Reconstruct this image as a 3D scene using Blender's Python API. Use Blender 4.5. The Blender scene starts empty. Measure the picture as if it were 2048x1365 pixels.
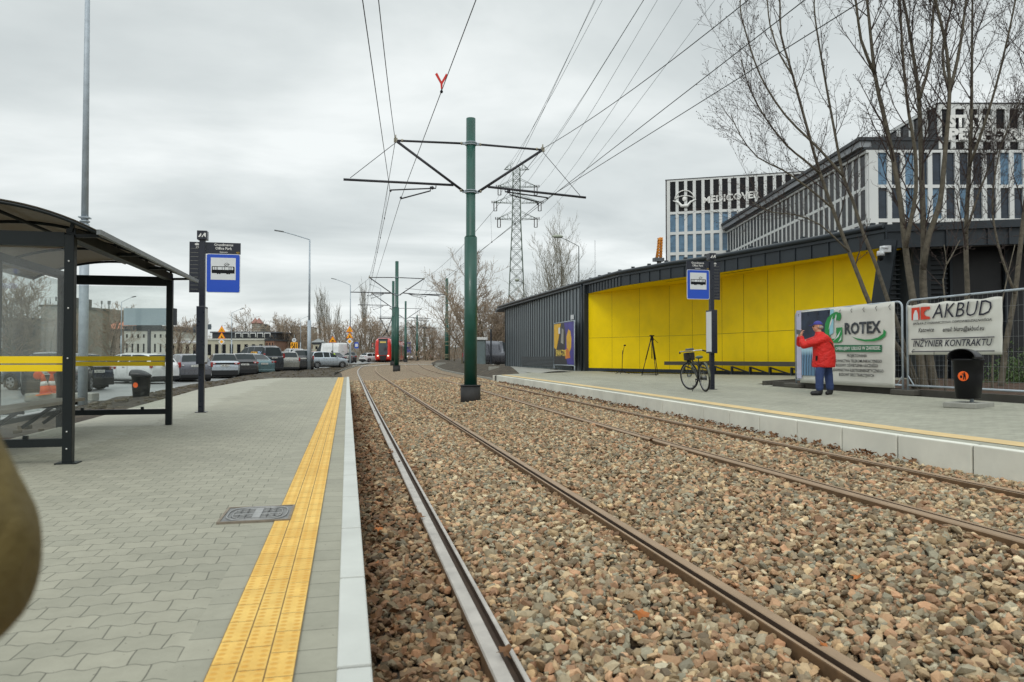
import bpy, bmesh, math, random
import numpy as np
from mathutils import Vector, Matrix, Euler
random.seed(7); rng=np.random.default_rng(7)
R=math.radians; PI=math.pi
SC=bpy.context.scene; COL=SC.collection
# ---------------------------------------------------------------- camera model (metres; +Y runs along the near track)
F=1470.; PITCH=math.atan(30.5/F); YAW=math.atan(329/F); CZ=1.34
cY,sY=math.cos(YAW),math.sin(YAW)
def ray(px,py):
    x=(px-1024)/F; z=-(py-682.5)/F
    y2=math.cos(PITCH)-z*math.sin(PITCH); z2=math.sin(PITCH)+z*math.cos(PITCH)
    return (x*cY+y2*sY, -x*sY+y2*cY, z2)
def sm(a,b,v):
    t=max(0.,min(1.,(v-a)/(b-a))); return t*t*(3-2*t)
def lerpt(T,v):
    if v<=T[0][0]: return T[0][1]
    for (a,b),(c,d) in zip(T,T[1:]):
        if v<=c: return b+(d-b)*(v-a)/(c-a)
    return T[-1][1]
def zlong(y): return .4*sm(45,95,y)
def zt(x,y): return .16*sm(2.3,4.2,x)+zlong(y)
def xe(y): return lerpt([(-5,6.33),(5.8,6.33),(7.3,6.24),(10.7,6.29),(15.1,6.48),(20.9,6.67),(35.0,6.95),(60,8.2)],y)
def zp(x,y): return .42+min(.27,.03*max(0,x-xe(y)))
def G(px,py,f):
    r=ray(px,py); t=3.
    for i in range(60):
        t2=(f(r[0]*t,r[1]*t)-CZ)/r[2]; t+=.5*(t2-t)
    return Vector((r[0]*t,r[1]*t,CZ+r[2]*t))
def GD(px,py,d):
    r=ray(px,py); t=d/(r[0]*sY+r[1]*cY); return Vector((r[0]*t,r[1]*t,CZ+r[2]*t))
def GY(px,py,y):
    r=ray(px,py); t=y/r[1]; return Vector((r[0]*t,y,CZ+r[2]*t))
def GZ(px,py,z):
    r=ray(px,py); t=(z-CZ)/r[2]; return Vector((r[0]*t,r[1]*t,z))
def cam2w(X,d,z=0): return Vector((X*cY+d*sY,-X*sY+d*cY,z))
def bx(y): return lerpt([(0,-4.25),(13,-4.25),(25.5,-4.68),(35,-4.25),(37.8,-3.2),(38.3,-.2)],y)
def gz(x,y):
    if x<-7.2: z=0
    elif x<-4.5: z=.2*sm(-7.2,-5,x)
    elif x<0: z=.2 if y<38 else .12
    elif x<6.4: z=zt(x,0)-.06
    elif x<10.5: z=.1+.42*sm(7.5,10.3,x)
    else: z=.52
    if y>50: 
        f=sm(50,70,y); z=z*(1-f)+f*(-.02+.12*sm(2,4.2,x))
    return z+zlong(y)
# ---------------------------------------------------------------- object helpers
def tag(o,label=None,cat=None,group=None,kind=None):
    if label: o['label']=label
    if cat: o['category']=cat
    if group: o['group']=group
    if kind: o['kind']=kind
    return o
def empty(name,loc=(0,0,0),rz=0,label=None,cat=None,group=None):
    o=bpy.data.objects.new(name,None); COL.objects.link(o); o.location=loc; o.rotation_euler=(0,0,rz)
    o.empty_display_size=.2
    return tag(o,label,cat,group)
class MB:
    def __init__(s): s.v=[]; s.f=[]; s.m=[]; s.sm=[]
    def add(s,vs,fs,mi=0,smooth=False):
        n=len(s.v); s.v+= [tuple(v) for v in vs]
        for f in fs: s.f.append([i+n for i in f]); s.m.append(mi); s.sm.append(smooth)
        return s
    def box(s,c,d,rot=None,mi=0):
        hx,hy,hz=d[0]/2,d[1]/2,d[2]/2; vs=[]
        for x,y,z in [(-1,-1,-1),(1,-1,-1),(1,1,-1),(-1,1,-1),(-1,-1,1),(1,-1,1),(1,1,1),(-1,1,1)]:
            v=Vector((x*hx,y*hy,z*hz))
            if rot is not None: v=(Matrix.Rotation(rot,3,'Z') if not isinstance(rot,Matrix) else rot)@v
            vs.append(v+Vector(c))
        return s.add(vs,[(0,3,2,1),(4,5,6,7),(0,1,5,4),(1,2,6,5),(2,3,7,6),(3,0,4,7)],mi)
    def b2(s,a,b,mi=0): # box by corners
        return s.box([(a[i]+b[i])/2 for i in range(3)],[abs(b[i]-a[i]) for i in range(3)],None,mi)
    def beam(s,a,b,w,h=None,mi=0,up=(0,0,1)):
        a=Vector(a);b=Vector(b); h=h or w; d=b-a; L=d.length
        if L<1e-6: return s
        d/=L; u=Vector(up)
        if abs(d.dot(u))>.99: u=Vector((0,1,0))
        x=d.cross(u).normalized(); u=x.cross(d)
        m=Matrix((x,d,u)).transposed()
        return s.box((a+b)/2,(w,L,h),m,mi)
    def tube(s,pts,rad,n=8,mi=0,cap=True,smooth=True):
        pts=[Vector(p) for p in pts]; k=len(pts)
        if not hasattr(rad,'__len__'): rad=[rad]*k
        vs=[];prev=None
        for i,p in enumerate(pts):
            t=(pts[min(i+1,k-1)]-pts[max(i-1,0)])
            t=t.normalized() if t.length>1e-9 else Vector((0,0,1))
            if prev is None:
                u=t.cross(Vector((0,0,1)) if abs(t.z)<.9 else Vector((1,0,0))).normalized()
            else:
                u=(prev-t*prev.dot(t)); u=u.normalized() if u.length>1e-6 else t.orthogonal().normalized()
            prev=u; w=t.cross(u)
            for j in range(n):
                a=2*PI*j/n; vs.append(p+(u*math.cos(a)+w*math.sin(a))*rad[i])
        fs=[]
        for i in range(k-1):
            for j in range(n):
                fs.append((i*n+j,i*n+(j+1)%n,(i+1)*n+(j+1)%n,(i+1)*n+j))
        s.add(vs,fs,mi,smooth)
        if cap and n>2:
            nn=len(s.v)-len(vs)
            s.f.append([nn+j for j in range(n)][::-1]); s.m.append(mi); s.sm.append(False)
            s.f.append([nn+(k-1)*n+j for j in range(n)]); s.m.append(mi); s.sm.append(False)
        return s
    def ball(s,c,r,mi=0,n=10,m=6):
        c=Vector(c); r=Vector(r) if hasattr(r,'__len__') else Vector((r,r,r)); vs=[]
        for i in range(m+1):
            th=PI*i/m
            for j in range(n):
                a=2*PI*j/n; vs.append(c+Vector((r.x*math.sin(th)*math.cos(a),r.y*math.sin(th)*math.sin(a),r.z*math.cos(th))))
        fs=[(i*n+j,(i+1)*n+j,(i+1)*n+(j+1)%n,i*n+(j+1)%n) for i in range(m) for j in range(n)]
        return s.add(vs,fs,mi,True)
    def prism(s,poly,a,b,mi=0,ax='z'): # poly in plane, extruded from a to b along axis
        def P(u,v,w):
            return {'z':(u,v,w),'y':(u,w,v),'x':(w,u,v)}[ax]
        n=len(poly); vs=[P(u,v,a) for u,v in poly]+[P(u,v,b) for u,v in poly]
        fs=[tuple(range(n))[::-1],tuple(range(n,2*n))]+[(i,(i+1)%n,n+(i+1)%n,n+i) for i in range(n)]
        return s.add(vs,fs,mi)
    def build(s,name,mats,parent=None,loc=None,bevel=0,fix=True):
        me=bpy.data.meshes.new(name); me.from_pydata(s.v,[],s.f)
        ms=mats if isinstance(mats,(list,tuple)) else [mats]
        for m in ms: me.materials.append(m)
        if len(me.polygons)==len(s.f):
            if len(ms)>1: me.polygons.foreach_set('material_index',s.m)
            me.polygons.foreach_set('use_smooth',s.sm)
        if fix:
            bm=bmesh.new(); bm.from_mesh(me); bmesh.ops.recalc_face_normals(bm,faces=bm.faces); bm.to_mesh(me); bm.free()
        o=bpy.data.objects.new(name,me); COL.objects.link(o)
        if parent: o.parent=parent
        if loc is not None: o.location=loc
        if bevel:
            md=o.modifiers.new('b','BEVEL'); md.width=bevel; md.segments=2; md.limit_method='ANGLE'
        return o
def children(o): return [c for c in bpy.data.objects if c.parent==o]
def copy_tree(o,parent=None):
    c=o.copy(); COL.objects.link(c); c.parent=parent
    for ch in children(o): copy_tree(ch,c)
    return c
# ---------------------------------------------------------------- materials
def s2l(c):
    f=lambda v: v/12.92 if v<=.04045 else ((v+.055)/1.055)**2.4
    return tuple(f(x/255.) for x in c)
class NT:
    def __init__(s,name):
        s.m=bpy.data.materials.new(name); s.m.use_nodes=True; s.n=s.m.node_tree.nodes; s.l=s.m.node_tree.links
        s.b=s.n['Principled BSDF']; s.out=s.n['Material Output']
    def node(s,t,**k):
        n=s.n.new(t)
        for a,v in k.items():
            if a.startswith('i_'): 
                key=a[2:].replace('_',' '); s.put(n.inputs[key],v)
            else: setattr(n,a,v)
        return n
    def put(s,inp,v):
        if isinstance(v,bpy.types.NodeSocket): s.l.new(v,inp)
        else: inp.default_value=v
    def math(s,op,a,b=None,c=None,clamp=False):
        n=s.n.new('ShaderNodeMath'); n.operation=op; n.use_clamp=clamp; s.put(n.inputs[0],a)
        if b is not None: s.put(n.inputs[1],b)
        if c is not None: s.put(n.inputs[2],c)
        return n.outputs[0]
    def mix(s,f,a,b,mode='MIX'):
        n=s.n.new('ShaderNodeMix'); n.data_type='RGBA'; n.blend_type=mode; s.put(n.inputs[0],f)
        for i,v in ((6,a),(7,b)):
            s.put(n.inputs[i],(tuple(v)+(1,))[:4] if isinstance(v,tuple) else v)
        return n.outputs[2]
    def coord(s,k='Object'):
        return s.n.new('ShaderNodeTexCoord').outputs[k]
    def pos(s): return s.n.new('ShaderNodeNewGeometry').outputs['Position']
    def noise(s,scale,detail=4,vec=None,rough=.6,o='Fac'):
        n=s.node('ShaderNodeTexNoise'); n.inputs['Scale'].default_value=scale; n.inputs['Detail'].default_value=detail; n.inputs['Roughness'].default_value=rough
        if vec is not None: s.l.new(vec,n.inputs['Vector'])
        return n.outputs[o]
    def ramp(s,f,stops):
        n=s.n.new('ShaderNodeValToRGB'); s.l.new(f,n.inputs[0]); e=n.color_ramp.elements
        while len(e)<len(stops): e.new(.5)
        for i,(p,c) in enumerate(stops):
            e[i].position=p; e[i].color=(tuple(c)+(1,))[:4] if hasattr(c,'__len__') else (c,c,c,1)
        return n.outputs[0]
    def bump(s,h,strength=.3,dist=.01):
        n=s.n.new('ShaderNodeBump'); n.inputs['Strength'].default_value=strength; n.inputs['Distance'].default_value=dist
        s.put(n.inputs['Height'],h); s.l.new(n.outputs[0],s.b.inputs['Normal']); return n
    def set(s,**k):
        for a,v in k.items(): s.put(s.b.inputs[a.replace('_',' ')],(tuple(v)+(1,))[:4] if isinstance(v,tuple) else v)
        return s
_M={}
def M(name,rgb,rough=.6,metal=0,var=.12,scale=3,bump=0,bscale=60,dirt=0,coat=0,lin=False,bd=.004):
    if name in _M: return _M[name]
    t=NT(name); c=rgb if lin else s2l(rgb); vec=t.coord()
    f=t.noise(scale,5,vec)
    lo=tuple(x*(1-var) for x in c); hi=tuple(min(1,x*(1+var)) for x in c)
    col=t.ramp(f,[(.3,lo),(.7,hi)])
    if dirt:
        g=t.noise(scale*.35,6,vec,.7); g=t.ramp(g,[(.45,0.),(.75,1.)])
        col=t.mix(t.math('MULTIPLY',g,dirt),col,s2l((70,62,50)))
    t.set(Base_Color=col,Metallic=metal); 
    rr=t.noise(scale*4,3,vec); t.set(Roughness=t.math('MULTIPLY_ADD',rr,.2,rough-.1,clamp=True))
    if coat: t.set(Coat_Weight=coat,Coat_Roughness=.05)
    if bump: t.bump(t.noise(bscale,4,vec),bump,bd)
    _M[name]=t.m; return t.m
def emis(name,rgb,s=1):
    t=NT(name); t.set(Base_Color=s2l(rgb),Emission_Color=s2l(rgb),Emission_Strength=s); return t.m
green=M('pole_green',(20,76,64),.42,0,.2,2.2,.12,6,dirt=.14,coat=.15)
galv=M('galvanised',(164,174,182),.5,.12,.15,6,.05,40)
galvd=M('galvanised_dull',(128,132,132),.55,.3,.18,5)
steel=M('dark_steel',(62,62,66),.5,.3,.15,8)
steel2=M('fitting_steel',(150,145,130),.5,.4,.2,20)
anth=M('anthracite_paint',(30,33,38),.38,0,.12,3)
anthf=M('sign_panel_black',(30,34,46),.3,0,.05,3)
black=M('black_plastic',(22,22,24),.45,0,.15,10,.05,80)
rubber=M('rubber',(16,16,17),.75,0,.2,12)
wire_m=M('copper_wire_dark',(35,38,38),.6,.2,.1,10)
wire_hv=M('aluminium_wire',(85,100,100),.6,.1,.1,10)
conc=M('concrete',(150,150,142),.85,0,.14,4,.25,90,dirt=.2)
concd=M('concrete_dark',(78,76,70),.9,0,.2,4,.3,60,dirt=.3)
white=M('white_paint',(225,226,222),.5,0,.05,3)
ylw=M('yellow_panel',(244,210,0),.55,0,.09,.8,.06,2.5,dirt=.10,bd=.03)
ylws=M('yellow_stripe',(240,205,0),.4,0,.02,3)
blue=M('sign_blue',(28,78,190),.35,0,.04,2)
signw=M('sign_white',(215,218,220),.4,0,.03,3)
ink=M('sign_ink_black',(20,22,26),.5,0,.05,5)
inkw=M('sign_ink_white',(228,228,224),.5,0,.02,5)
inky=M('sign_ink_yellow',(235,190,40),.5,0,.02,5)
glassd=M('dark_window_glass',(26,30,34),.06,0,.3,.6,coat=1)
barkm=M('bark',(92,86,74),.9,0,.38,9,.9,26,bd=.02)
twigm=M('twig',(62,50,46),.85,0,.25,4)
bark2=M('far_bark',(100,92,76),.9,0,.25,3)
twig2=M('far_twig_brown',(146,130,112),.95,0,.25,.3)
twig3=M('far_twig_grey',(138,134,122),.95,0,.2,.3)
for m_ in (ylw,anth,steel,black,ink): m_.node_tree.nodes['Principled BSDF'].inputs['Specular IOR Level'].default_value=.2
# ---------------------------------------------------------------- lettering as thin meshes
def text(s,parent,name,o,xd,up,h=None,w=None,mat=ink,shear=0,ext=.002,align='CENTER',off=0,spacing=1,label=None):
    cu=bpy.data.curves.new('t','FONT'); cu.body=s; cu.size=1; cu.align_x='LEFT'; cu.shear=shear; cu.resolution_u=2; cu.offset=off; cu.space_character=spacing
    ob=bpy.data.objects.new('t',cu); me=bpy.data.meshes.new_from_object(ob); bpy.data.objects.remove(ob)
    n=len(me.vertices); co=np.empty(n*3); me.vertices.foreach_get('co',co); co=co.reshape(-1,3)
    mn=co.min(0);mx=co.max(0); ww=mx[0]-mn[0]; capv=.71
    ky=(h/capv) if h else w/ww; kx=(w/ww) if w else ky
    co[:,0]=(co[:,0]-mn[0])*kx; W=ww*kx
    if align=='CENTER': co[:,0]-=W/2
    elif align=='RIGHT': co[:,0]-=W
    co[:,1]*=ky; xd=Vector(xd).normalized(); up=Vector(up).normalized(); nn=xd.cross(up)
    B=np.array([xd,up,nn]); co2=co@B+np.array(Vector(o)+nn*ext)
    me.vertices.foreach_set('co',co2.ravel()); me.materials.clear(); me.materials.append(mat); me.name=name; me.update()
    t=bpy.data.objects.new(name,me); COL.objects.link(t)
    if parent: t.parent=parent
    if label: t['label']=label
    return t
def flat(poly,o,xd,up,th=.003,off=0): # polygon prism in a plane, returned as verts for MB
    xd=Vector(xd).normalized(); up=Vector(up).normalized(); nn=xd.cross(up); o=Vector(o)
    m=MB(); n=len(poly)
    vs=[o+xd*u+up*v+nn*off for u,v in poly]+[o+xd*u+up*v+nn*(off+th) for u,v in poly]
    m.add(vs,[tuple(range(n))[::-1],tuple(range(n,2*n))]+[(i,(i+1)%n,n+(i+1)%n,n+i) for i in range(n)]); return m
def merge(ms):
    r=MB()
    for m in ms:
        n=len(r.v); r.v+=m.v; r.f+=[[i+n for i in f] for f in m.f]; r.m+=m.m; r.sm+=m.sm
    return r
def remesh_body(mb,name,mat,parent,vox=.014,smooth=4,loc=None):
    o=mb.build(name,mat,None,fix=False)
    md=o.modifiers.new('r','REMESH'); md.mode='VOXEL'; md.voxel_size=vox; md.use_smooth_shade=True
    m2=o.modifiers.new('s','SMOOTH'); m2.factor=.6; m2.iterations=smooth
    dg=bpy.context.evaluated_depsgraph_get(); ev=o.evaluated_get(dg)
    me=bpy.data.meshes.new_from_object(ev,depsgraph=dg); me.name=name
    o.modifiers.clear(); o.data=me; o.parent=parent
    if loc is not None: o.location=loc
    return o
# ================================================================ WORLD, SUN, CAMERA
w=bpy.data.worlds.new('World'); SC.world=w; w.use_nodes=True
n=w.node_tree.nodes; l=w.node_tree.links; bg=n['Background']
sky=n.new('ShaderNodeTexSky'); sky.sky_type='NISHITA'; sky.sun_disc=False; sky.sun_elevation=R(38); sky.sun_rotation=R(200)
tc=n.new('ShaderNodeTexCoord'); sep=n.new('ShaderNodeSeparateXYZ'); l.new(tc.outputs['Generated'],sep.inputs[0])
zz=n.new('ShaderNodeMath'); zz.operation='ADD'; l.new(sep.outputs['Z'],zz.inputs[0]); zz.inputs[1].default_value=.16
dv=n.new('ShaderNodeVectorMath'); dv.operation='DIVIDE'; l.new(tc.outputs['Generated'],dv.inputs[0])
cb=n.new('ShaderNodeCombineXYZ'); l.new(zz.outputs[0],cb.inputs[0]); l.new(zz.outputs[0],cb.inputs[1]); cb.inputs[2].default_value=1; l.new(cb.outputs[0],dv.inputs[1])
mp=n.new('ShaderNodeMapping'); l.new(dv.outputs[0],mp.inputs[0]); mp.inputs['Scale'].default_value=(.75,1.1,.3); mp.inputs['Location'].default_value=(3.1,1.7,0)
ns=n.new('ShaderNodeTexNoise'); ns.inputs['Scale'].default_value=1.1; ns.inputs['Detail'].default_value=6; ns.inputs['Roughness'].default_value=.52; ns.inputs['Distortion'].default_value=.35; l.new(mp.outputs[0],ns.inputs[0])
rp=n.new('ShaderNodeValToRGB'); l.new(ns.outputs['Fac'],rp.inputs[0]); e=rp.color_ramp.elements
e[0].position=.30; e[0].color=(6.9,7.5,7.55,1); e[1].position=.66; e[1].color=(11.6,12.1,12.0,1)
e2=e.new(.5); e2.color=(9.2,9.8,9.75,1)
mx=n.new('ShaderNodeMix'); mx.data_type='RGBA'; mx.inputs[0].default_value=.93; l.new(sky.outputs[0],mx.inputs[6]); l.new(rp.outputs[0],mx.inputs[7])
zf=n.new('ShaderNodeMapRange'); l.new(sep.outputs['Z'],zf.inputs[0]); zf.inputs[1].default_value=.40; zf.inputs[2].default_value=.95; zf.inputs[3].default_value=1; zf.inputs[4].default_value=2.1; zf.interpolation_type='SMOOTHSTEP'
vm=n.new('ShaderNodeVectorMath'); vm.operation='SCALE'; l.new(mx.outputs[2],vm.inputs[0]); l.new(zf.outputs[0],vm.inputs['Scale']); l.new(vm.outputs[0],bg.inputs[0]); bg.inputs[1].default_value=.083
sd=bpy.data.lights.new('sun','SUN'); sd.energy=.9; sd.angle=R(16); sd.color=(1,.97,.92)
so=bpy.data.objects.new('sun',sd); COL.objects.link(so); so.rotation_euler=(R(48),0,R(-25)); so.location=(0,0,60)
cd=bpy.data.cameras.new('camera'); cam=bpy.data.objects.new('camera',cd); COL.objects.link(cam); SC.camera=cam
cd.sensor_width=36; cd.lens=F/2048*36; cd.clip_start=.05; cd.clip_end=6000
cam.location=(0,0,CZ); cam.rotation_euler=(PI/2+PITCH,0,-YAW)
cd.dof.use_dof=True; cd.dof.focus_distance=14; cd.dof.aperture_fstop=4.5
SC.view_settings.view_transform='Standard'; SC.view_settings.look='None'; SC.view_settings.exposure=0; SC.view_settings.gamma=1
SC.cycles.max_bounces=6; SC.cycles.transparent_max_bounces=12; SC.cycles.caustics_reflective=False; SC.cycles.caustics_refractive=False
# ================================================================ GROUND SURFACES
def soil_mat(name,a,b,c,scale=2.5,bs=.6,rough=.95):
    t=NT(name); v=t.pos(); f=t.noise(scale,8,v,.7); g=t.noise(scale*9,5,v,.7)
    col=t.ramp(f,[(.3,s2l(a)),(.5,s2l(b)),(.75,s2l(c))]); col=t.mix(.35,col,t.ramp(g,[(.3,(.2,.2,.2)),(.7,(1,1,1))]),'MULTIPLY')
    t.set(Base_Color=col,Roughness=rough); t.bump(g,bs,.05); return t.m
soil=soil_mat('dark_soil',(50,44,36),(72,64,52),(108,98,80))
soilb=soil_mat('bark_mulch',(56,40,30),(80,60,46),(112,90,70),6)
grass=soil_mat('rough_grass',(70,78,40),(104,112,58),(132,130,84),1.2)
bedm=soil_mat('ballast_bed',(70,62,52),(88,78,66),(110,98,84),9)
def asph():
    t=NT('asphalt'); v=t.pos(); f=t.noise(.35,6,v); g=t.noise(60,4,v)
    col=t.ramp(f,[(.3,s2l((120,122,120))),(.7,s2l((160,162,160)))]); col=t.mix(.3,col,t.ramp(g,[(.3,(.5,.5,.5)),(.7,(1,1,1))]),'MULTIPLY')
    t.set(Base_Color=col,Roughness=t.math('MULTIPLY_ADD',f,.4,.35)); t.bump(g,.3,.01); return t.m
asphalt=asph()
def fargravel():
    t=NT('far_ballast'); v=t.pos(); 
    vo=t.node('ShaderNodeTexVoronoi'); vo.inputs['Scale'].default_value=17; t.l.new(v,vo.inputs['Vector'])
    hs=t.n.new('ShaderNodeSeparateColor'); t.l.new(vo.outputs['Color'],hs.inputs[0])
    col=t.ramp(hs.outputs[0],[(0,s2l((100,86,68))),(.3,s2l((146,124,98))),(.55,s2l((162,136,108))),(.75,s2l((140,134,116))),(1,s2l((184,164,134)))])
    dk=t.ramp(vo.outputs['Distance'],[(.3,(1,1,1)),(.75,(.35,.33,.3))]); col=t.mix(.8,col,dk,'MULTIPLY')
    t.set(Base_Color=col,Roughness=.9); t.bump(t.math('MULTIPLY',vo.outputs['Distance'],-1.),.8,.03); return t.m
farbal=fargravel()
def sheet(name,xl,xr,ys,nx,zf,mat,kind='structure',jit=0,label=None,cat=None):
    vs=[];fs=[]
    for y in ys:
        a,b=xl(y),xr(y)
        for i in range(nx+1):
            x=a+(b-a)*i/nx; z=zf(x,y)
            if jit and 0<i<nx: z+=random.uniform(-jit,jit)
            vs.append((x,y,z))
    for j in range(len(ys)-1):
        for i in range(nx): k=j*(nx+1)+i; fs.append((k,k+1,k+nx+2,k+nx+1))
    o=MB().add(vs,fs,0,True).build(name,mat,fix=False); tag(o,label,cat,kind=kind); return o
def fr(a,b,s):
    n=max(1,int(round((b-a)/s))); return [a+(b-a)*i/n for i in range(n+1)]
YS=fr(-60,0,10)+fr(0,60,1.5)[1:]+fr(60,120,3)[1:]+fr(120,400,28)[1:]+[600,1000,2500]
XS=[-2500,-900,-400,-200,-100,-60,-40,-30,-20,-14,-10]+fr(-8,16,.5)+[20,25,30,40,60,100,200,400,900,2500]
vs=[];fs=[]
for y in YS:
    for x in XS: vs.append((x,y,gz(x,y)-.1))
nx=len(XS)
for j in range(len(YS)-1):
    for i in range(nx-1): k=j*nx+i; fs.append((k,k+1,k+nx+1,k+nx))
tag(MB().add(vs,fs,0,True).build('ground',soil,fix=False),kind='structure')
# road / parking asphalt left and beyond
sheet('parking_road',lambda y:-90 if y<72 else -60,lambda y:lerpt([(0,-6.6),(36,-6.9),(46,-6.2),(56,-4.9),(66,-3.3),(74,-1.4),(84,.0),(100,2.6),(125,5.5),(200,16.),(330,32)],y),fr(-5,120,3)+fr(120,330,15)[1:],12,lambda x,y:zlong(y)-.004,asphalt)
# soil berm left of the platform and beyond its end
sheet('soil_verge',lambda y:lerpt([(0,-6.9),(36,-7.1),(46,-6.4),(56,-5.1),(66,-3.6),(74,-1.9),(84,-.6),(92,.4)],y),
      lambda y:bx(y)+.03 if y<37.6 else (.05 if y<38.2 else lerpt([(38,.02),(44,-.7),(52,-.9),(62,-.5),(70,0),(78,.8),(92,2.5)],y)),
      fr(-3,37.5,.35)+fr(37.6,92,.5),10,lambda x,y:gz(x,y)+.02+.05*math.sin(x*3.1+y*1.3)*math.sin(y*.9-x),soil,jit=.035)
sheet('grass_verge',lambda y:-60,lambda y:-24,fr(20,90,5),8,lambda x,y:.03+zlong(y),grass)
# ballast bed
BL=lambda y:lerpt([(0,.06),(38.2,.06),(39,-.15),(44,-.8),(50,-1.0),(58,-.8),(66,-.3),(74,.5),(84,1.2),(100,3.4),(122,6),(160,12),(330,34)],y)
BR=lambda y:lerpt([(0,6.35),(35,7.0),(38,7.2),(50,7.3),(58,7.35),(67,7.9),(76,8.6),(88,9.8),(100,11.3),(122,14.5),(160,20),(330,42)],y)
sheet('ballast_bed',BL,BR,fr(-3,39,1.2),14,lambda x,y:zt(x,y)-.085,M('ballast_shaded_bed',(58,48,38),.95,0,.3,6,.5,40))  # dark brown colour stands in for the shade deep between the stones
sheet('ballast_bed',BL,BR,fr(39,110,1.2)+fr(110,330,12)[1:],14,lambda x,y:zt(x,y)-(.035+.055*(1-sm(36,41,y))),farbal)
# thin kerb left of ballast beyond the platform, soil mound right
m=MB()
for y in fr(38.4,84,1.0)[:-1]: m.beam((BL(y)-.03,y,zt(BL(y),y)-.03),(BL(y+.97)-.03,y+.97,zt(BL(y+.97),y+.97)-.03),.07,.16)
tag(m.build('track_kerb',conc),kind='structure')
m=MB()
for y in fr(36.5,72,1.0)[:-1]: m.beam((BR(y)+.05,y,zt(BR(y),y)-.02),(BR(y+.97)+.05,y+.97,zt(BR(y+.97),y+.97)-.02),.07,.18)
tag(m.build('track_kerb',conc),kind='structure')
sheet('soil_mound',lambda y:BR(y)+.08,lambda y:lerpt([(35.6,8.6),(46,9.6),(70,12.2)],y),fr(35.6,92,.8),8,
      lambda x,y:gz(x,y)+.05+.38*max(0,math.sin(PI*min(1,max(0,(x-BR(y))/3.0))))*sm(35,42,y),soil,jit=.05)
sheet('far_pavement',lambda y:lerpt([(35.6,8.58),(46,9.58),(92,14)],y),lambda y:lerpt([(33,11),(60,12.2),(92,18)],y),fr(35.6,92,2),6,lambda x,y:gz(x,y)+.07,conc)
# crossing strips
for yc,wd in ((79.5,1.3),(97.,1.4)):
    sheet('crossing_strip',lambda y:BL(y)-.4,lambda y:BR(y)+.3,[yc,yc+wd],10,lambda x,y:zt(x,y)+.004,M('pale_concrete',(196,196,190),.8,0,.06,2))
# ================================================================ PLATFORM (left)
def pavers():
    t=NT('grey_block_paving'); v=t.pos(); s=t.n.new('ShaderNodeSeparateXYZ'); t.l.new(v,s.inputs[0])
    x,y=s.outputs[0],s.outputs[1]
    wx=t.math('ADD',x,t.math('MULTIPLY',t.math('SINE',t.math('MULTIPLY',y,2*PI/.35)),.004))
    wy=t.math('ADD',y,t.math('MULTIPLY',t.math('SINE',t.math('MULTIPLY',x,2*PI/.1)),.0095))
    c=t.n.new('ShaderNodeCombineXYZ'); t.l.new(wx,c.inputs[0]); t.l.new(wy,c.inputs[1])
    def brick(sz,vec,bw=.2,rh=.165,off=.5):
        b=t.n.new('ShaderNodeTexBrick'); b.offset=off; t.l.new(vec,b.inputs['Vector']); b.inputs['Scale'].default_value=1
        b.inputs['Brick Width'].default_value=bw; b.inputs['Row Height'].default_value=rh; b.inputs['Mortar Size'].default_value=sz; b.inputs['Mortar Smooth'].default_value=.35; b.inputs['Bias'].default_value=0
        b.inputs['Color1'].default_value=(*s2l((152,150,134)),1); b.inputs['Color2'].default_value=(*s2l((164,161,144)),1); b.inputs['Mortar'].default_value=(*s2l((104,103,90)),1); return b
    b=brick(.0032,c.outputs[0],.165,.14); b2=brick(.003,v,.6,.2,.3)
    edge=t.math('GREATER_THAN',x,-.58)
    col=t.mix(edge,b.outputs['Color'],b2.outputs['Color']); fac=t.math('ADD',t.math('MULTIPLY',b.outputs['Fac'],t.math('SUBTRACT',1.,edge)),t.math('MULTIPLY',b2.outputs['Fac'],edge))
    big=t.noise(.55,5,v,.6); col=t.mix(.55,col,t.ramp(big,[(.3,(.74,.74,.72)),(.6,(1,1,1))]),'MULTIPLY')
    mid=t.noise(9,5,v,.7); col=t.mix(.4,col,t.ramp(mid,[(.3,(.7,.7,.68)),(.65,(1,1,1))]),'MULTIPLY')
    # pale sandy area behind the shelter
    sand=t.math('MULTIPLY',t.math('LESS_THAN',t.math('ADD',x,t.math('MULTIPLY',t.noise(1.7,7,v,.7),2.2)),-1.9),t.math('GREATER_THAN',t.math('ADD',y,t.math('MULTIPLY',mid,1.2)),9.6))
    col=t.mix(t.math('MULTIPLY',sand,.22),col,s2l((196,194,180)))
    spots=t.noise(38,2,v,.5); sp=t.math('GREATER_THAN',spots,.735); col=t.mix(t.math('MULTIPLY',sp,.6),col,s2l((70,62,50)))
    fine=t.noise(260,3,v,.7); col=t.mix(.22,col,t.ramp(fine,[(.3,(.5,.5,.5)),(.7,(1,1,1))]),'MULTIPLY')
    t.set(Base_Color=col,Roughness=t.math('MULTIPLY_ADD',big,.3,.6)); t.bump(t.math('SUBTRACT',t.math('MULTIPLY',fine,.12),fac),.55,.006); return t.m
pv=pavers()
sheet('platform_paving',bx,lambda y:-.028 if y<38 else -.1,fr(-3,37.6,1)+[37.9,38.3],10,lambda x,y:.27+.004*math.sin(x*2.3)*math.sin(y*.8),pv)
m=MB(); 
m.box((-2,38.35,.13),(4.1,.08,.28)); tag(m.build('platform_end_edging',conc),kind='structure')
kerbm=M('pale_kerb_concrete',(188,190,184),.75,0,.07,3,.15,120,dirt=.1)
m=MB(); y=-2.6
while y<38.2:
    m.box((.028,y+.517,.07),(.118,1.018,.42)); y+=1.04
o=m.build('platform_kerb',kerbm,bevel=.008); tag(o,kind='structure')
tag(MB().box((.02,17.8,.05),(.10,40.8,.37)).build('kerb_joint_mortar',concd),kind='structure')
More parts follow.
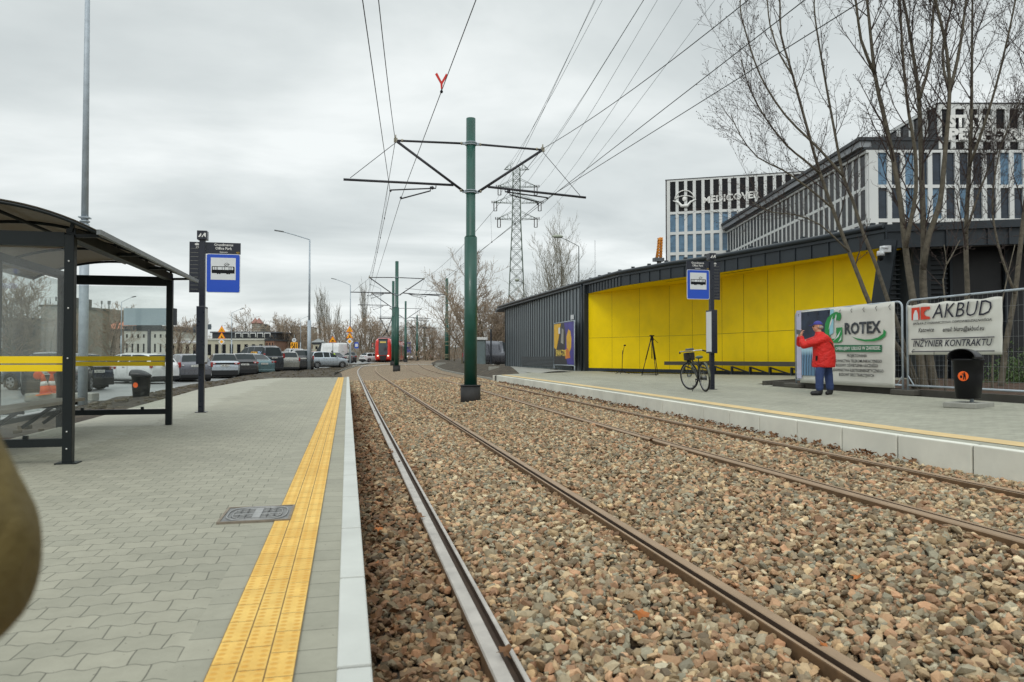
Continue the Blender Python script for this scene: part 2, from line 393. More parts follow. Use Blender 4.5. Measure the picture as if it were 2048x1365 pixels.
def tact():
    t=NT('yellow_tactile_blocks'); v=t.pos(); s=t.n.new('ShaderNodeSeparateXYZ'); t.l.new(v,s.inputs[0]); x,y=s.outputs[0],s.outputs[1]
    u=t.math('DIVIDE',t.math('ADD',x,.455),.0950); fx=t.math('FRACT',u); ci=t.math('FLOOR',u)
    # two dot rows in each block column
    d1=t.math('ABSOLUTE',t.math('SUBTRACT',t.math('ABSOLUTE',t.math('SUBTRACT',fx,.5)),.27)); d1=t.math('MULTIPLY',d1,.095)
    fy=t.math('MULTIPLY',t.math('SUBTRACT',t.math('FRACT',t.math('DIVIDE',y,.0415)),.5),.0415)
    r=t.math('SQRT',t.math('ADD',t.math('MULTIPLY',d1,d1),t.math('MULTIPLY',fy,fy)))
    dot=t.math('SUBTRACT',1.,t.math('MULTIPLY',t.math('SUBTRACT',r,.008),125.),clamp=True)
    jx=t.math('LESS_THAN',t.math('ABSOLUTE',t.math('SUBTRACT',fx,.5)),.474); 
    yo=t.math('ADD',y,t.math('MULTIPLY',ci,.071)); fj=t.math('FRACT',t.math('DIVIDE',yo,.2083)); jy=t.math('GREATER_THAN',fj,.02); j=t.math('MULTIPLY',jx,jy)
    big=t.noise(2,6,v,.7); f2=t.noise(200,3,v)
    col=t.ramp(big,[(.3,s2l((222,176,84))),(.7,s2l((240,202,112)))])
    cb_=t.n.new('ShaderNodeTexWhiteNoise'); cc=t.n.new('ShaderNodeCombineXYZ'); t.l.new(ci,cc.inputs[0]); t.l.new(t.math('FLOOR',t.math('DIVIDE',yo,.2083)),cc.inputs[1]); t.l.new(cc.outputs[0],cb_.inputs['Vector'])
    col=t.mix(.35,col,t.ramp(cb_.outputs[0],[(0,(.72,.7,.62)),(1,(1,1,1))]),'MULTIPLY'); col=t.mix(.4,col,t.ramp(t.noise(5,6,v,.75),[(.35,(.62,.56,.46)),(.6,(1,1,1))]),'MULTIPLY')
    col=t.mix(t.math('MULTIPLY',dot,t.math('MULTIPLY_ADD',t.noise(11,3,v),.9,.35)),col,s2l((204,150,56)))
    col=t.mix(t.math('SUBTRACT',1.,j),col,s2l((110,84,40))); col=t.mix(.2,col,t.ramp(f2,[(.3,(.5,.5,.5)),(.7,(1,1,1))]),'MULTIPLY')
    t.set(Base_Color=col,Roughness=.75); t.bump(t.math('ADD',t.math('MULTIPLY',dot,.8),j),.6,.004); return t.m
tc_=tact()
sheet('tactile_paving',lambda y:-.455,lambda y:-.17,fr(-3,4.98,.5)+[4.99],3,lambda x,y:.2785,tc_)
sheet('tactile_paving',lambda y:-.36,lambda y:-.17,[4.99,5.45],3,lambda x,y:.2785,tc_)
sheet('tactile_paving',lambda y:-.455,lambda y:-.17,[5.45]+fr(5.5,38,1.5),3,lambda x,y:.2785,tc_)
# manhole
mh=empty('manhole_cover',(-.582,5.22,.276),0,'rectangular cast iron cover with oval scalloped relief set against the yellow strip','manhole')
iron=M('cast_iron',(120,120,118),.5,.4,.2,20,.3,90)
MB().box((0,0,.0),(.43,.46,.012)).build('plate',iron,mh,bevel=.003)
m=MB(); 
for sx,L in ((1,.53),): 
    m.box((0,.232,.004),(.45,.016,.014)); m.box((0,-.232,.004),(.45,.016,.014)); m.box((.217,0,.004),(.016,.45,.014)); m.box((-.217,0,.004),(.016,.45,.014))
m.build('frame',M('rust_edge',(128,118,104),.8,.1,.2,20),mh)
m=MB(); 
pts=[(math.copysign(abs(math.cos(a))**.6,math.cos(a))*.19,math.copysign(abs(math.sin(a))**.6,math.sin(a))*.205,.009) for a in [2*PI*i/40 for i in range(41)]]
m.tube(pts,.006,5,cap=False); m.tube([(p[0]*.82,p[1]*.82,.009) for p in pts],.004,5,cap=False)
m.box((0,0,.009),(.05,.30,.008))
for i in range(-3,4):
    for j in range(-4,5):
        if (i*.045/.165)**2+(j*.045/.18)**2<1 and abs(i)>0 and abs(j)>0:
            m.tube([(i*.045+.02*math.cos(a),j*.045+.02*math.sin(a),.008) for a in [PI*k/5 for k in range(6)]],.004,4,cap=False)
m.build('relief',M('cast_iron_worn',(150,150,148),.5,.3,.2,20),mh)
# ================================================================ PLATFORM (right)
def pav2():
    t=NT('pale_platform_paving'); v=t.pos(); b=t.n.new('ShaderNodeTexBrick'); t.l.new(v,b.inputs['Vector']); b.inputs['Scale'].default_value=1
    b.inputs['Brick Width'].default_value=.2; b.inputs['Row Height'].default_value=.1; b.inputs['Mortar Size'].default_value=.003
    b.inputs['Color1'].default_value=(*s2l((150,150,136)),1); b.inputs['Color2'].default_value=(*s2l((164,163,148)),1); b.inputs['Mortar'].default_value=(*s2l((110,110,100)),1)
    mp=t.n.new('ShaderNodeMapping'); t.l.new(v,mp.inputs[0]); mp.inputs['Scale'].default_value=(.8,.25,1); big=t.noise(1.1,6,mp.outputs[0],.65)
    col=t.mix(.7,b.outputs['Color'],t.ramp(big,[(.28,(.66,.67,.62)),(.5,(.95,.95,.93)),(.72,(1.1,1.1,1.06))]),'MULTIPLY')
    f=t.noise(14,5,v,.7); col=t.mix(.35,col,t.ramp(f,[(.3,(.6,.6,.58)),(.65,(1,1,1))]),'MULTIPLY')
    t.set(Base_Color=col,Roughness=.75); t.bump(b.outputs['Fac'],-.2,.004); return t.m
YR=fr(-3,35,.8)
pv2=pav2()
sheet('platform_paving',lambda y:xe(y)+.1,lambda y:10.9 if y<18.2 else (12.3 if y>30 else 16.8-(y-18.2)*.36),YR,12,zp,pv2)
sheet('platform_paving',lambda y:lerpt([(35,7.0),(36.5,9.2),(50,10.4)],y),lambda y:12.6,fr(35,52,1.5),6,lambda x,y:zp(x,35)-.0,pv2)
sheet('tactile_paving',lambda y:xe(y)+.30,lambda y:xe(y)+.58,YR,2,lambda x,y:zp(x,y)+.006,M('worn_yellow_strip',(206,180,130),.8,0,.12,3,.3,40,dirt=.1))
m=MB(); y=-2.6
while y<34.4:
    a,b_=xe(y),xe(y+.985); m.beam((a+.06,y,.19),(b_+.06,y+.976,.19),.12,.47); y+=1.
m.box((xe(34.5)+.6,35.02,.2),(1.3,.12,.43))
kerb2=M('pale_kerb_face',(218,218,206),.8,0,.1,1.2,.15,90,dirt=.22)
tag(m.build('platform_kerb',kerb2,bevel=.01),kind='structure')
m=MB()
for y in YR[:-1]: m.beam((xe(y)+.075,y,.18),(xe(y+.8)+.075,y+.8,.18),.1,.46)
tag(m.build('kerb_joint_mortar',concd),kind='structure')
# mulch bed behind the fence with low kerb
sheet('planting_bed',lambda y:11.25 ,lambda y:18.5,fr(2,19.2,.4),16,lambda x,y:.56+.1*sm(11,13,x)+.03*math.sin(x*2+y*3),soilb,jit=.03)
m=MB()
m.beam((11.1,17.6,.6),(11.1,3,.6),.1,.16); m.beam((11.05,18.0,.60),(13.6,19.3,.64),.12,.14)
tag(m.build('bed_kerb',concd),kind='structure')
# ================================================================ RAILS
def smoothpath(P,step=1.0):
    P=[Vector((a,b,0)) for a,b in P]; out=[]
    for i in range(len(P)-1):
        p0=P[max(i-1,0)];p1=P[i];p2=P[i+1];p3=P[min(i+2,len(P)-1)]
        n=max(2,int((p2-p1).length/step))
        for k in range(n):
            t=k/n; out.append(.5*((2*p1)+(-p0+p2)*t+(2*p0-5*p1+4*p2-p3)*t*t+(-p0+3*p1-3*p2+p3)*t**3))
    out.append(P[-1]); return out
T1=smoothpath([(1.40,-3),(1.40,10),(1.41,20),(1.45,32),(1.5,47),(1.53,58),(1.72,67),(2.25,77),(3.25,88),(4.7,100),(8.1,122),(14.5,160),(26,230),(38,320)])
T2=smoothpath([(5.0,-3),(5.0,8),(5.05,13),(5.2,20),(5.4,30),(5.5,40),(5.55,50),(5.68,58),(6.0,67),(6.55,76),(7.5,88),(8.9,100),(12.1,122),(18.4,160),(30,230),(42,320)])
# rail profile: (offset from gauge corner outwards, z) head, groove, lip
railtop=M('rail_steel_worn',(172,166,158),.45,.15,.22,6,dirt=.25)
railside=M('rail_rust',(104,80,54),.8,.1,.25,12,.3,60)
railrun=M('rail_dull_brown',(150,126,100),.55,.1,.14,3)
groove=M('rail_groove',(62,46,32),.8,.1,.25,10)
prof=[(.074,-.11,1),(.074,-.012,1),(.068,-.003,0),(.056,0,0),(.005,0,0),(-.0,-.005,0),(-.004,-.036,2),(-.040,-.036,2),(-.044,-.006,2),(-.048,-.002,0),(-.066,-.002,0),(-.069,-.008,1),(-.069,-.11,1)]
def rail(name,T,side,off,mats):
    vs=[];fs=[];ms=[]; n=len(prof)
    for i,p in enumerate(T):
        d=(T[min(i+1,len(T)-1)]-T[max(i-1,0)]).normalized(); nr=Vector((d.y,-d.x,0))
        c=p+nr*side*off; zc=zt(p.x+ (0),p.y); zc=zt(c.x,c.y) if False else (zlong(c.y)+(.0 if T is T1 else .16))
        for (u,z,_) in prof:
            q=c+nr*side*u; vs.append((q.x,q.y,zc+z))
    for i in range(len(T)-1):
        for k in range(n-1): fs.append((i*n+k,i*n+k+1,(i+1)*n+k+1,(i+1)*n+k)); ms.append(prof[k+1][2] if prof[k][2]!=0 or prof[k+1][2]!=0 else 0)
    m=MB(); m.v=vs; m.f=fs; m.m=ms; m.sm=[False]*len(fs)
    return m.build(name,mats,None,fix=True)
for T,nm,labs,mm in ((T1,'near',('bright worn grooved rail beside the left platform','brown grooved rail left of the green poles'),(railtop,railrun)),(T2,'far',('grooved rail just right of the green poles','grooved rail nearest the right platform kerb'),(railrun,railrun))):
    for sd_,lb,mt in zip((-1,1),labs,mm):
        o=rail('rail',T,sd_,.72,[mt,railside,groove]); tag(o,lb,'rail','tram rails in the ballast')
# ================================================================ BALLAST STONES + LEAVES (numpy)
def stones(name,pts,sizes,cols,mat,flat=.7):
    N=len(pts); g_=(1+5**.5)/2; base=np.array([(-1,g_,0),(1,g_,0),(-1,-g_,0),(1,-g_,0),(0,-1,g_),(0,1,g_),(0,-1,-g_),(0,1,-g_),(g_,0,-1),(g_,0,1),(-g_,0,-1),(-g_,0,1)],float)/3.4
    V=base[None]*rng.uniform(.62,1.22,(N,12,1)); V=V+rng.uniform(-.09,.09,V.shape); V=np.clip(V,-rng.uniform(.30,.5,(N,1,3)),rng.uniform(.30,.5,(N,1,3)))
    V[:,:,2]*=flat*rng.uniform(.7,1.1,(N,1)); V[:,:,0]*=rng.uniform(.9,1.5,(N,1))
    a=rng.uniform(0,2*PI,N); b=rng.normal(0,.55,N); c=rng.normal(0,.55,N)
    def rot(i,j,ang):
        ca,sa=np.cos(ang)[:,None],np.sin(ang)[:,None]; x=V[:,:,i]*ca-V[:,:,j]*sa; y=V[:,:,i]*sa+V[:,:,j]*ca; V[:,:,i]=x; V[:,:,j]=y
    rot(1,2,b); rot(0,2,c); rot(0,1,a)
    V*=sizes[:,None,None]*1.15; V+=pts[:,None,:]
    tri=np.array([(0,11,5),(0,5,1),(0,1,7),(0,7,10),(0,10,11),(1,5,9),(5,11,4),(11,10,2),(10,7,6),(7,1,8),(3,9,4),(3,4,2),(3,2,6),(3,6,8),(3,8,9),(4,9,5),(2,4,11),(6,2,10),(8,6,7),(9,8,1)]); T=(tri[None]+np.arange(N)[:,None,None]*12).reshape(-1)
    me=bpy.data.meshes.new(name); me.vertices.add(N*12); me.vertices.foreach_set('co',V.ravel())
    nf=N*20; me.loops.add(nf*3); me.loops.foreach_set('vertex_index',T.astype(np.int32)); me.polygons.add(nf)
    me.polygons.foreach_set('loop_start',np.arange(nf,dtype=np.int32)*3)
    at=me.color_attributes.new('col','FLOAT_COLOR','POINT'); cc=np.ones((N,12,4),np.float32); cc[:,:,:3]=cols[:,None,:]; at.data.foreach_set('color',cc.ravel())
    me.materials.append(mat); me.update(calc_edges=True); me.shade_flat()
    o=bpy.data.objects.new(name,me); COL.objects.link(o); return o
def stonemat():
    t=NT('crushed_stone'); a=t.n.new('ShaderNodeAttribute'); a.attribute_name='col'; v=t.pos()
    f=t.noise(70,4,v,.7); col=t.mix(.5,a.outputs['Color'],t.ramp(f,[(.3,(.6,.6,.6)),(.7,(1.15,1.15,1.15))]),'MULTIPLY')
    t.set(Base_Color=col,Roughness=.8); t.bump(f,.3,.004); return t.m
stm=stonemat()
PAL=np.array([s2l(c) for c in [(164,142,112),(178,152,120),(140,136,118),(122,128,116),(192,170,134),(154,118,88),(182,144,114),(116,102,80),(200,188,160),(160,160,144),(136,104,78),(164,148,120),(172,128,98),(104,96,82)]])
def inview(x,y,mg=.3):
    d=x*sY+y*cY+.3; X=x*cY-y*sY; return (d>.6)&(np.abs(X)/d<1024/F+mg)
def field(y0,y1,dens,smin,smax):
    n=int(dens*(y1-y0)*8.); y=rng.uniform(y0,y1,n); x=rng.uniform(-1.2,8.2,n)
    bl=np.array([BL(v) for v in y])+.03; br=np.array([BR(v) for v in y])-.03
    ok=(x>bl)&(x<br)&inview(x,y)
    x=x[ok];y=y[ok]
    # keep stones off the rails
    tx=np.interp(y,[p.y for p in T1],[p.x for p in T1]); ux=np.interp(y,[p.y for p in T2],[p.x for p in T2])
    dd=np.minimum(np.abs(np.abs(x-tx)-.722),np.abs(np.abs(x-ux)-.722)); s=rng.uniform(smin,smax,len(x))*rng.choice([.55,.8,1,1.25],len(x))
    ok=dd>.066+s*.32; x=x[ok];y=y[ok];s=s[ok];dd=dd[ok]
    z=np.array([zt(a,b) for a,b in zip(x,y)])-.055+rng.uniform(-.028,.028,len(x))+.010*np.sin(x*5)*np.sin(y*3.1)-.015*np.exp(-((dd-.06)/.08)**2)
    return np.stack([x,y,z],1),s
parts=[field(.3,7,1700,.028,.060),field(7,16,1200,.033,.062),field(16,26,560,.042,.066),field(26,42,260,.055,.08)]
P_=np.concatenate([p[0] for p in parts]); S_=np.concatenate([p[1] for p in parts])
ci=rng.integers(0,len(PAL),len(P_)); C_=(PAL[ci]*.66+PAL.mean(0)*.34)*np.array([1.04,1.0,.92])*rng.uniform(.55,1.42,(len(P_),1))
# darker, browner stones beside the left kerb
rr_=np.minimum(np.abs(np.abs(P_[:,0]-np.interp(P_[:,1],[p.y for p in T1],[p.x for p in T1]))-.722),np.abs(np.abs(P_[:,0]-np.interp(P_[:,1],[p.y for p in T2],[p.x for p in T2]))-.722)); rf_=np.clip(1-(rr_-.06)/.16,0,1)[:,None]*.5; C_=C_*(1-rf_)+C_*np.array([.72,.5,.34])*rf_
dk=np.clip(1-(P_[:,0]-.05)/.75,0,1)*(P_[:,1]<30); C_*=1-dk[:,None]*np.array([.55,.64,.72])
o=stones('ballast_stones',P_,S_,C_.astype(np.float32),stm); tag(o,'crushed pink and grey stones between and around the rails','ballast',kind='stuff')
# fallen leaves
def leaves(name,pts,sz,mat,label):
    m=MB()
    for p in pts:
        a=random.uniform(0,6.28); k=random.uniform(.6,1.3)*sz; t=Euler((random.uniform(-.6,.6),random.uniform(-.6,.6),a)).to_matrix(); n=11; vs=[]
        for i in range(n):
            b=2*PI*i/n; r=k*(1 if i%2==0 else .5); vs.append(Vector(p)+t@Vector((r*math.cos(b),r*.85*math.sin(b),.25*k*math.cos(b*2))))
        m.add(vs+[Vector(p)],[(i,(i+1)%n,n) for i in range(n)])
    o=m.build(name,mat); md=o.modifiers.new('s','SOLIDIFY'); md.thickness=.0015; tag(o,label,'leaves',kind='stuff')
lf=M('dead_leaf_brown',(104,70,38),.7,0,.4,9); lf2=M('dead_leaf_orange',(168,96,30),.6,0,.3,9)
L1=[];
for i in range(560):
    y=random.uniform(7,33); x=xe(y)-.02-abs(random.gauss(0,.13)); L1.append((x,y,zt(x,y)+random.uniform(-.01,.045)))
for i in range(560):
    y=random.uniform(1.5,26); x=.10+abs(random.gauss(0,.20)); L1.append((x,y,zt(x,y)+random.uniform(-.02,.03)))
for i in range(60):
    y=random.uniform(2,25); x=random.uniform(.3,6); L1.append((x,y,zt(x,y)+.0))
leaves("fallen_leaves",L1,.042,lf,'brown dead leaves gathered along the kerbs and stones')
leaves('orange_leaves',[tuple(G(px,py,zt)+Vector((0,0,.01))) for px,py in [(798,860),(1178,860),(760,1128),(745,848),(1545,838),(1716,1155),(1645,1290),(950,812),(757,1060),(1280,1230)]],.05,lf2,'few bright orange maple leaves lying on the ballast')
# litter / debris lumps on the soil verge
m=MB()
for i in range(500):
    y=random.uniform(8,72); x=random.uniform(lerpt([(0,-6.6),(40,-6.6),(56,-4.6),(72,-1.6)],y),bx(y)-.1 if y<37 else BL(y)-.1); s=random.uniform(.03,.12)
    m.box((x,y,gz(x,y)+.06),(s,s*random.uniform(.6,1.6),s*.5),random.uniform(0,3))
tag(m.build('soil_clods',M('clod',(96,88,72),.95,0,.4,8,.4)),'loose clods and rubble scattered on the dark soil verge','rubble',kind='stuff')
# ================================================================ SHELTER
def glassm():
    t=NT('shelter_glass'); nn=t.n; tr=nn.new('ShaderNodeBsdfTransparent'); gl=nn.new('ShaderNodeBsdfGlossy'); df=nn.new('ShaderNodeBsdfDiffuse')
    tr.inputs[0].default_value=(.95,.97,.96,1); gl.inputs['Roughness'].default_value=.03; df.inputs[0].default_value=(.55,.58,.56,1)
    lw=nn.new('ShaderNodeLayerWeight'); lw.inputs[0].default_value=.5
    m1=nn.new('ShaderNodeMixShader'); t.l.new(t.math('MULTIPLY_ADD',t.math('POWER',lw.outputs['Facing'],4.),.6,.035),m1.inputs[0]); t.l.new(tr.outputs[0],m1.inputs[1]); t.l.new(gl.outputs[0],m1.inputs[2])
    v=t.pos(); f=t.noise(1.6,5,v,.6); g=t.noise(45,3,v,.6); d=t.math('MULTIPLY_ADD',t.ramp(f,[(.4,0.),(.7,1.)]),.06,.03); d=t.math('ADD',d,t.math('MULTIPLY',t.ramp(g,[(.66,0.),(.74,1.)]),.05))
    m2=nn.new('ShaderNodeMixShader'); t.l.new(d,m2.inputs[0]); t.l.new(m1.outputs[0],m2.inputs[1]); t.l.new(df.outputs[0],m2.inputs[2]); t.l.new(m2.outputs[0],t.out.inputs[0]); return t.m
glass=glassm()
def roofm():
    t=NT('smoked_roof_sheet'); nn=t.n; tr=nn.new('ShaderNodeBsdfTranslucent'); tr.inputs[0].default_value=(.27,.24,.19,1)
    t.set(Base_Color=s2l((92,86,74)),Roughness=.3); m=nn.new('ShaderNodeMixShader'); m.inputs[0].default_value=.62
    t.l.new(t.b.outputs[0],m.inputs[1]); t.l.new(tr.outputs[0],m.inputs[2]); t.l.new(m.outputs[0],t.out.inputs[0]); return t.m
frm=M('shelter_frame_paint',(26,32,33),.4,0,.15,3,.04,60); frm.node_tree.nodes['Principled BSDF'].inputs['Specular IOR Level'].default_value=.25
xf,xb,y0,y1,zb=-2.72,-4.25,8.16,12.4,.27
sh=empty('tram_shelter',(xf,y0,zb),0,'dark framed glass tram shelter with smoked barrel roof on the left platform','shelter')
O=Vector((xf,y0,zb)); Lx=xb-xf; Ly=y1-y0; H=2.34
def P(n_,mb,mt,par=None,**k): return mb.build(n_,mt,par or sh,**k)
for x,y,lo in ((0,0,0),(0,Ly,0),(Lx,0,0),(Lx,Ly*.5,-.1),(Lx,Ly,-.1)):
    o=P('post',MB().box((x,y,(H-.05+lo)/2),(.09,.09,H-.05-lo)),frm,bevel=.006)
    if y==0 and x==0:
        for z in (.15,.32,1.05,1.55,2.02): MB().ball((-.0,-.048,z),.009).build('bolt',M('bolt_zinc',(220,220,216),.3,.6,.05,9),o)
        MB().box((0,0,.006),(.2,.16,.012)).build('foot_plate',frm,o)
P('long_beam',MB().b2((-.045,-.0,H-.09),(.045,Ly+.0,H+.02)),frm,bevel=.004); P('long_beam',MB().b2((Lx-.045,-.05,H-.09),(Lx+.045,Ly+.05,H+.02)),frm)
for y in (0,Ly):
    P('top_beam',MB().b2((Lx+.046,y-.04,H-.17),(-.046,y+.04,H-.03)),frm); P('bottom_rail',MB().b2((Lx+.046,y-.035,.17),(-.046,y+.035,.25)),frm)
    g=P('glass_pane',MB().b2((Lx+.05,y-.005,.27),(-.05,y+.005,H-.19)),glass,label=None) if False else MB().b2((Lx+.05,y-.005,.27),(-.05,y+.005,H-.19)).build('glass_pane',glass,sh)
    s=MB(); s.b2((Lx+.06,y-.0085,1.0),(-.06,y-.0055,1.07)); s.b2((Lx+.06,y-.0085,.92),(-.06,y-.0055,.985)); s.build('yellow_stripe',ylws,g)
    for k in (.25,.8): MB().box((Lx*k,y,.265),(.04,.04,.04)).build('glass_clamp',frm,sh)
for a,b in ((0,.5),(.5,1)):
    g=MB().b2((Lx-.005,Ly*a+.05,.3),(Lx+.005,Ly*b-.05,H-.12)).build('glass_pane',glass,sh)
MB().b2((Lx-.03,0,.2),(Lx+.03,Ly,.27)).build('bottom_rail',frm,sh)
# barrel roof
ex,exb,ya,yb=.32,Lx-.55,-.22,Ly+.43; nA=22; Rz0=H-.04; hc=.30; wd=ex-exb
def rz(x): 
    c=wd/2; Rr=(c*c+hc*hc)/(2*hc); xm=(ex+exb)/2; return Rz0-(Rr-hc)+math.sqrt(max(0,Rr*Rr-(x-xm)**2))
xs=[exb+wd*i/nA for i in range(nA+1)]
m=MB(); vs=[(x,y,rz(x)+dz) for y in (ya,yb) for dz in (0,.008) for x in xs]; k=nA+1
fs=[(i,i+1,2*k+i+1,2*k+i) for i in range(nA)]+[(k+i,3*k+i,3*k+i+1,k+i+1) for i in range(nA)]+[(i,k+i,k+i+1,i+1) for i in range(nA)]+[(2*k+i,2*k+i+1,3*k+i+1,3*k+i) for i in range(nA)]
rf=m.add(vs,fs,0,False).build('roof_sheet',roofm(),sh)
for y in (ya+.02,Ly*.25,Ly*.5,Ly*.75,yb-.02):
    MB().tube([(x,y,rz(x)-.022) for x in xs],.02,6).build('roof_rib',frm,sh)
for s_ in (ex,exb): MB().b2((s_-.02,ya,Rz0-.03),(s_+.02,yb,Rz0+.02)).build('gutter_profile',M('alu_edge',(120,124,124),.4,.5,.1,4),sh)
for y in (0,Ly*.33,Ly*.66,Ly):
    MB().beam((0,y,H-.02),(0.02,y,rz(0.02)-.02),.035).build('roof_bracket',frm,sh)
    MB().beam((0,y,H-.06),(ex-.01,y,Rz0-.01),.035).build('roof_bracket',frm,sh)
MB().tube([(0.03,ya,rz(.03)-.02),(.03,yb,rz(.03)-.02)],.014,6).build('purlin',frm,sh)
MB().tube([(Lx/2,ya,rz(Lx/2)-.04),(Lx/2,yb,rz(Lx/2)-.04)],.018,6).build('purlin',frm,sh)
bn=MB(); bn.b2((Lx+.12,.35,.42),(Lx+.5,Ly-.5,.465)); bench=bn.build('bench_seat',M('bench_plank',(134,126,112),.7,0,.2,4,.2,50),sh,bevel=.005)
for y in (.6,1.7,2.8,3.5):
    MB().beam((Lx+.04,y,.12),(Lx+.42,y,.41),.045).beam((Lx+.04,y,.395),(Lx+.48,y,.395),.04).build('bench_bracket',frm,sh)
# ================================================================ STOP SIGNS
def stop_sign(loc,side,label):
    t=empty('tram_stop_sign',loc,0,label,'stop sign','matching tram stop signs on the two platforms')
    MB().b2((-.052,-.052,0),(.052,.052,3.33)).build('post',anthf,t,bevel=.006)
    MB().box((0,0,.006),(.2,.2,.012)).build('base_plate',anthf,t)
    s=side
    bxm=MB().b2((-.09,-.09,3.30),(.09,.09,3.47)).build('top_cube',anthf,t,bevel=.004)
    pm=[(-.075,-.05),(-.03,-.05),(.0,.045),(-.025,.045)]; 
    a=flat([(-.07,-.04),(-.035,-.04),(-.01,.0),(-.015,.04)],(0,-.0905,3.385),(1,0,0),(0,0,1)); b=flat([(-.01,-.04),(.015,-.04),(.03,0),(.06,-.04),(.07,-.04),(.07,.04),(.045,.04)],(0,-.0905,3.385),(1,0,0),(0,0,1))
    merge([a,b]).build('logo',inkw,bxm)
    # wing with line list
    wx0,wx1=(-.235,-.055) if s>0 else (.055,.235)
    wg=MB().b2((wx0,-.012,2.29),(wx1,.012,3.26)).build('line_board',anthf,t)
    lm=MB()
    for k in range(11): lm.b2((wx0+.02,-.0155,3.13-.078*k),(wx1-.02,-.013,3.134-.078*k),)
    lm.build('ruled_lines',M('line_grey',(150,150,140),.5),wg)
    text('25',wg,'lettering',((wx0+wx1)/2+.05*s,-.013,3.145),(1,0,0),(0,0,1),h=.042,mat=inkw)
    merge([flat([(-.035,0),(.035,0),(.035,.03),(-.035,.03)],((wx0+wx1)/2+.045*s,-.013,3.2),(1,0,0),(0,0,1)),flat([(-.008,.03),(.008,.03),(.008,.045),(-.008,.045)],((wx0+wx1)/2+.045*s,-.013,3.2),(1,0,0),(0,0,1))]).build('tram_symbol',inkw,wg)
    hx0,hx1=(.055,.69) if s>0 else (-.69,-.055); cx=(hx0+hx1)/2+.01*s
    hb=MB().b2((hx0,-.012,3.04),(hx1,.012,3.26)).build('name_board',anthf,t)
    text('Grundmanna',hb,'lettering',(cx,-.013,3.195),(1,0,0),(0,0,1),h=.05,w=.345,mat=inkw,off=.012)
    text('Office Park',hb,'lettering',(cx,-.013,3.125),(1,0,0),(0,0,1),h=.05,w=.30,mat=inkw,off=.012)
    text('Katowice',hb,'lettering',(cx,-.013,3.065),(1,0,0),(0,0,1),h=.026,w=.14,mat=inkw,off=.012)
    text('021',hb,'lettering',(hx1-.05,-.013,3.058),(1,0,0),(0,0,1),h=.03,mat=inky)
    px0,px1=(.07,.69) if s>0 else (-.69,-.07); w=px1-px0; zc=2.665; ph=.75
    def rr(a,b,c,d,r):
        P=[]; 
        for (x,y,a0) in ((c-r,d-r,0),(a+r,d-r,90),(a+r,b+r,180),(c-r,b+r,270)):
            for k in range(5): q=R(a0+k*22.5); P.append((x+r*math.cos(q),y+r*math.sin(q)))
        return P
    pl=flat(rr(px0,zc-ph/2,px1,zc+ph/2,.035),(0,-.02,0),(1,0,0),(0,0,1),.012).build('sign_rim',signw,t)
    flat(rr(px0+.012,zc-ph/2+.012,px1-.012,zc+ph/2-.012,.03),(0,-.032,0),(1,0,0),(0,0,1),.002).build('blue_field',blue,pl)
    q0,q1=px0+w*.135,px1-w*.135; flat([(q0,zc-.125),(q1,zc-.125),(q1,zc+.30),(q0,zc+.30)],(0,-.034,0),(1,0,0),(0,0,1),.002).build('white_field',signw,pl)
    # tram pictogram
    u=(q1-q0); c0=(q0+q1)/2; z0=zc+.0
    def F_(poly,off=0): return flat([(c0+a*u,z0+b*u) for a,b in poly],(0,-.036,0),(1,0,0),(0,0,1),.0015,off)
    L=[F_([(-.46,0),(.46,0),(.44,.15),(-.45,.15)]),F_([(-.45,.27),(.43,.27),(.43,.295),(-.45,.295)]),F_([(.40,.15),(.46,.05),(.45,.28),(.40,.29)]),F_([(-.46,.05),(-.42,.05),(-.42,.29),(-.46,.27)])]
    for a in (-.36,-.29,-.24,-.05,.05,.22,.27,.33): L.append(F_([(a,.14),(a+.016,.14),(a+.016,.28),(a,.28)]))
    for a in (-.22,-.14,.16,.24): L.append(F_([(a-.03,-.035),(a+.03,-.035),(a+.035,.0),(a-.035,.0)]))
    def ln(p,q,w_=.014):
        d=Vector((q[0]-p[0],q[1]-p[1])).normalized()*w_/2; nx,ny=-d.y,d.x; return F_([(p[0]+nx,p[1]+ny),(p[0]-nx,p[1]-ny),(q[0]-nx,q[1]-ny),(q[0]+nx,q[1]+ny)],.0002)
    L+= [ln((.03,.3),(.13,.38)),ln((.13,.38),(.25,.38)),ln((.25,.38),(.13,.30)) ,ln((.03,.38),(.14,.45)),ln((.14,.45),(.25,.38)),ln((.03,.38),(.14,.30))]
    merge(L).build('tram_pictogram',ink,pl)
    # timetable case facing the track
    kc=MB().b2((-.075,-.16,.92),(.075,.16,2.02)).build('timetable_case',anthf,t,bevel=.006)
    fx=.0755*s; MB().b2((min(fx,fx+.004*s),-.135,.96),(max(fx,fx+.004*s),.135,1.98)).build('timetable_sheet',signw,kc)
    return t
stop_sign((-2.72,15.02,.27),1,'tram stop sign with blue tram board on the left platform beside the shelter')
o=stop_sign((9.06,17.17,zp(9.06,17.17)),-1,'tram stop sign with blue tram board behind the parked bicycle'); 
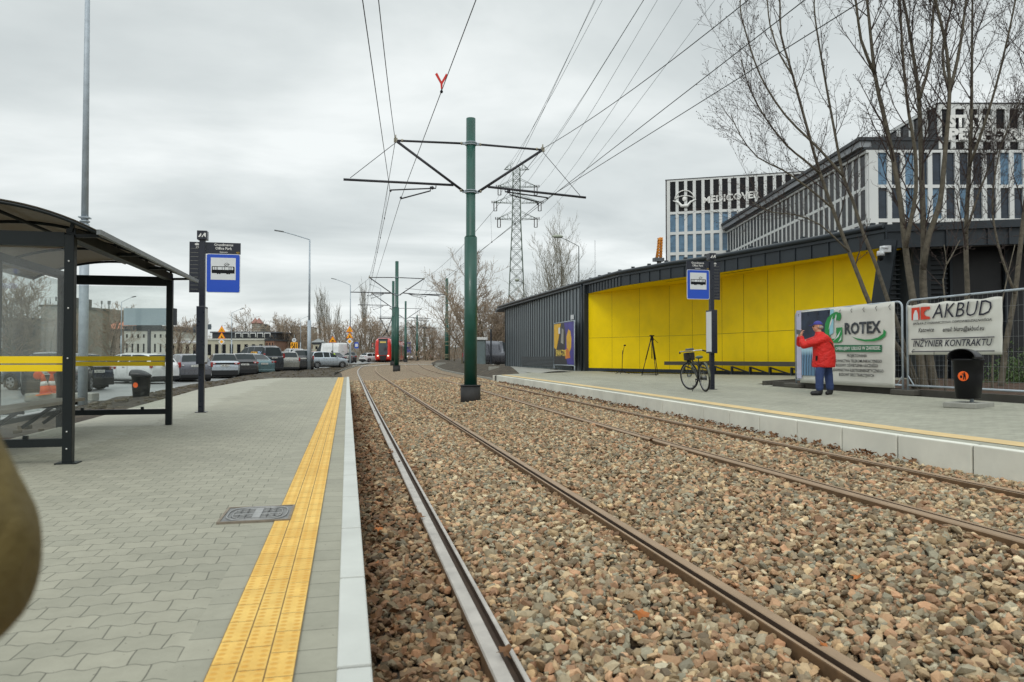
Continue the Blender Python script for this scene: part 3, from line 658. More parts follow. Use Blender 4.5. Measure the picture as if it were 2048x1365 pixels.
# ================================================================ CATENARY POLES
def cat_pole(loc,top=8.05,left=True,right=True,label='',thick=1.0,boomL=3.55,boomR=3.45,rough=False):
    t=empty('catenary_pole',loc,0,label,'pole','green overhead line poles along the tramway')
    if not rough: MB().tube([(0,0,-.25),(0,0,.40)],.285,24,smooth=True).tube([(0,0,.40),(0,0,.43)],[.30,.29],24).build('base_block',M('base_black',(40,40,40),.7,0,.3,3,.2,40,dirt=.2),t)
    s=MB(); s.tube([(0,0,.4 if not rough else -.1),(0,0,top*.575)],.182*thick,24); s.tube([(0,0,top*.575),(0,0,top*.582),(0,0,top)],[.182*thick,.135*thick,.133*thick],24)
    s.build('shaft',green,t)
    if rough: return t
    zU,zL=7.32,5.94
    for z in (zU,zL):
        c=MB(); 
        for dz in (-.03,.03): c.tube([(.16*math.cos(a),.16*math.sin(a),z+dz) for a in [2*PI*k/20 for k in range(21)]],.014,6,cap=False)
        for sx in (-1,1): c.box((sx*.19,0,z),(.1,.06,.07))
        c.build('clamp',galv,t)
    for sx,on,bl in ((-1,left,boomL),(1,right,boomR)):
        if not on: continue
        a=MB().tube([(sx*.2,0,zU),(sx*2.1,0,zU-.04)],.032,8); a.build('tie_tube',steel,t)
        MB().tube([(sx*.2,0,zL),(sx*2.1,0,zU-.06)],.038,8).build('strut_tube',steel,t)
        f=MB(); f.box((sx*2.13,0,zU-.03),(.1,.06,.12)); f.tube([(sx*2.13,0,zU),(sx*2.13,0,zU+.12)],.02,6); f.build('arm_end_fitting',steel2,t)
        for q_ in ((sx*.27,0,zU),(sx*1.95,0,zU-.03),(sx*.28,0,zL+.03)): MB().ball(q_,.045).build('insulator',steel2,t)
        zb_=zL+.16; ze=6.11 if sx<0 else 5.94
        MB().tube([(sx*.5,0,zL+.17),(sx*bl,0,ze)],.035,8).build('boom',steel,t)
        MB().tube([(sx*2.13,0,zU-.1),(sx*(bl-.18),0,ze+.05)],.009,4).build('stay_rope',wire_m,t)
        r=MB(); r.tube([(sx*1.0,-.02,zL+.12),(sx*1.0,-.02,zL+.05),(sx*2.27,0,5.88)],.02,6); r.tube([(sx*1.15,.03,zL+.1),(sx*1.15,.03,zL-.02),(sx*1.98,0,5.65 if sx<0 else 5.74)],.02,6)
        r.ball((sx*2.27,0,5.86),.035); r.ball((sx*1.98,0,5.68),.035); r.ball((sx*1.1,0,zL+.06),.05); r.build('registration_arm',steel,t)
    return t
cat_pole((3.42,20.68,.10),label='nearest and tallest green pole on black base in the gravel, arms both ways')
cat_pole((3.76,58.2,.2),top=8.6,label='second green pole between the tracks, in front of the red tram')
cat_pole((4.55,76,.44),top=8.6,right=False,label='slimmer green pole just behind the second one, arm to the left only')
for i,(px,y,tp,lb) in enumerate([(811,101,8.9,'green pole right behind the tram with arms both ways'),(834,135,8.9,'green pole right of the tram, fourth along the line'),(848,172,8.9,'distant green pole, fifth along the line'),(864,222,8.9,'most distant green pole of the row')]):
    p=GY(px,713,y); tx=(np.interp(y,[q.y for q in T1],[q.x for q in T1])+np.interp(y,[q.y for q in T2],[q.x for q in T2]))/2
    cat_pole((p.x,y,zt(p.x,y)),top=8.3,label=lb)
sp=cat_pole((11.65,88,.53),top=10.2,thick=1.25,rough=True,label='green pole with pale bands right of the tracks beside the bare tree')
b=MB()
for z in (2.1,2.5,1.0,3.8,4.6,5.4,6.1,.6,.8,7.2,8.2): b.tube([(0,0,z),(0,0,z+.06)],.235 if z<5.8 else .18,16)
b.build('metal_band',M('band_pale',(168,160,132),.5,.3),sp)
MB().tube([(-.2,0,8.25),(-4.6,-.1,8.2)],.05,6).tube([(-.2,0,8.5),(-5.0,0,8.9)],.02,5).build('boom',steel,sp)
# ================================================================ OVERHEAD WIRES
def wire(pts,r,label,mat=wire_m,group='tram overhead wires',sag=0,nseg=10):
    out=[]
    for a,b in zip(pts,pts[1:]):
        a=Vector(a);b=Vector(b); s=sag if hasattr(sag,'__len__')==False else 0
        for k in range(nseg): t=k/nseg; q=a.lerp(b,t); q.z-=4*sag*t*(1-t)*min(1,(b-a).length/38); out.append(q)
    out.append(Vector(pts[-1])); o=MB().tube(out,r,5).build('overhead_wire',mat); tag(o,label,'wire',group); return o
def pw(px,py,z): return GZ(px,py,z)
def ext(a,b,k): a=Vector(a);b=Vector(b); return b+(b-a)*k
# left track messenger + two contact wires
def thru(pole,near,far,r,label,sag=0,k=1.6):
    nr=Vector(near); e=ext(pole,nr,k); e.z=nr.z+(.3 if sag else 0)
    return wire([e,nr,pole]+list(far),r,label,sag=sag)
m1=Vector((1.28,20.68,7.38)); m2=Vector((1.62,58.2,7.5)); m3=Vector((2.35,76,7.7))
thru(m1,pw(757,0,7.05),[m2,m3,(4.2,101,8.),(10.2,135,8.2)],.0085,'carrier wire over the left track, starting at the tip of the near pole arm',sag=.5)
c1=Vector((1.14,20.68,5.94)); thru(c1,pw(725,0,5.9),[(1.55,58.2,6.05),(2.2,76,6.1),(4.5,101,6.2),(10.5,135,6.3)],.0075,'leftmost overhead wire, running down over the left track')
c2=Vector((1.42,20.68,5.70)); thru(c2,pw(952,0,6.3),[(1.75,58.2,6.05),(2.5,76,6.15),(5.,101,6.2)],.0075,'wire rising to the right with the red marker on it')
r1=Vector((5.53,20.68,7.40)); q2=Vector((5.9,58.2,7.5))
thru(r1,pw(1497,0,7.1),[q2,(7.,76,7.7),(9.,101,8),(14.6,135,8.2)],.0085,'carrier wire over the right track from the tip of the right pole arm',sag=.5)
thru((5.68,20.68,5.92),pw(1610,0,5.9),[(5.6,58.2,6.05),(6.8,76,6.1),(9.2,101,6.2),(14.5,135,6.3)],.0075,'upper of two contact wires over the right track')
thru((5.40,20.68,5.78),pw(1728,0,5.85),[(5.95,58.2,6.0),(7.,76,6.1),(9.4,101,6.2)],.0075,'lower of two contact wires over the right track')
# droppers between carrier and contact wires (one hanger set per track)
for (a,b,c,d,lb) in ((m1,m2,c1,Vector((1.55,58.2,6.05)),'thin hangers between the wires over the left track'),(r1,q2,Vector((5.68,20.68,5.92)),Vector((5.6,58.2,6.05)),'thin hangers between the wires over the right track')):
    m=MB()
    for k in range(1,9):
        t=k/9; p=a.lerp(b,t); p.z-=4*.5*t*(1-t); q=c.lerp(d,t); m.tube([p,q],.004,3); m.box(q,(.03,.05,.06))
    tag(m.build('wire_hangers',wire_m),lb,'wire hangers','hangers of the tram overhead line')
# red marker
vp=Vector((1.65,13.26,6.15)); vp=pw(883,185,6.02)
t=empty('red_line_marker',vp,0,'small red V shaped marker clipped to the overhead wire','marker')
rd=M('red_marker',(206,36,22),.4)
merge([flat([(-.012,0),(.012,0),(.02,.09),(.11,.25),(.08,.28),(0,.13),(-.08,.28),(-.115,.25),(-.02,.09)],(0,0,.06),(1,0,0),(0,0,1),.012)]).build('v_plate',rd,t)
MB().ball((0,0,.01),(.028,.035,.028)).tube([(0,0,.0),(0,0,.08)],.008,5).build('clip',ink,t)
# high voltage lines
PY=(40.27,175.4)
def hv(ax,ay,tx,ty,lb,dd=62,r=.028):
    a=GD(ax,ay,180); b=GD(tx,ty,dd); e=ext(a,b,.75); o=MB().tube([a,a.lerp(b,.25)-Vector((0,0,1.0)),a.lerp(b,.5)-Vector((0,0,1.3)),a.lerp(b,.75)-Vector((0,0,.9)),b,e],[r]*4+[r*.62,r*.45],4).build('high_voltage_wire',wire_hv); tag(o,lb,'wire','high voltage lines from the lattice pylon')
for a in [(1009,339,1205,0,'earth wire from the left end of the top crossarm of the pylon'),(994,378,1191,0,'power line from the left end of the second pylon crossarm'),(986,411,1189,0,'power line from the left tip of the widest pylon crossarm'),(994,443,1288,0,'power line from the left end of the lowest pylon crossarm'),
          (1058,339,1287,0,'earth wire from the right end of the top crossarm of the pylon'),(1076,378,1315,0,'power line from the right end of the second pylon crossarm'),(1085,411,1365,0,'power line from the right tip of the widest pylon crossarm'),(1077,443,1430,0,'power line from the right end of the lowest pylon crossarm')]: hv(*a)
# ================================================================ STREET LAMPS
def lamp(loc,h,armx,armz,label,r=.085,rb=None,rot=0,kink=.38,mat=galv,old=False,hh=None):
    t=empty('street_lamp',loc,rot,label,'street lamp','street lamps')
    rb=rb or r*1.35; MB().tube([(0,0,-.1),(0,0,h*kink)],rb,10).tube([(0,0,h*kink),(0,0,h)],[r,r*.62],10).build('pole',mat,t)
    MB().tube([(0,0,h-.1),(0,0,h),(armx*.45,0,h+armz*.55),(armx*.72,0,h+armz*.82),(armx*.8,0,h+armz*.9)],r*.42,8).build('arm',mat,t)
    if old: MB().ball((armx*.95,0,h+armz+.02),(abs(armx)*.26,.16,.15)).build('lamp_head',M('old_lamp_grey',(150,156,140),.5),t)
    else: MB().beam((armx*.74,0,h+armz*.86),(armx,0,h+armz),.28,.07).build('lamp_head',M('lamp_head_grey',(100,104,106),.5,.3),t)
    return t
l=lamp((-6.79,21.35,-.05),12.2,-1.6,.9,'nearest street lamp column rising behind the shelter, out of the frame top',r=.088,rb=.115,kink=.40)
m=MB(); m.tube([(.11*math.cos(a),.11*math.sin(a),4.95) for a in [2*PI*k/14 for k in range(15)]],.02,5,cap=False); m.box((0,0,5.05),(.25,.25,.03)); m.build('collar',galv,l)
p=G(618,741,lambda x,y:zlong(y)); lamp((p.x,p.y,p.z),11.2,-2.9,.7,'tall grey street lamp beside the silver parked car',r=.10,rb=.16,kink=.38)
p=GY(701,722,101); lamp((.35,101,.4),10.5,-2.5,.85,'street lamp carrying the triangle and diamond road signs',r=.09,rb=.14,kink=.35)
lamp(tuple(GY(761,718,150)),14.1,-2.2,.8,'distant street lamp behind the tram pantograph',r=.08)
lamp(tuple(GY(463,713,88)),4.9,1.2,.5,'slim street lamp in front of the cream pavilion',r=.05,mat=galv)
lamp(tuple(GY(601,713,120)),5.8,1.3,.5,'slim street lamp left of the tall grey one',r=.05)
lamp(tuple(GY(242,713,80)),5.4,1.3,.6,'street lamp seen through the far shelter glass',r=.05)
lamp(tuple(GD(1158,713,62)),9.3,-1.95,.75,'old street lamp with bulky head behind the tram stop shed roof',r=.06,mat=M('dark_lamp_pole',(60,66,62),.5),old=True)
lamp(tuple(GD(1052,713,75)),7.3,-1.0,.45,'small old street lamp beside the foot of the pylon',r=.05,mat=_M['dark_lamp_pole'],old=True)
# ================================================================ FENCE PANELS + BANNERS
def fpanel(ya,yb,label,x=10.97,zt_=None):
    z0=zp(x,ya)+.10; H=1.80; L=ya-yb
    t=empty('mesh_fence',(x,ya,z0),0,label,'fence panel','mesh site fence panels on the right platform')
    def rr(r=.12):
        P=[(0,0,.0),(0,0,H-r)]+[(0,-r+r*math.cos(a),H-r+r*math.sin(a)) for a in [PI/8*k for k in range(1,4)]]+[(0,-r,H),(0,-L+r,H)]+[(0,-L+r-r*math.sin(a),H-r+r*math.cos(a)) for a in [PI/8*k for k in range(1,4)]]+[(0,-L,H-r),(0,-L,0)]; return P
    MB().tube(rr(),.021,8).tube([(0,0,.10),(0,-L,.10)],.019,8).tube([(0,-.0,.3),(0,-.16,.1)],.012,6).tube([(0,-L,.3),(0,-L+.16,.1)],.012,6).build('tube_frame',galv,t)
    m=MB(); y=.1
    while y<L-.02: m.tube([(0,-y,.1),(0,-y,H)],.0022,3,cap=False); y+=.1
    z=.24
    while z<H: m.tube([(.0,0,z),(.0,-L,z)],.0024,3,cap=False); z+=.26
    m.build('wire_mesh',galvd,t)
    return t
fpanel(16.42,12.80,'mesh fence panel carrying the green and white banner, left of the joint')
fpanel(12.66,9.12,'mesh fence panel carrying the red and black banner, behind the litter bin')
fpanel(9.0,5.5,'mesh fence panel at the right edge of the frame')
def fblock(y,lb): 
    t=MB().box((10.97,y,zp(10.97,y)+.055),(.22,.62,.11)).build('concrete_block',concd,bevel=.02); tag(t,lb,'concrete foot','concrete feet under the site fence')
fblock(16.5,'long concrete foot under the left end of the fence'); fblock(12.73,'concrete foot under the joint between the two banner panels'); fblock(9.06,'concrete foot under the fence at the frame edge')
def cloth(name,x,ya,yb,za,zb_,mat,label):
    n,k=40,16; vs=[];fs=[]
    for j in range(k+1):
        for i in range(n+1):
            u=i/n; v=j/k; y=ya+(yb-ya)*u; z=za+(zb_-za)*v - .012*math.sin(u*PI*8)*(v**3) ; vs.append((x+.006*math.sin(u*23+v*5)+.004*math.sin(v*17-u*9),y,z))
    for j in range(k):
        for i in range(n): a=j*(n+1)+i; fs.append((a,a+1,a+n+2,a+n+1))
    o=MB().add(vs,fs,0,True).build(name,mat); md=o.modifiers.new('s','SOLIDIFY'); md.thickness=.003
    return o
bw=M('banner_white',(208,208,200),.6,0,.05,1.5,.25,5,bd=.03)
XB=10.925
def bp(px,py): return GZ and Vector((XB,(lambda r:XB/r[0]*r[1])(ray(px,py)),CZ+(lambda r:XB/r[0]*r[2])(ray(px,py))))
# banner 1
b1=cloth('banner',XB,bp(1600,700).y,bp(1790,700).y,bp(1700,766).z-.06,bp(1700,613).z-.0,bw,''); b1['label']='white banner with a big green G and a blue night photo on its left end'; b1['category']='banner'
yd=(0,-1,0); up=(0,0,1)
def at(px,py,off=.0): v=bp(px,py); return Vector((XB-.022-off,v.y,v.z))
def ban_text(par,s,pxl,pxr,py,h,mat=ink,shear=0,off=.0,sp=1,bold=0):
    a=at(pxl,py); b=at(pxr,py); z=a.z
    return text(s,par,'lettering',(XB-.022-off,a.y,z),yd,up,h=h,w=abs(a.y-b.y),mat=mat,align='LEFT',shear=shear,off=bold,spacing=sp)
def pxq(pts,off=0): return [(-(at(a,b).y),at(a,b).z) for a,b in pts]
def bpoly(par,name,pts,mat,off=0,th=.0015): return flat(pxq(pts),(XB-.022-off,0,0),yd,up,th).build(name,mat,par)
# photo strip
def nightm():
    t=NT('night_photo_print'); v=t.pos(); s=t.n.new('ShaderNodeSeparateXYZ'); t.l.new(v,s.inputs[0]); y,z=s.outputs[1],s.outputs[2]
    f=t.noise(2.5,5,v); base=t.ramp(f,[(.35,s2l((22,26,44))),(.7,s2l((44,60,84)))])
    w_=t.n.new('ShaderNodeTexWave'); w_.inputs['Scale'].default_value=5; w_.inputs['Distortion'].default_value=2; t.l.new(v,w_.inputs[0]); w_.bands_direction='Y'
    lo=t.math('LESS_THAN',z,1.52); st=t.math('MULTIPLY',lo,t.math('POWER',w_.outputs[0],2.)); col=t.mix(st,base,s2l((130,180,220)))
    gl=t.math('SUBTRACT',1.,t.math('MULTIPLY',t.math('ABSOLUTE',t.math('SUBTRACT',z,1.50)),7.),clamp=True); col=t.mix(t.math('MULTIPLY',gl,.8),col,s2l((190,225,240)))
    t.set(Base_Color=col,Roughness=.5); return t.m
nm=nightm(); z0=bp(1700,755).z
MBp=flat([(-16.10,z0-.0),(-14.95,z0-.0),(-15.15,z0+.9),(-14.98,z0+1.55),(-16.10,z0+1.55)],(XB-.020,0,0),yd,up,.0015).build('night_photo',nm,b1)
flat([(-16.30,z0-.08),(-16.10,z0-.08),(-16.10,z0+1.6),(-16.30,z0+1.6)],(XB-.0185,0,0),yd,up,.001).build('lilac_border',M('lilac_print',(186,186,208),.6),b1)
flat([(-15.02,z0+.95),(-14.88,z0+1.0),(-14.86,z0+1.55),(-14.98,z0+1.55)],(XB-.0215,0,0),yd,up,.001).build('light_streak',M('pale_cyan_print',(150,205,222),.5),b1)
gr=M('print_green',(34,140,70),.5,0,.15,3); gd=M('print_dark_green',(18,108,68),.5,0,.15,3)
G1=[(1651,662),(1652,648),(1657,636),(1665,628),(1674,624),(1683,627),(1684,634),(1681,642),(1675,641),(1672,636),(1665,640),(1661,650),(1660,662),(1661,672),(1665,678),(1671,678),(1674,674),(1675,668),(1674,666),(1674,656),(1686,655),(1686,683),(1678,686),(1668,686),(1659,683),(1653,674)]
bpoly(b1,'green_letter_g',G1,gr,0)
for pts in ([(1659,660),(1662,645),(1667,632),(1665,646)],[(1671,640),(1674,628),(1675,634),(1673,642)],[(1667,684),(1674,676),(1684,660),(1679,674)],[(1678,685),(1683,676),(1685,670),(1684,680)]): bpoly(b1,'white_leaf_vein',pts,signw,.002)
ban_text(b1,'ROTEX',1691,1764,668.5,.245,M('banner_letter_grey',(52,56,62),.4,0,.5,8),bold=.035)
sw=[(1705,673.5),(1715,677),(1730,679.5),(1745,679),(1758,675),(1768,668),(1769,659),(1774,664),(1773,672),(1764,679.5),(1750,683),(1732,683.5),(1716,680)]
bpoly(b1,'green_swoosh',sw,gr,.001)
bpoly(b1,'green_bar',[(1670.5,704),(1670.5,690.5),(1765.5,690.5),(1765.5,704.5)],gd,0)
ban_text(b1,'OFERUJEMY USŁUGI W ZAKRESIE:',1673,1763,700.7,.075,inkw,off=.002,bold=.015)
for s,a,b,y in (('PROJEKTOWANIA',1696,1736,714.6),('BUDOWNICTWA TELEKOMUNIKACYJNEGO',1664,1766,724.6),('BUDOWY OŚWIETLENIA ULICZNEGO',1674,1758,733.3),('BUDOWNICTWA ELEKTROENERGETYCZNEGO',1664,1769,742.4),('BUDOWY SIECI TRAKCYJNYCH',1680,1750,751.8)): ban_text(b1,s,a,b,y,.062,ink,bold=.02,off=.003)
m=MB()
for k in range(9):
    y=16.2-k*.39; m.tube([(XB-.0,y,2.30),(XB-.04,y,2.36),(XB+.05,y,2.45),(XB+.06,y,2.36)],.006,4)
m.build('cable_tie',black,b1)
# banner 2
b2=cloth('banner',XB,bp(1816,650).y,bp(2005,650).y,bp(1900,712).z+.02,bp(1900,600).z-.03,bw,''); b2['label']='white banner with a red square logo and big slanted black lettering'; b2['category']='banner'
rdp=M('print_red',(206,58,34),.5,0,.08,3)
bpoly(b2,'red_logo',[(1825,641),(1825,616.5),(1841,615),(1841,640)],rdp); bpoly(b2,'red_logo',[(1843.5,640),(1843.5,614.8),(1861.5,613.5),(1861.5,619),(1855,620),(1850.5,624),(1850,629),(1854,633),(1861.5,634),(1861.5,638.5)],rdp)
bpoly(b2,'white_arch',[(1828.5,641),(1829,630),(1832,621.5),(1835,620.5),(1838,629),(1838.5,640.5)],signw,.002)
ban_text(b2,'AKBUD',1866,1986,637.5,.275,M('print_navy',(24,26,44),.5),shear=.22,bold=-.004)
ban_text(b2,'SPÓŁKA Z OGRANICZONĄ ODPOWIEDZIALNOŚCIĄ',1828,1986,650.5,.042,ink,shear=.25,bold=.02,off=.003)
ban_text(b2,'Katowice',1839,1870,665,.085,ink,shear=.25,bold=.012,off=.003); ban_text(b2,'email: biuro@akbud.eu',1888,1971,664,.085,ink,shear=.25,bold=.012,off=.003)
ban_text(b2,'INŻYNIER KONTRAKTU',1828,1987,694,.125,M('print_navy',(24,26,44),.5),shear=.25,bold=.01)
za,zc_=at(1900,677).z,at(1900,703).z
for z,pa in ((za,0),(zc_,0)): 
    a=at(1824.5,677).y; b=at(1991,677).y; flat([(-a,z-.009),(-b,z-.009),(-b,z+.009),(-a,z+.009)],(XB-.022,0,0),yd,up,.0015).build('ruled_line',M('print_grey',(70,70,78),.5),b2)
m=MB()
for y,z in ((12.44,2.33),(11.8,2.37),(11.1,2.37),(10.4,2.37),(10.3,1.9),(10.3,1.4),(12.44,1.4),(11.9,1.36),(11.3,1.36)): m.tube([(XB-.03,y,z),(XB-.03,y,z+.06),(XB+.05,y,z+.1)],.006,4)
m.build('cable_tie',black,b2)
# ================================================================ LITTER BINS
def bin_(loc,label,slab=True,rz=0,s=1):
    t=empty('litter_bin',loc,rz,label,'litter bin')
    if slab: MB().box((0,.0,.035),(.50,.62,.085)).build('concrete_slab',conc,t,bevel=.012)
    MB().tube([(.05,0,.0),(.05,0,.35)],.03,8).build('post',galv,t)
    # tapering body, slightly oval
    def ring(z,rx,ry,n=28): return [(rx*math.copysign(abs(math.cos(a))**.8,math.cos(a)),ry*math.copysign(abs(math.sin(a))**.8,math.sin(a)),z) for a in [2*PI*k/n for k in range(n)]]
    rs=[ring(.14,.145,.175),ring(.15,.165,.195),ring(.5,.185,.225),ring(.74,.197,.24),ring(.745,.21,.255),ring(.765,.212,.258),ring(.775,.2,.245)]
    m=MB(); n=28
    vs=[v for r in rs for v in r]; fs=[(i*n+j,i*n+(j+1)%n,(i+1)*n+(j+1)%n,(i+1)*n+j) for i in range(len(rs)-1) for j in range(n)]+[tuple(range(n))[::-1]]
    m.add(vs,fs,0,True); m.build('body',black,t)
    vs=[]; k=14; L=12; m=MB()
    for i in range(L+1):
        u=i/L; y=-.235+.48*u; wf=math.sqrt(max(0,1-((u-.30)/.72)**2)) if u>.30 else 1; wf=max(wf,.12); hgt=.155*(1-max(0,(u-.2)/.8)**2.2*.93)
        for j in range(k+1):
            a=PI*j/k; vs.append((.205*wf*math.cos(a),y,.772+hgt*math.sin(a)**.8))
    fs=[(i*(k+1)+j,i*(k+1)+j+1,(i+1)*(k+1)+j+1,(i+1)*(k+1)+j) for i in range(L) for j in range(k)]
    h=m.add(vs,fs,0,True).build('hood',M('hood_plastic',(46,46,50),.4,0,.1,9),t,fix=False); md=h.modifiers.new('s','SOLIDIFY'); md.thickness=.012
    MB().tube([(.19*math.cos(a)*.98,-.1+.0*a,.73) for a in (0,PI)],.004,4).build('inner_bar',black,t)
    return t
bt=bin_((9.75,9.95,zp(9.75,9.95)),'black litter bin with round orange sticker on a concrete slab before the fence',rz=R(-69))
# sticker on the face toward the camera (left part)
O=Vector((9.75,9.95,zp(9.75,9.95)))
def onbin(t,ang,z,r=.235):
    a=ang; return Vector((r*math.cos(a),r*math.sin(a),z))
fw=Vector((-sY*0,-1,0))
def disc(c,xd,up_,r,n=24): return flat([(r*math.cos(2*PI*k/n),r*math.sin(2*PI*k/n)) for k in range(n)],c,xd,up_,.003)
orm=M('sticker_orange',(240,98,20),.45)
# local frame of the bin: rotated; camera side is local -X
sc_=Vector((.03,-.226,.50)); xd=Vector((1,.06,0)).normalized()
d=disc(sc_,xd,Vector((0,0,1)),.078); s_=d.build('orange_sticker',orm,bt)
def sk(poly): return flat(poly,sc_+Vector((0,-.004,0)),xd,(0,0,1),.002)
merge([sk([(-.04,-.03),(-.015,-.03),(-.01,.01),(-.045,.01)]),sk([(.0,-.055),(.012,-.055),(.02,0),(.03,-.055),(.042,-.055),(.035,.035),(.005,.035)]),sk([(-.02,.03),(.01,.025),(.01,.04),(-.015,.04)]),flat([(.02+.012*math.cos(k),.05+.012*math.sin(k)) for k in [2*PI*i/10 for i in range(10)]],sc_+Vector((0,-.004,0)),xd,(0,0,1),.002)]).build('litter_pictogram',ink,s_)
tb=bin_(tuple(GY(282,806,21.8).xy)+(.04,),'black bin with orange sticker seen through the far shelter glass',slab=False,rz=R(-100))
c=Vector((.1,-.19,.5)); disc(Vector((.205,-.06,.52)),Vector((.1,1,0)),Vector((0,0,1)),.07).build('orange_sticker',orm,tb)
# ================================================================ TRIPOD, MIC STAND
t=empty('camera_tripod',tuple(GY(1304,748,27.6).xy)+(zp(12,28),),R(10),'tall black camera tripod standing before the yellow wall','tripod')
hT=1.42
for a in (-100,20,150):
    x,y=.40*math.cos(R(a)),.40*math.sin(R(a)); g=MB(); g.tube([(x*.12,y*.12,hT),(x*.6,y*.6,hT*.46)],.022,6).tube([(x*.6,y*.6,hT*.46),(x,y,0)],.015,6); g.ball((x*.6,y*.6,hT*.46),.03).ball((x,y,.01),.02); g.build('leg',black,t)
MB().tube([(0,0,hT-.75),(0,0,hT+.08)],.018,6).tube([(.4*math.cos(R(a)),.4*math.sin(R(a)),.03) for a in (-100,20,150,-100)],.009,5).build('spreader',black,t)
MB().box((0,0,hT+.02),(.11,.11,.08)).ball((0,0,hT+.1),.06).box((0,0,hT+.17),(.16,.1,.05)).tube([(0,0,hT+.12),(.22,-.1,hT-.12)],.01,5).build('fluid_head',black,t)
t=empty('microphone_stand',tuple(GY(1244,746,30.2).xy)+(zp(12,30),),0,'slim black microphone stand before the left end of the yellow wall','microphone stand')
MB().tube([(0,0,.06),(.03,0,1.02)],.014,6).tube([(.02,0,.75),(.09,-.05,1.22)],.01,6).build('pole',black,t); MB().ball((.11,-.06,1.24),(.06,.035,.035)).build('microphone',black,t)
for a in (0,125,235): MB().tube([(0,0,.12),(.34*math.cos(R(a)),.34*math.sin(R(a)),.01)],.012,5).build('leg',black,t)
# ================================================================ BICYCLE
def bicycle():
    pr=G(1411,784,zp); 
    hd=Vector((.115,.993,0)).normalized(); pf0=pr+hd*1.04; ang=math.atan2(hd.y,hd.x)
    t=empty('bicycle',(pr.x,pr.y,zp(pr.x,pr.y)),ang,'dark green city bicycle on its kickstand beside the right stop sign','bicycle')
    r=.335
    def wheel(x,nm,rz=0,lean=0):
        w_=MB().tube([(r*math.cos(a),0,r*math.sin(a)) for a in [2*PI*k/36 for k in range(37)]],.02,6,cap=False).build('wheel',rubber,t); w_.location=(x,0,r+.02); w_.rotation_euler=(0,0,rz)
        m=MB().tube([((r-.03)*math.cos(a),0,(r-.03)*math.sin(a)) for a in [2*PI*k/36 for k in range(37)]],.010,5,cap=False); m.build('rim',M('chrome_dull',(150,150,150),.35,.7,.1,9),w_)
        s=MB()
        for k in range(20): a=2*PI*k/20; s.tube([(.02*math.cos(a+.5),.02*(-1)**k,.02*math.sin(a+.5)),((r-.03)*math.cos(a),0,(r-.03)*math.sin(a))],.0018,3,cap=False)
        s.tube([(0,-.05,0),(0,.05,0)],.022,8); s.build('spokes',galvd,w_); return w_
    wheel(0,'r'); wheel(1.05,'f',R(20))
    fm=M('bike_dark_green',(40,44,36),.35,.1,.2,9); z=r+.02
    f=MB(); bb=(.43,0,.29); st=(.30,0,.74); ht=(.86,0,.80); hb=(.885,0,.68)
    for a,b,q in ((bb,st,.016),(bb,hb,.019),((.32,0,.62),ht,.016),(ht,hb,.02)): f.tube([a,b],q,8)
    for s in (-1,1):
        f.tube([(0,.055*s,z),bb],.009,6); f.tube([(0,.055*s,z),(.31,.02*s,.66)],.008,6)
    f.build('frame',fm,t)
    g=MB(); 
    for s in (-1,1): g.tube([(.895,.05*s,.66),(1.0,.05*s,.48),(1.05,.05*s,z)],.011,6)
    g.box((.89,0,.67),(.05,.12,.03)); g.tube([(.885,0,.68),(.85,0,.96)],.013,6); g.build('fork',fm,t)
    h=MB(); h.tube([(.70,.32,.98),(.78,.28,1.0),(.86,.16,1.0),(.87,0,.99),(.86,-.16,1.0),(.78,-.28,1.0),(.70,-.32,.98)],.012,8); o=h.build('handlebar',M('chrome',(190,190,190),.25,.8,.1,9),t)
    gg=MB(); 
    for s in (-1,1): gg.tube([(.75,.30*s,.99),(.64,.335*s,.965)],.019,8)
    gg.build('grip',black,o)
    MB().ball((.22,0,.84),(.14,.09,.04)).ball((.30,0,.83),(.13,.045,.03)).tube([st,(.27,0,.82)],.013,6).build('saddle',M('saddle_green',(66,84,70),.5),t)
    m=MB(); 
    for a0,a1,c in ((20,200,0),(25,165,1.05)):
        P=[(c+(r+.04)*math.cos(R(a)),0,z+(r+.04)*math.sin(R(a))) for a in range(a0,a1,12)]
        for p,q in zip(P,P[1:]): m.beam(p,q,.05,.006)
    m.build('mudguard',M('mudguard_olive',(84,88,70),.5,0,.2,5),t)
    m=MB(); 
    for s in (-1,1): m.tube([(.28,.06*s,.72),(-.28,.06*s,.74)],.006,5).tube([(-.22,.06*s,.73),(0,.06*s,z)],.005,5)
    for x in (-.2,-.05,.1): m.tube([(x,-.06,.73),(x,.06,.73)],.005,5)
    m.build('rack',black,t)
    m=MB().tube([(.43,-.07,.29),(.43,.07,.29)],.02,8); m.tube([(.43,.07,.29),(.36,.08,.14)],.009,5).tube([(.43,-.07,.29),(.50,-.08,.44)],.009,5).box((.36,.13,.14),(.09,.08,.02)).box((.50,-.13,.44),(.09,.08,.02))
    m.tube([(.43+.09*math.cos(a),-.045,.29+.09*math.sin(a)) for a in [2*PI*k/18 for k in range(19)]],.006,4,cap=False); m.build('crank',steel,t)
    MB().box((.22,-.05,.31),(.48,.02,.07)).build('chain_guard',black,t)
    MB().tube([(.40,.03,.27),(.34,.22,.0)],.009,5).build('kickstand',black,t)
    MB().box((.93,0,.86),(.13,.26,.2)).build('front_bag',M('bag_black',(38,34,30),.7,0,.2,9),t,bevel=.02)
    MB().ball((1.02,0,.74),(.05,.045,.045)).build('headlight',black,t)
    MB().box((.80,.02,1.04),(.1,.2,.05),R(20)).build('handlebar_case',M('case_grey',(90,96,104),.3),t,bevel=.012)
    t.rotation_euler=Euler((R(-5),0,ang)); return t
bicycle()
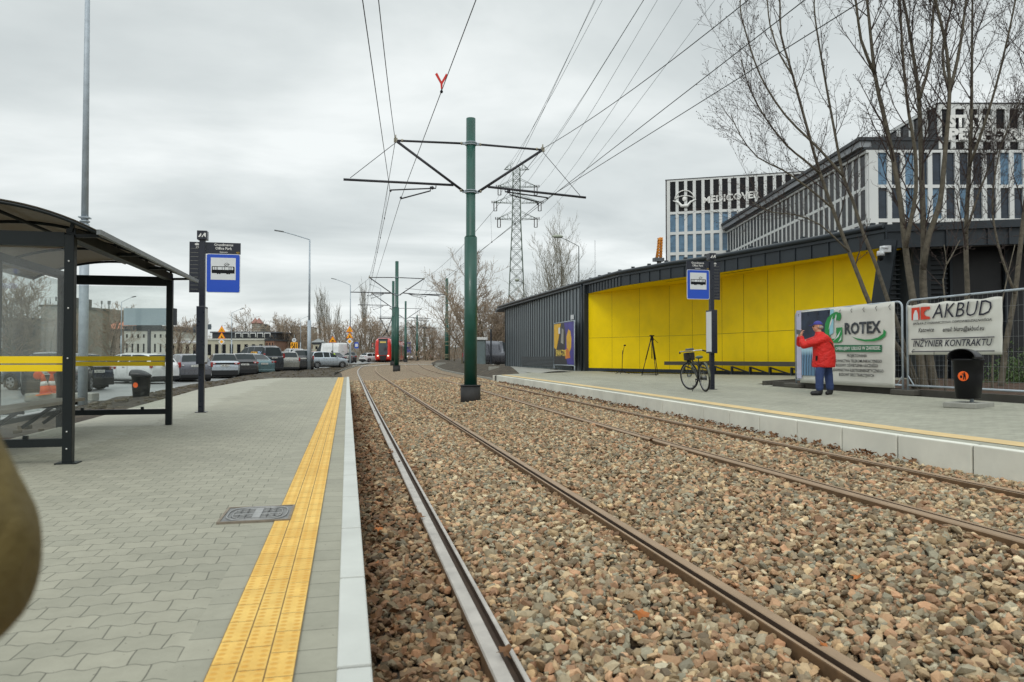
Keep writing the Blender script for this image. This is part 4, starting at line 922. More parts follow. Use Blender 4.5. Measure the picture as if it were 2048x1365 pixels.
# ================================================================ TREES
def tree_mesh(rnd,h,spread,levels,n1,twigs,trunk_r,lean=(0,0),up=.8,first=.25,tw=.006,stems=1,poplar=False,fine=1.0):
    T=MB(); C=MB()
    def branch(p,d,L,r,lev,mb):
        n=5 if lev<2 else 4; pts=[p]; q=p.copy(); dd=d.copy()
        for i in range(n):
            gk=.03 if (poplar and lev==0) else .10
            dd=(dd+Vector((rnd.gauss(0,gk),rnd.gauss(0,gk),rnd.gauss(0,.05)+up*.10))).normalized(); q=q+dd*L/n; pts.append(q.copy())
        rs=[max(tw*.6,r*(1-.75*i/n)) for i in range(n+1)]
        mb.tube(pts,rs,6 if lev==0 else (4 if lev==1 else 3),cap=False,smooth=lev<2)
        if lev>=levels: return
        k=(n1 if lev==0 else twigs)
        for j in range(k):
            t=(first if lev==0 else .15)+(1-(first if lev==0 else .15))*(j+rnd.random())/k; f=t*n; i0=min(n-1,int(f)); pp=pts[i0].lerp(pts[i0+1],f-i0)
            a=rnd.uniform(0,2*PI); ax=(pts[i0+1]-pts[i0]).normalized(); o=ax.orthogonal().normalized(); o=(Matrix.Rotation(a,3,ax)@o)
            sp=spread*(.6+.7*rnd.random()) if not poplar else .28; nd=(ax*(1-sp*.45)+o*sp*.75).normalized()
            LL=(L*(.62-.32*t) if lev==0 else L*(.5-.2*t))*rnd.uniform(.7,1.25)
            branch(pp,nd,LL,max(tw,rs[i0]*(.5 if lev<2 else .6)),lev+1,C)
    for s in range(stems):
        a=2*PI*s/max(1,stems); ln=Vector((lean[0]+(.28*math.cos(a) if stems>1 else 0),lean[1]+(.28*math.sin(a) if stems>1 else 0),1)).normalized()
        branch(Vector((.1*math.cos(a)*(stems>1),.1*math.sin(a)*(stems>1),-.2)),ln,h*rnd.uniform(.85,1),trunk_r,0,T)
    return T,C
def tree(loc,h,label,seed=0,group='bare winter trees',bm_=bark2,tm=twig2,**k):
    rnd=random.Random(seed); T,C=tree_mesh(rnd,h,**k)
    t=empty('bare_tree',loc,rnd.uniform(0,6),label,'tree',group); T.build('trunk',bm_,t,fix=False); C.build('crown',tm,t,fix=False); return t
# --- near multi-stem tree traced stem by stem, each stem a trunk of the clump
rt=random.Random(11)
def near_tree(name_label,stems,base_d,seed,side_n=13,tw_n=6):
    rnd=random.Random(seed); b=GD(*stems[0][0][0],base_d); b.z=.55
    t=empty('bare_tree',b,0,name_label,'tree','leafless trees behind the site fence'); C=MB()
    for pts,r0,dd in stems:
        n=len(pts); W=[GD(px,py,base_d+dd*(i/max(1,n-1)))-b for i,(px,py) in enumerate(pts)]
        W[0].z=min(W[0].z,-.1) if pts[0][1]>700 else W[0].z
        # continue above the frame
        e=(W[-1]-W[-2]).normalized(); 
        if pts[-1][1]<30: 
            for k in range(3): e=(e+Vector((rnd.gauss(0,.1),rnd.gauss(0,.1),.1))).normalized(); W.append(W[-1]+e*.9)
        # resample smooth
        S=[]
        for i in range(len(W)-1):
            p0=W[max(i-1,0)];p1=W[i];p2=W[i+1];p3=W[min(i+2,len(W)-1)]; m_=max(2,int((p2-p1).length/.3))
            for q in range(m_): u=q/m_; S.append(.5*((2*p1)+(-p0+p2)*u+(2*p0-5*p1+4*p2-p3)*u*u+(-p0+3*p1-3*p2+p3)*u**3))
        S.append(W[-1]); N=len(S); rs=[r0*.72*(1-.9*(i/(N-1))**.75)+.006 for i in range(N)]
        MB().tube(S,rs,9).build('trunk',barkm,t,fix=False)
        def br(p,d,L,r,lev):
            nn=5; P_=[p]; q=p.copy(); 
            for i in range(nn): d=(d+Vector((rnd.gauss(0,.09),rnd.gauss(0,.09),.05+.04*(lev==1)))).normalized(); q=q+d*L/nn; P_.append(q.copy())
            C.tube(P_,[max(.0024,r*(1-.8*i/nn)) for i in range(nn+1)],4 if lev==1 else 3,cap=False)
            if lev==1 and rnd.random()<.25: pass
            if lev<3:
                for j in range(tw_n if lev==1 else 5):
                    f=.12+.88*(j+rnd.random())/(tw_n if lev==1 else 5); i0=min(nn-1,int(f*nn)); ax=(P_[i0+1]-P_[i0]).normalized(); o=Matrix.Rotation(rnd.uniform(0,2*PI),3,ax)@ax.orthogonal().normalized()
                    br(P_[i0].lerp(P_[i0+1],f*nn-i0),(ax*.75+o*.65).normalized(),L*rnd.uniform(.22,.5)*(1-.4*f),max(.003,r*.45),lev+1)
            elif rnd.random()<.35: C.box(P_[-1],(.012,.012,.02))
        for j in range(side_n):
            f=.32+.68*(j+rnd.random())/side_n; i0=min(N-2,int(f*(N-1))); ax=(S[i0+1]-S[i0]).normalized(); o=Matrix.Rotation(rnd.uniform(0,2*PI),3,ax)@ax.orthogonal().normalized()
            if S[i0].z<2.2 and rnd.random()<.75: continue
            br(S[i0],(ax*.7+o*rnd.uniform(.4,.75)+Vector((0,0,.25))).normalized(),rnd.uniform(.8,2.4)*(1.1-.35*f),max(.006,rs[i0]*.42),1)
    C.build('crown',twigm,t,fix=False); return t
NT_=1
near_tree('leafless tree whose two thin trunks lean left across the yellow wall',[
 ([(1835,775),(1802,705),(1770,665),(1738,605),(1720,560),(1698,504),(1665,417),(1640,347),(1618,270),(1585,150),(1562,70),(1560,10)],.085,.6),
 ([(1842,775),(1815,715),(1792,640),(1775,599),(1752,530),(1727,468),(1705,400),(1687,354),(1665,241),(1640,100),(1628,10)],.075,1.4),
 ([(1640,347),(1608,320),(1572,290),(1530,235),(1500,180),(1482,120)],.035,-1.0),
 ([(1665,417),(1615,375),(1565,340),(1515,315),(1480,270),(1462,230)],.03,.3),
 ([(1698,504),(1640,450),(1590,430),(1545,425),(1505,405)],.024,-.8),
 ([(1687,354),(1640,300),(1570,230),(1520,150),(1490,60),(1480,10)],.035,.9),
 ([(1585,150),(1560,110),(1540,50),(1535,5)],.022,.2)],16.6,3,side_n=15,tw_n=9)
near_tree('leafless tree with two thick straight trunks forking behind the red logo banner',[
 ([(1850,780),(1838,700),(1826,599),(1817,540),(1811,497),(1800,398),(1782,296),(1765,220),(1750,150),(1735,10)],.125,.4),
 ([(1872,782),(1856,700),(1848,599),(1846,540),(1848,497),(1844,369),(1842,300),(1838,200),(1828,120),(1808,5)],.135,.8),
 ([(1846,540),(1858,470),(1880,405),(1891,296),(1899,186),(1893,100),(1872,5)],.085,-.5),
 ([(1811,497),(1822,440),(1832,380),(1830,300),(1818,230),(1808,140),(1800,5)],.06,-.8),
 ([(1899,186),(1915,120),(1925,60),(1932,5)],.05,.2),([(1750,150),(1722,80),(1712,5)],.045,-.4),([(1899,186),(1885,110),(1905,5)],.04,.8),([(1838,200),(1860,120),(1868,5)],.045,.2)],16.,4,side_n=26,tw_n=10)
near_tree('leafless tree with a single trunk behind the right half of the logo banner',[
 ([(1925,775),(1928,680),(1935,588),(1933,540),(1932,467),(1935,400),(1939,332),(1942,270),(1943,223),(1944,100),(1945,5)],.10,.6),
 ([(1939,332),(1965,260),(1990,180),(2010,100),(2030,5)],.04,-.8),([(1932,467),(1960,380),(2000,290),(2040,230)],.035,.5)],17.2,5,side_n=26,tw_n=10)
near_tree('leafless tree at the right frame edge behind the fence',[
 ([(2000,775),(2012,690),(2030,588),(2040,500),(2048,430),(2060,330),(2075,200),(2085,50),(2090,5)],.09,.4),
 ([(2030,588),(2005,520),(1990,460),(1985,400),(2000,300),(2040,200)],.035,.5)],16.5,6,side_n=26,tw_n=10)
near_tree('thin crooked sapling between the single trunk and the forked trunks',[([(1890,772),(1893,680),(1890,600),(1886,560),(1893,530),(1888,490)],.032,.2),([(1893,530),(1910,500),(1920,480)],.016,.3),([(1983,770),(1988,680),(2005,600),(2018,540),(2030,490)],.028,.5)],15.2,8,side_n=6,tw_n=5)
# evergreen shrub right edge
m=MB(); rs_=random.Random(3)
ctr=GD(2035,735,18.6); ctr.z=.9
for i in range(2600):
    a=rs_.gauss(0,.35),rs_.gauss(0,.35),abs(rs_.gauss(0,.4)); p=Vector(a); k=rs_.uniform(.02,.045); E_=Euler((rs_.uniform(0,6),rs_.uniform(0,6),rs_.uniform(0,6))).to_matrix()
    m.add([p+E_@Vector((-k,0,0)),p+E_@Vector((0,-k*.5,0)),p+E_@Vector((k,0,0)),p+E_@Vector((0,k*.5,0))],[(0,1,2,3)])
t=empty('evergreen_shrub',(ctr.x,ctr.y,.55),0,'dense green evergreen shrub behind the fence at the right edge','shrub'); m.build('foliage',M('shrub_green',(70,92,48),.7,0,.45,3),t,fix=False)
m=MB(); 
for a in range(6): m.tube([(0,0,0),(.3*math.cos(a),.3*math.sin(a),.7)],.012,4)
m.build('stem',barkm,t)
# far trees
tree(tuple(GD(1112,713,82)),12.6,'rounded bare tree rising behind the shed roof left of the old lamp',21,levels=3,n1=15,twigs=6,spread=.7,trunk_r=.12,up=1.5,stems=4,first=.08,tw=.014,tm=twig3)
BK=[(898,97,11.5,'bare tree with small seed heads beside the banded pole',31,dict(levels=3,n1=16,twigs=8,spread=.95,trunk_r=.16,tw=.02,first=.15)),
 (925,84,12.5,'tall bare tree just left of the nearest green pole',32,dict(levels=3,n1=20,twigs=8,spread=.9,trunk_r=.2,tw=.02,first=.15)),
 (975,95,8.8,'bushy brown tree beyond the dark fence, left of the shed',33,dict(levels=3,n1=20,twigs=9,spread=1,trunk_r=.15,tw=.025,first=.1,stems=3)),
 (1010,110,8.4,'bushy brown tree partly hidden by the shed end',34,dict(levels=3,n1=18,twigs=9,spread=1,trunk_r=.15,tw=.025,first=.1,stems=3))]
for px,d,h,lb,sd,k in BK: tree(tuple(GD(px,713,d)+Vector((0,0,-1))),h,lb,sd,group='bare trees behind the tracks',**k)
# a bank of repeated distant trees
protos=[]
for i,(st,pop) in enumerate([(3,0),(2,0),(1,1)]):
    T,C=tree_mesh(random.Random(50+i),10.,spread=.95,levels=3,n1=12 if not pop else 34,twigs=6 if not pop else 4,trunk_r=.16,up=1.0,first=.12,tw=.028,stems=st,poplar=bool(pop))
    protos.append((T,C))
def far_tree(px,d,h,kind,label,grp='distant bare trees along the horizon',cm=None):
    global _pr
    key=kind
    if key not in _pr:
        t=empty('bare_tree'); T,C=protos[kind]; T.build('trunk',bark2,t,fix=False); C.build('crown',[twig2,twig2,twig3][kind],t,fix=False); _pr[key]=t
    else: t=copy_tree(_pr[key])
    t.location=GD(px,713,d)-Vector((0,0,1.2)); s=h/10.; t.scale=(s*(1.15 if kind<2 else .55),s*(1.15 if kind<2 else .55),s); t.rotation_euler=(0,0,px*.7); tag(t,label,'tree',grp); return t
_pr={}
for px,d,h,lb in [(641,170,12.6,'tallest poplar left of the road signs'),(650,172,13.2,'poplar beside the tallest one, nearer the road signs'),(659,168,10.6,'shorter poplar just left of the sign column'),(731,170,14.0,'narrow poplar left of the red tram'),(672,185,11,'slim pale poplar behind the triangle sign')]: far_tree(px,d,h,2,lb,'poplars on the horizon')
rf=random.Random(9)
for i,px in enumerate(list(range(546,720,15))+list(range(724,880,14))+[885,908,945,960,985]):
    far_tree(px+rf.uniform(-4,4),rf.uniform(135,200),rf.uniform(6.2,9.2),i%2,'brown bare tree in the distant belt behind the cars and tram')
for i,px in enumerate([478,487,560,575,350,362,375,392]): far_tree(px,rf.uniform(190,230),rf.uniform(9,12.5),i%2,'grey bare tree above the cream pavilion roof','bare trees behind the pavilion')
for px,d,h,lb in [(28,85,10.2,'bare tree over the dark building seen through the near glass'),(62,88,9.4,'bare tree beside the shelter mid post, behind the glass'),(-8,84,9,'bare tree at the left frame edge behind the glass'),(150,70,5,'low bare tree before the pale block'),(105,72,5.2,'low bare tree before the antenna building'),(222,95,7.5,'bare tree between office block and billboard'),(358,70,4.6,'small bare tree right of the shelter post')]: far_tree(px,d,h,0 if px!=62 else 1,lb,'bare trees seen left of the stop sign')
m=MB(); rs_=random.Random(5)
for i in range(5000):
    px=rs_.uniform(545,1000); d=rs_.uniform(120,200); p=GD(px,713,d); p.z=.6+abs(rs_.gauss(0,1.2)); k=rs_.uniform(.25,.9); q=p+Vector((rs_.gauss(0,.3),rs_.gauss(0,.3),k)); m.tube([p,q],.035,3,cap=False)
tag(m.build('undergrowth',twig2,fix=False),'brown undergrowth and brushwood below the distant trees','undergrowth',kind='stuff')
# ================================================================ PYLON
pyl=M('pylon_steel',(104,116,106),.6,.2,.2,.5)
b0=GD(1033,713,180)
t=empty('power_pylon',(b0.x,b0.y,.3),-YAW,'tall lattice power pylon with four crossarms behind the shed','pylon')
Hh=48.6; 
def hw(z): 
    zs=[(0,2.55),(24,1.5),(34,1.05),(Hh-2,.85),(Hh,.8)]; return lerpt(zs,z)
m=MB(); zs=[0]; z=0
while z<Hh-1.4: z+=max(1.5,hw(z)*1.75); zs.append(min(z,Hh))
for a in ((-1,-1),(1,-1),(1,1),(-1,1)): m.tube([(a[0]*hw(z),a[1]*hw(z),z) for z in zs],.12,4)
m.build('corner_legs',pyl,t); m=MB()
for z1,z2 in zip(zs,zs[1:]):
    c1_=[(a*hw(z1),b*hw(z1),z1) for a,b in ((-1,-1),(1,-1),(1,1),(-1,1))]; c2_=[(a*hw(z2),b*hw(z2),z2) for a,b in ((-1,-1),(1,-1),(1,1),(-1,1))]
    for i in range(4): j_=(i+1)%4; m.tube([c1_[i],c2_[j_]],.06,3).tube([c1_[j_],c2_[i]],.06,3).tube([c2_[i],c2_[j_]],.05,3)
m.build('lattice_bracing',pyl,t)
for py,xl,xr in ((338,1008,1058),(373,994,1076.5),(405,985.6,1084.6),(438,993,1076.6)):
    z=(713-py)*180/1470+1.04; m=MB(); L=(1033-xl)*180/1470; Rr=(xr-1033)*180/1470; w_=hw(z)
    for s,LL in ((-1,L),(1,Rr)):
        tip=Vector((s*LL,0,z)); 
        for b_ in (-1,1): m.tube([(s*w_,b_*w_,z),tip],.07,3).tube([(s*w_,b_*w_,z+1.9),tip],.06,3)
        for k in (.3,.6,.8): q=Vector((s*w_,w_,z)).lerp(tip,k); u=Vector((s*w_,w_,z+1.9)).lerp(tip,k); m.tube([q,u],.05,3).tube([u,Vector((s*w_,w_,z)).lerp(tip,k-.22)],.05,3); q2=Vector((s*w_,-w_,z)).lerp(tip,k); m.tube([q,q2],.05,3)
    cr=m.build('crossarm',pyl,t)
    if py>340:
        m=MB(); 
        for s,LL in ((-1,L),(1,Rr)):
            for dx in (-.35,.35): m.tube([(s*LL-s*.6+dx,0,z),(s*LL-s*.6+dx,0,z-2.0)],.11,5)
            m.tube([(s*LL-s*.95,0,z-2.0),(s*LL-s*.25,0,z-2.0)],.08,4)
            for dx in (-.2,.3,.8): m.tube([(s*LL-dx*s,0,z+.5),(s*LL-dx*s,0,z-.1)],.12,4)
        m.build('insulator',M('insulator_brown',(60,46,42),.4),cr)
# orange crane tip, antenna mast
t=empty('crane_boom',tuple(GD(1319,713,95)),0,'short orange crane boom poking above the shed roof','crane')
m=MB(); z0=12.9; m.tube([(.0,0,0),(0,0,12.6)],.3,8); m.build('mast',concd,t)
m=MB(); 
for a in (-.28,.28):
    for b_ in (-.28,.28): m.tube([(a-.1,b_,12.4),(a*.5+.25,b_*.5,15.4)],.09,4)
for k in range(8): z=12.5+k*.36; u=k/8; m.tube([(-.3+.2*u,-.3,z),(.3+.1*u,.3,z+.3)],.07,4).tube([(.3+.1*u,-.3,z),(-.3+.25*u,.3,z+.3)],.07,4).tube([(-.35+.2*u,0,z),(.3+.1*u,0,z+.34)],.1,4)
m.build('lattice_boom',M('crane_orange',(206,130,30),.5),t)
MB().box((-.1,0,12.5),(1.3,.8,.45)).build('platform',M('crane_grey',(90,94,98),.5),t)
t=empty('antenna_mast',tuple(GD(1190.5,713,60)),0,'thin antenna mast above the shed roof right of the old lamp','antenna'); MB().tube([(0,0,0),(0,0,6.2)],.035,5).tube([(0,0,6.2),(0,0,9.5)],.016,4).build('mast',galvd,t)
# ================================================================ OFFICE BUILDINGS
offw=M('office_white_frame',(212,214,212),.6,0,.06,.3); glb=M('office_blue_glass',(92,122,146),.12,.0,.35,.8); glm=M('office_slate_glass',(40,50,62),.15,0,.4,.9); gld=M('office_dark_glass',(17,19,24),.25,0,.4,.5); gld.node_tree.nodes['Principled BSDF'].inputs['Specular IOR Level'].default_value=.25; offd=M('office_dark_cladding',(44,48,52),.5,0,.12,.4)
spd=M('spandrel_dark',(50,44,46),.4,0,.1,1)
def facade(par,o,xd,cols,pitch,ww,rows,mats,depth=.28,width=None,first=.3,name='window',budget=[90],alt=None):
    """frame grid with real recessed windows; o=base corner, rows=[(z0,z1,mat,spandrel)]"""
    o=Vector(o); xd=Vector(xd).normalized(); nn=Vector((xd.y,-xd.x,0)); up_=Vector((0,0,1)); m=MB(); W=width or cols*pitch+first
    zs=sorted(rows,key=lambda r:r[0]); M3=Matrix((xd,nn,up_)).transposed()
    def bxx(x0,x1,z0,z1,n0,n1,mm): c=o+xd*(x0+x1)/2+nn*(n0+n1)/2+up_*(z0+z1)/2; mm.box(c,(x1-x0,abs(n1-n0),z1-z0),M3)
    for i,(z0,z1,mt,spn) in enumerate(zs):
        for c in range(cols+1):
            a=0 if c==0 else first+(c-1)*pitch+ww; b=first+c*pitch if c<cols else W
            if b>a+.01: bxx(a,b,z0,z1,0,depth,m)
        zn=zs[i+1][0] if i+1<len(zs) else None
        if zn: bxx(0,W,z1,zn,0,depth,m)
    fo=m.build('facade_frame',offw,par)
    rest={}
    for i,(z0,z1,mt,spn) in enumerate(reversed(zs)):
        for c in range(cols):
            x0=first+c*pitch; mm=MB(); bxx(x0-.02,x0+ww+.02,z0-.02 if not spn else z0+spn,z1+.02,.01,.06,mm)
            if spn: bxx(x0-.02,x0+ww+.02,z0-.02,z0+spn-.03,.01,.09,mm) ; 
            mt_=(alt if alt and (c*7+i*5)%11 in (0,3,4,8) else mt)
            if budget[0]>0:
                budget[0]-=1; w_=mm.build(name,mt_,par)
            else: rest.setdefault(mt.name,[]).append(mm)
    for k,v in rest.items(): tag(merge(v).build(name+'_grid',_M.get(k) or bpy.data.materials[k],par),None,None,kind='stuff')
    return fo
def camobj(X,d,rz,nm,label,cat): q=cam2w(X,d); return empty(nm,(q.x,q.y,0),rz,label,cat)
# medical tower (frontal block on the left)
th=math.atan2(-.2695,.963)
t=camobj(26.45,125,-YAW+th,'office_block','white gridded office block with an eye shaped logo on its dark top storeys','office building')
Hm=31.5; zz_=lambda py:(713-py)*125/1470+CZ
facade(t,(0,0,0),(1,0,0),24,1.42,.92,[(zz_(424.5),zz_(364),gld,0),(zz_(465),zz_(429.5),glb,.45),(zz_(505.5),zz_(470.5),glb,.45),(zz_(547),zz_(511.5),glb,.45),(zz_(588),zz_(552),glb,.45)],None,width=36,first=.55,budget=[60])
m=MB(); m.b2((0,.30-.3,0),(36,14,zz_(364)-.0)); MB().b2((.02,.012,0),(35.9,14,Hm-.3)).build('core',offd,t)
MB().b2((0,-.28,zz_(364)+.0),(36,0,zz_(360.5))).build('parapet_band',offw,t); MB().b2((-.25,-.34,zz_(360.4)),(36.2,14.2,zz_(359))).build('roof_edge',offd,t); MB().b2((-.2,-.3,0),(-.02,14.2,zz_(360.5))).build('side_wall',spd,t)
lx=lambda px:(px-1335)*125/1470*1.02
text('MEDICOVER',t,'lettering',(lx(1404),-.32,zz_(411)),(1,0,.06),(0,0,1),h=1.12,w=lx(1509)-lx(1404),mat=inkw,align='LEFT',off=.03,ext=.06)
lg=MB(); cx,cz=lx(1369),zz_(400)
lg.tube([(cx+1.65*math.cos(a),-.38,cz-.3+1.75*math.sin(a)) for a in [R(12+156*k/16) for k in range(17)]],.10,5); lg.tube([(cx+2.0*math.cos(a),-.38,cz-.75+1.3*math.sin(a)*1.0) for a in [R(35+110*k/12) for k in range(13)]],.08,5)
lg.ball((cx,-.38,cz+.0),(.38,.12,.42)); lg.tube([(cx-1.9,-.38,cz-.2),(cx-1.0,-.38,cz-.55),(cx-.5,-.38,cz-1.2),(cx+.5,-.38,cz-1.2),(cx+1.0,-.38,cz-.55),(cx+1.9,-.38,cz-.2)],[.08,.2,.3,.3,.2,.08],6)
lg.build('logo',inkw,t)
# long wing + frontal part
t=camobj(36.,74.,-YAW,'office_wing','long white gridded office wing with dark eaves and white lettering on its upper block','office building')
H2=22.1+CZ-1.34
fz=lambda py:(713-py)*74/1470+CZ
rowsR=[(fz(437.5),fz(376),glm,.5),(fz(369.5),fz(305),glm,.5),(fz(505),fz(445),glm,.5)]; rowsL=[(a,b,gld,s) for a,b,m_,s in rowsR]
# long side: runs away along local +Y at local x=0, facing local -X
facade(t,(0,51,0),(0,-1,0),35,1.45,1.02,rowsL,None,.10,51,first=.3,budget=[60])
facade(t,(0,0,0),(1,0,0),17,1.37,.92,rowsR,None,width=24,first=.9,budget=[34],alt=glb)
MB().b2((.02,.012,0),(14,50.98,fz(300))).build('core',offd,t); MB().b2((.03,.02,0),(24,30,fz(299.6))).build('core',offd,t)
MB().b2((-.28,-.28,fz(305)+.003),(0,51,fz(299.5))).b2((0,-.28,fz(305)+.003),(24,0,fz(299.5))).build('parapet_band',offw,t)
# dark eaves: deep fascia + soffit on the long side, band on front
MB().b2((-.5,-.32,fz(299)),(.3,51.2,fz(294))).b2((-1.1,-.4,fz(281)),(8,51.4,fz(274))).build('eaves_roof',offd,t)
MB().b2((-.9,-.2,fz(293.5)),(.3,51,fz(281.5))).build('soffit',M('soffit_grey',(140,144,148),.5,0,.05,.5),t)
MB().b2((.31,-.30,fz(299.3)),(7.0,2,fz(281))).build('dark_band',offd,t)
# upper block from x=7
ub=7.05
MB().b2((ub+.05,.012,fz(300)),(30,26,fz(206)-.3)).build('upper_core',offd,t)
facade(t,(ub,0,0),(1,0,0),12,1.37,.92,[(fz(297),fz(283),gld,0),(fz(279),fz(217),gld,0)],None,width=17,first=.35,budget=[24])
MB().b2((ub,-.28,fz(217)),(30,0,fz(206.5))).b2((ub,-.28,fz(283)+.0),(ub+.34,-.285,fz(279))).build('parapet_band',offw,t); MB().b2((ub-.2,-.36,fz(206.4)),(30,26,fz(204.6))).build('roof_edge',offd,t)
for c in range(9): 
    y=.5+c*2.6; MB().b2((ub-.22,y+1.0,fz(281)),(ub+.04,y+1.75,fz(210))).build('pier',offw,t)
MB().b2((ub-.05,.1,fz(281)),(ub+.04,25.9,fz(212))).build('side_glazing',gld,t)
MB().b2((ub-.25,0,fz(212)),(ub+.05,26,fz(206.6))).build('side_parapet',offw,t)
m=MB(); 
for k in range(28): m.tube([(.4+k*.24,-.25,fz(280.8)),(.4+k*.24,-.25,fz(280.8)+1.05)],.018,4)
m.tube([(.3,-.25,fz(280.8)+1.05),(ub-.2,-.25,fz(280.8)+1.05)],.03,5).tube([(.35,-.25,fz(280.8)+1.05),(.35,24,fz(280.8)+1.05)],.03,5); m.build('terrace_railing',offd,t)
ux=lambda px:(px-1739)*74/1470
text('STATS',t,'lettering',(ux(1897),-.40,fz(253.5)),(1,0,0),(0,0,1),h=1.15,w=ux(1984)-ux(1897),mat=inkw,align='LEFT',off=.05,ext=.06)
text('PERFORM',t,'lettering',(ux(1896),-.40,fz(279.5)),(1,0,0),(0,0,1),h=1.12,w=ux(2072)-ux(1896),mat=inkw,align='LEFT',off=.05,ext=.06)
m=MB(); oc=Vector((ux(1984),-.38,fz(269.5)))
for k in range(16): a=2*PI*k/16; d=Vector((math.cos(a),0,math.sin(a))); m.beam(oc+d*.62,oc+d*(1.0+.15*(k%2)),.07,.05)
m.build('sunburst',inkw,t)
MB().b2((ux(1962),4,fz(206)),(ux(1985),6,fz(199))).build('roof_unit',galvd,t)
# ================================================================ TRAM STOP SHED
shd=M('zinc_dark_cladding',(40,46,50),.42,.25,.12,1.2,.05,20); shf=M('zinc_fascia',(42,49,55),.4,.25,.18,1.6,.05,15)
shl=M('zinc_wall_cladding',(104,113,118),.38,.25,.12,1.5)
t=empty('service_shed',(11.6,36,.5),0,'long dark metal clad shed with yellow recessed waiting bay and kinked roof','building')
def W2(p): return Vector(p)-Vector((11.6,36,.5))
EA=[(11.52,56.3),(11.92,36.8),(12.2,31.9),(13.05,28.4),(13.84,26.3),(14.95,21.6),(15.5,18.75)]; ER=[(15.5,18.75),(18.9,17.0),(27,13.2)]
def strip(poly,z0,z1,th,mb,out=True):
    for (a,b) in zip(poly,poly[1:]):
        A=Vector((a[0],a[1],(z0+z1)/2)); B=Vector((b[0],b[1],(z0+z1)/2)); mb.beam(W2(A),W2(B),th,z1-z0)
    return mb
# roof slab polygon
poly=[(a[0],a[1]) for a in EA]+[(18.9,17.0),(27,13.2),(32,24),(24,60),(12,60)]
def roofpoly(off,za,zb_,mat,nm):
    vs=[W2((x+off*.0,y,za)) for x,y in poly]+[W2((x,y,zb_)) for x,y in poly]; n=len(poly)
    return MB().add(vs,[tuple(range(n)),tuple(range(n,2*n))[::-1]]+[(i,(i+1)%n,n+(i+1)%n,n+i) for i in range(n)]).build(nm,mat,t)
roofpoly(0,5.02,5.24,shf,'roof')
fa=MB()
fr_=[(12.0,36.4)]+EA[2:]
for a,b in zip(fr_,fr_[1:]): 
    sh_=Vector((.10,.0,0)); fa.beam(W2((a[0]+.12,a[1],4.84)),W2((b[0]+.12,b[1],4.84)),.1,.52)
fa.build('fascia',shf,t); f2=MB()
# fascia standing seams
def seams(poly,pitch,z0,z1,off,mb,w_=.035,d=.035):
    for a,b in zip(poly,poly[1:]):
        A=Vector((a[0],a[1],0)); B=Vector((b[0],b[1],0)); L=(B-A).length; n=max(1,int(L/pitch)); u=(B-A).normalized(); nr=Vector((u.y,-u.x,0)); nr=nr if nr.x<0 or (abs(nr.x)<.2 and nr.y<0) else -nr
        for k in range(n+1): p=A+u*(L*k/n)+nr*off; mb.box(W2((p.x,p.y,(z0+z1)/2)),(w_,w_,z1-z0),math.atan2(u.y,u.x))
seams([(x+.12,y) for x,y in fr_[1:]],.62,4.59,5.1,.065,f2); seams([(x+.12,y) for x,y in fr_[:2]],.36,4.59,5.1,.065,f2); f2.build('fascia_seams',shf,t)
gt=MB(); gt.tube([W2((x-.03,y,5.2)) for x,y in EA],.085,8); gt.build('gutter',shf,t)
rm=MB()
for a,b in zip(EA,EA[1:]):
    A=Vector((*a,0));B=Vector((*b,0)); n=max(1,int((B-A).length/1.1))
    for k in range(n): p=A.lerp(B,(k+.5)/n); rm.box(W2((p.x+.3,p.y,5.33)),(.14,.1,.16))
rm.build('snow_guards',shf,t)
# wall 1 (track side, standing seams)
x1=12.02
MB().b2(W2((x1-.0,36.4,.3)),W2((x1+.2,56.0,5.02))).build('clad_wall',shl,t)
m=MB()
for k in range(33): y=36.6+k*.6; m.b2(W2((x1-.035,y-.018,1.32 if 38.5<y<51 else .4)),W2((x1,y+.018,5.02)))
m.build('wall_seams',shd,t)
m=MB(); m.b2(W2((x1-.03,38.5,.72)),W2((x1-.001,50.6,1.32)))
m.build('vent_back',shd,t); m=MB()
for k in range(7): z=.77+k*.085; m.beam(W2((x1-.05,38.5,z)),W2((x1-.05,50.6,z)),.05,.03)
m.build('vent_louvre',shl,t); m=MB()
for k in range(32): y=38.6+k*.38; m.b2(W2((x1-.03,y-.02,.4)),W2((x1,y+.02,.70)))
m.build('plinth_seams',shl,t)
MB().b2(W2((x1-.02,56.0,.3)),W2((24,56.2,5.02))).build('end_wall',shd,t)
MB().tube([W2((x1-.1,36.6,.45)),W2((x1-.1,36.6,5.1))],.06,8).tube([W2((x1-.06,36.3,1.9)),W2((x1-.06,36.3,5.0))],.022,6).build('downpipe',shf,t)
MB().b2(W2((x1-.06,38.2,3.35)),W2((x1-.03,38.7,3.6))).build('notice_plate',signw,t)
# corner pillar between wall and bay
m=MB(); m.b2(W2((11.93,36.2,.4)),W2((12.16,36.42,5.02))); m.build('corner_pillar',shd,t)
# yellow bay
YW=[(12.25,36.0),(14.95,30.3),(15.35,27.3),(15.9,22.4),(16.45,19.6)]
YW=[(12.1,36.35),(14.5,31.5),(15.0,30.2),(15.25,28.0),(15.65,23.5),(16.27,20.0)]
yv=MB()
for a,b in zip(YW,YW[1:]): yv.beam(W2((a[0]+.05,a[1],2.6)),W2((b[0]+.05,b[1],2.6)),.1,4.1)
yv.build('yellow_wall',ylw,t)
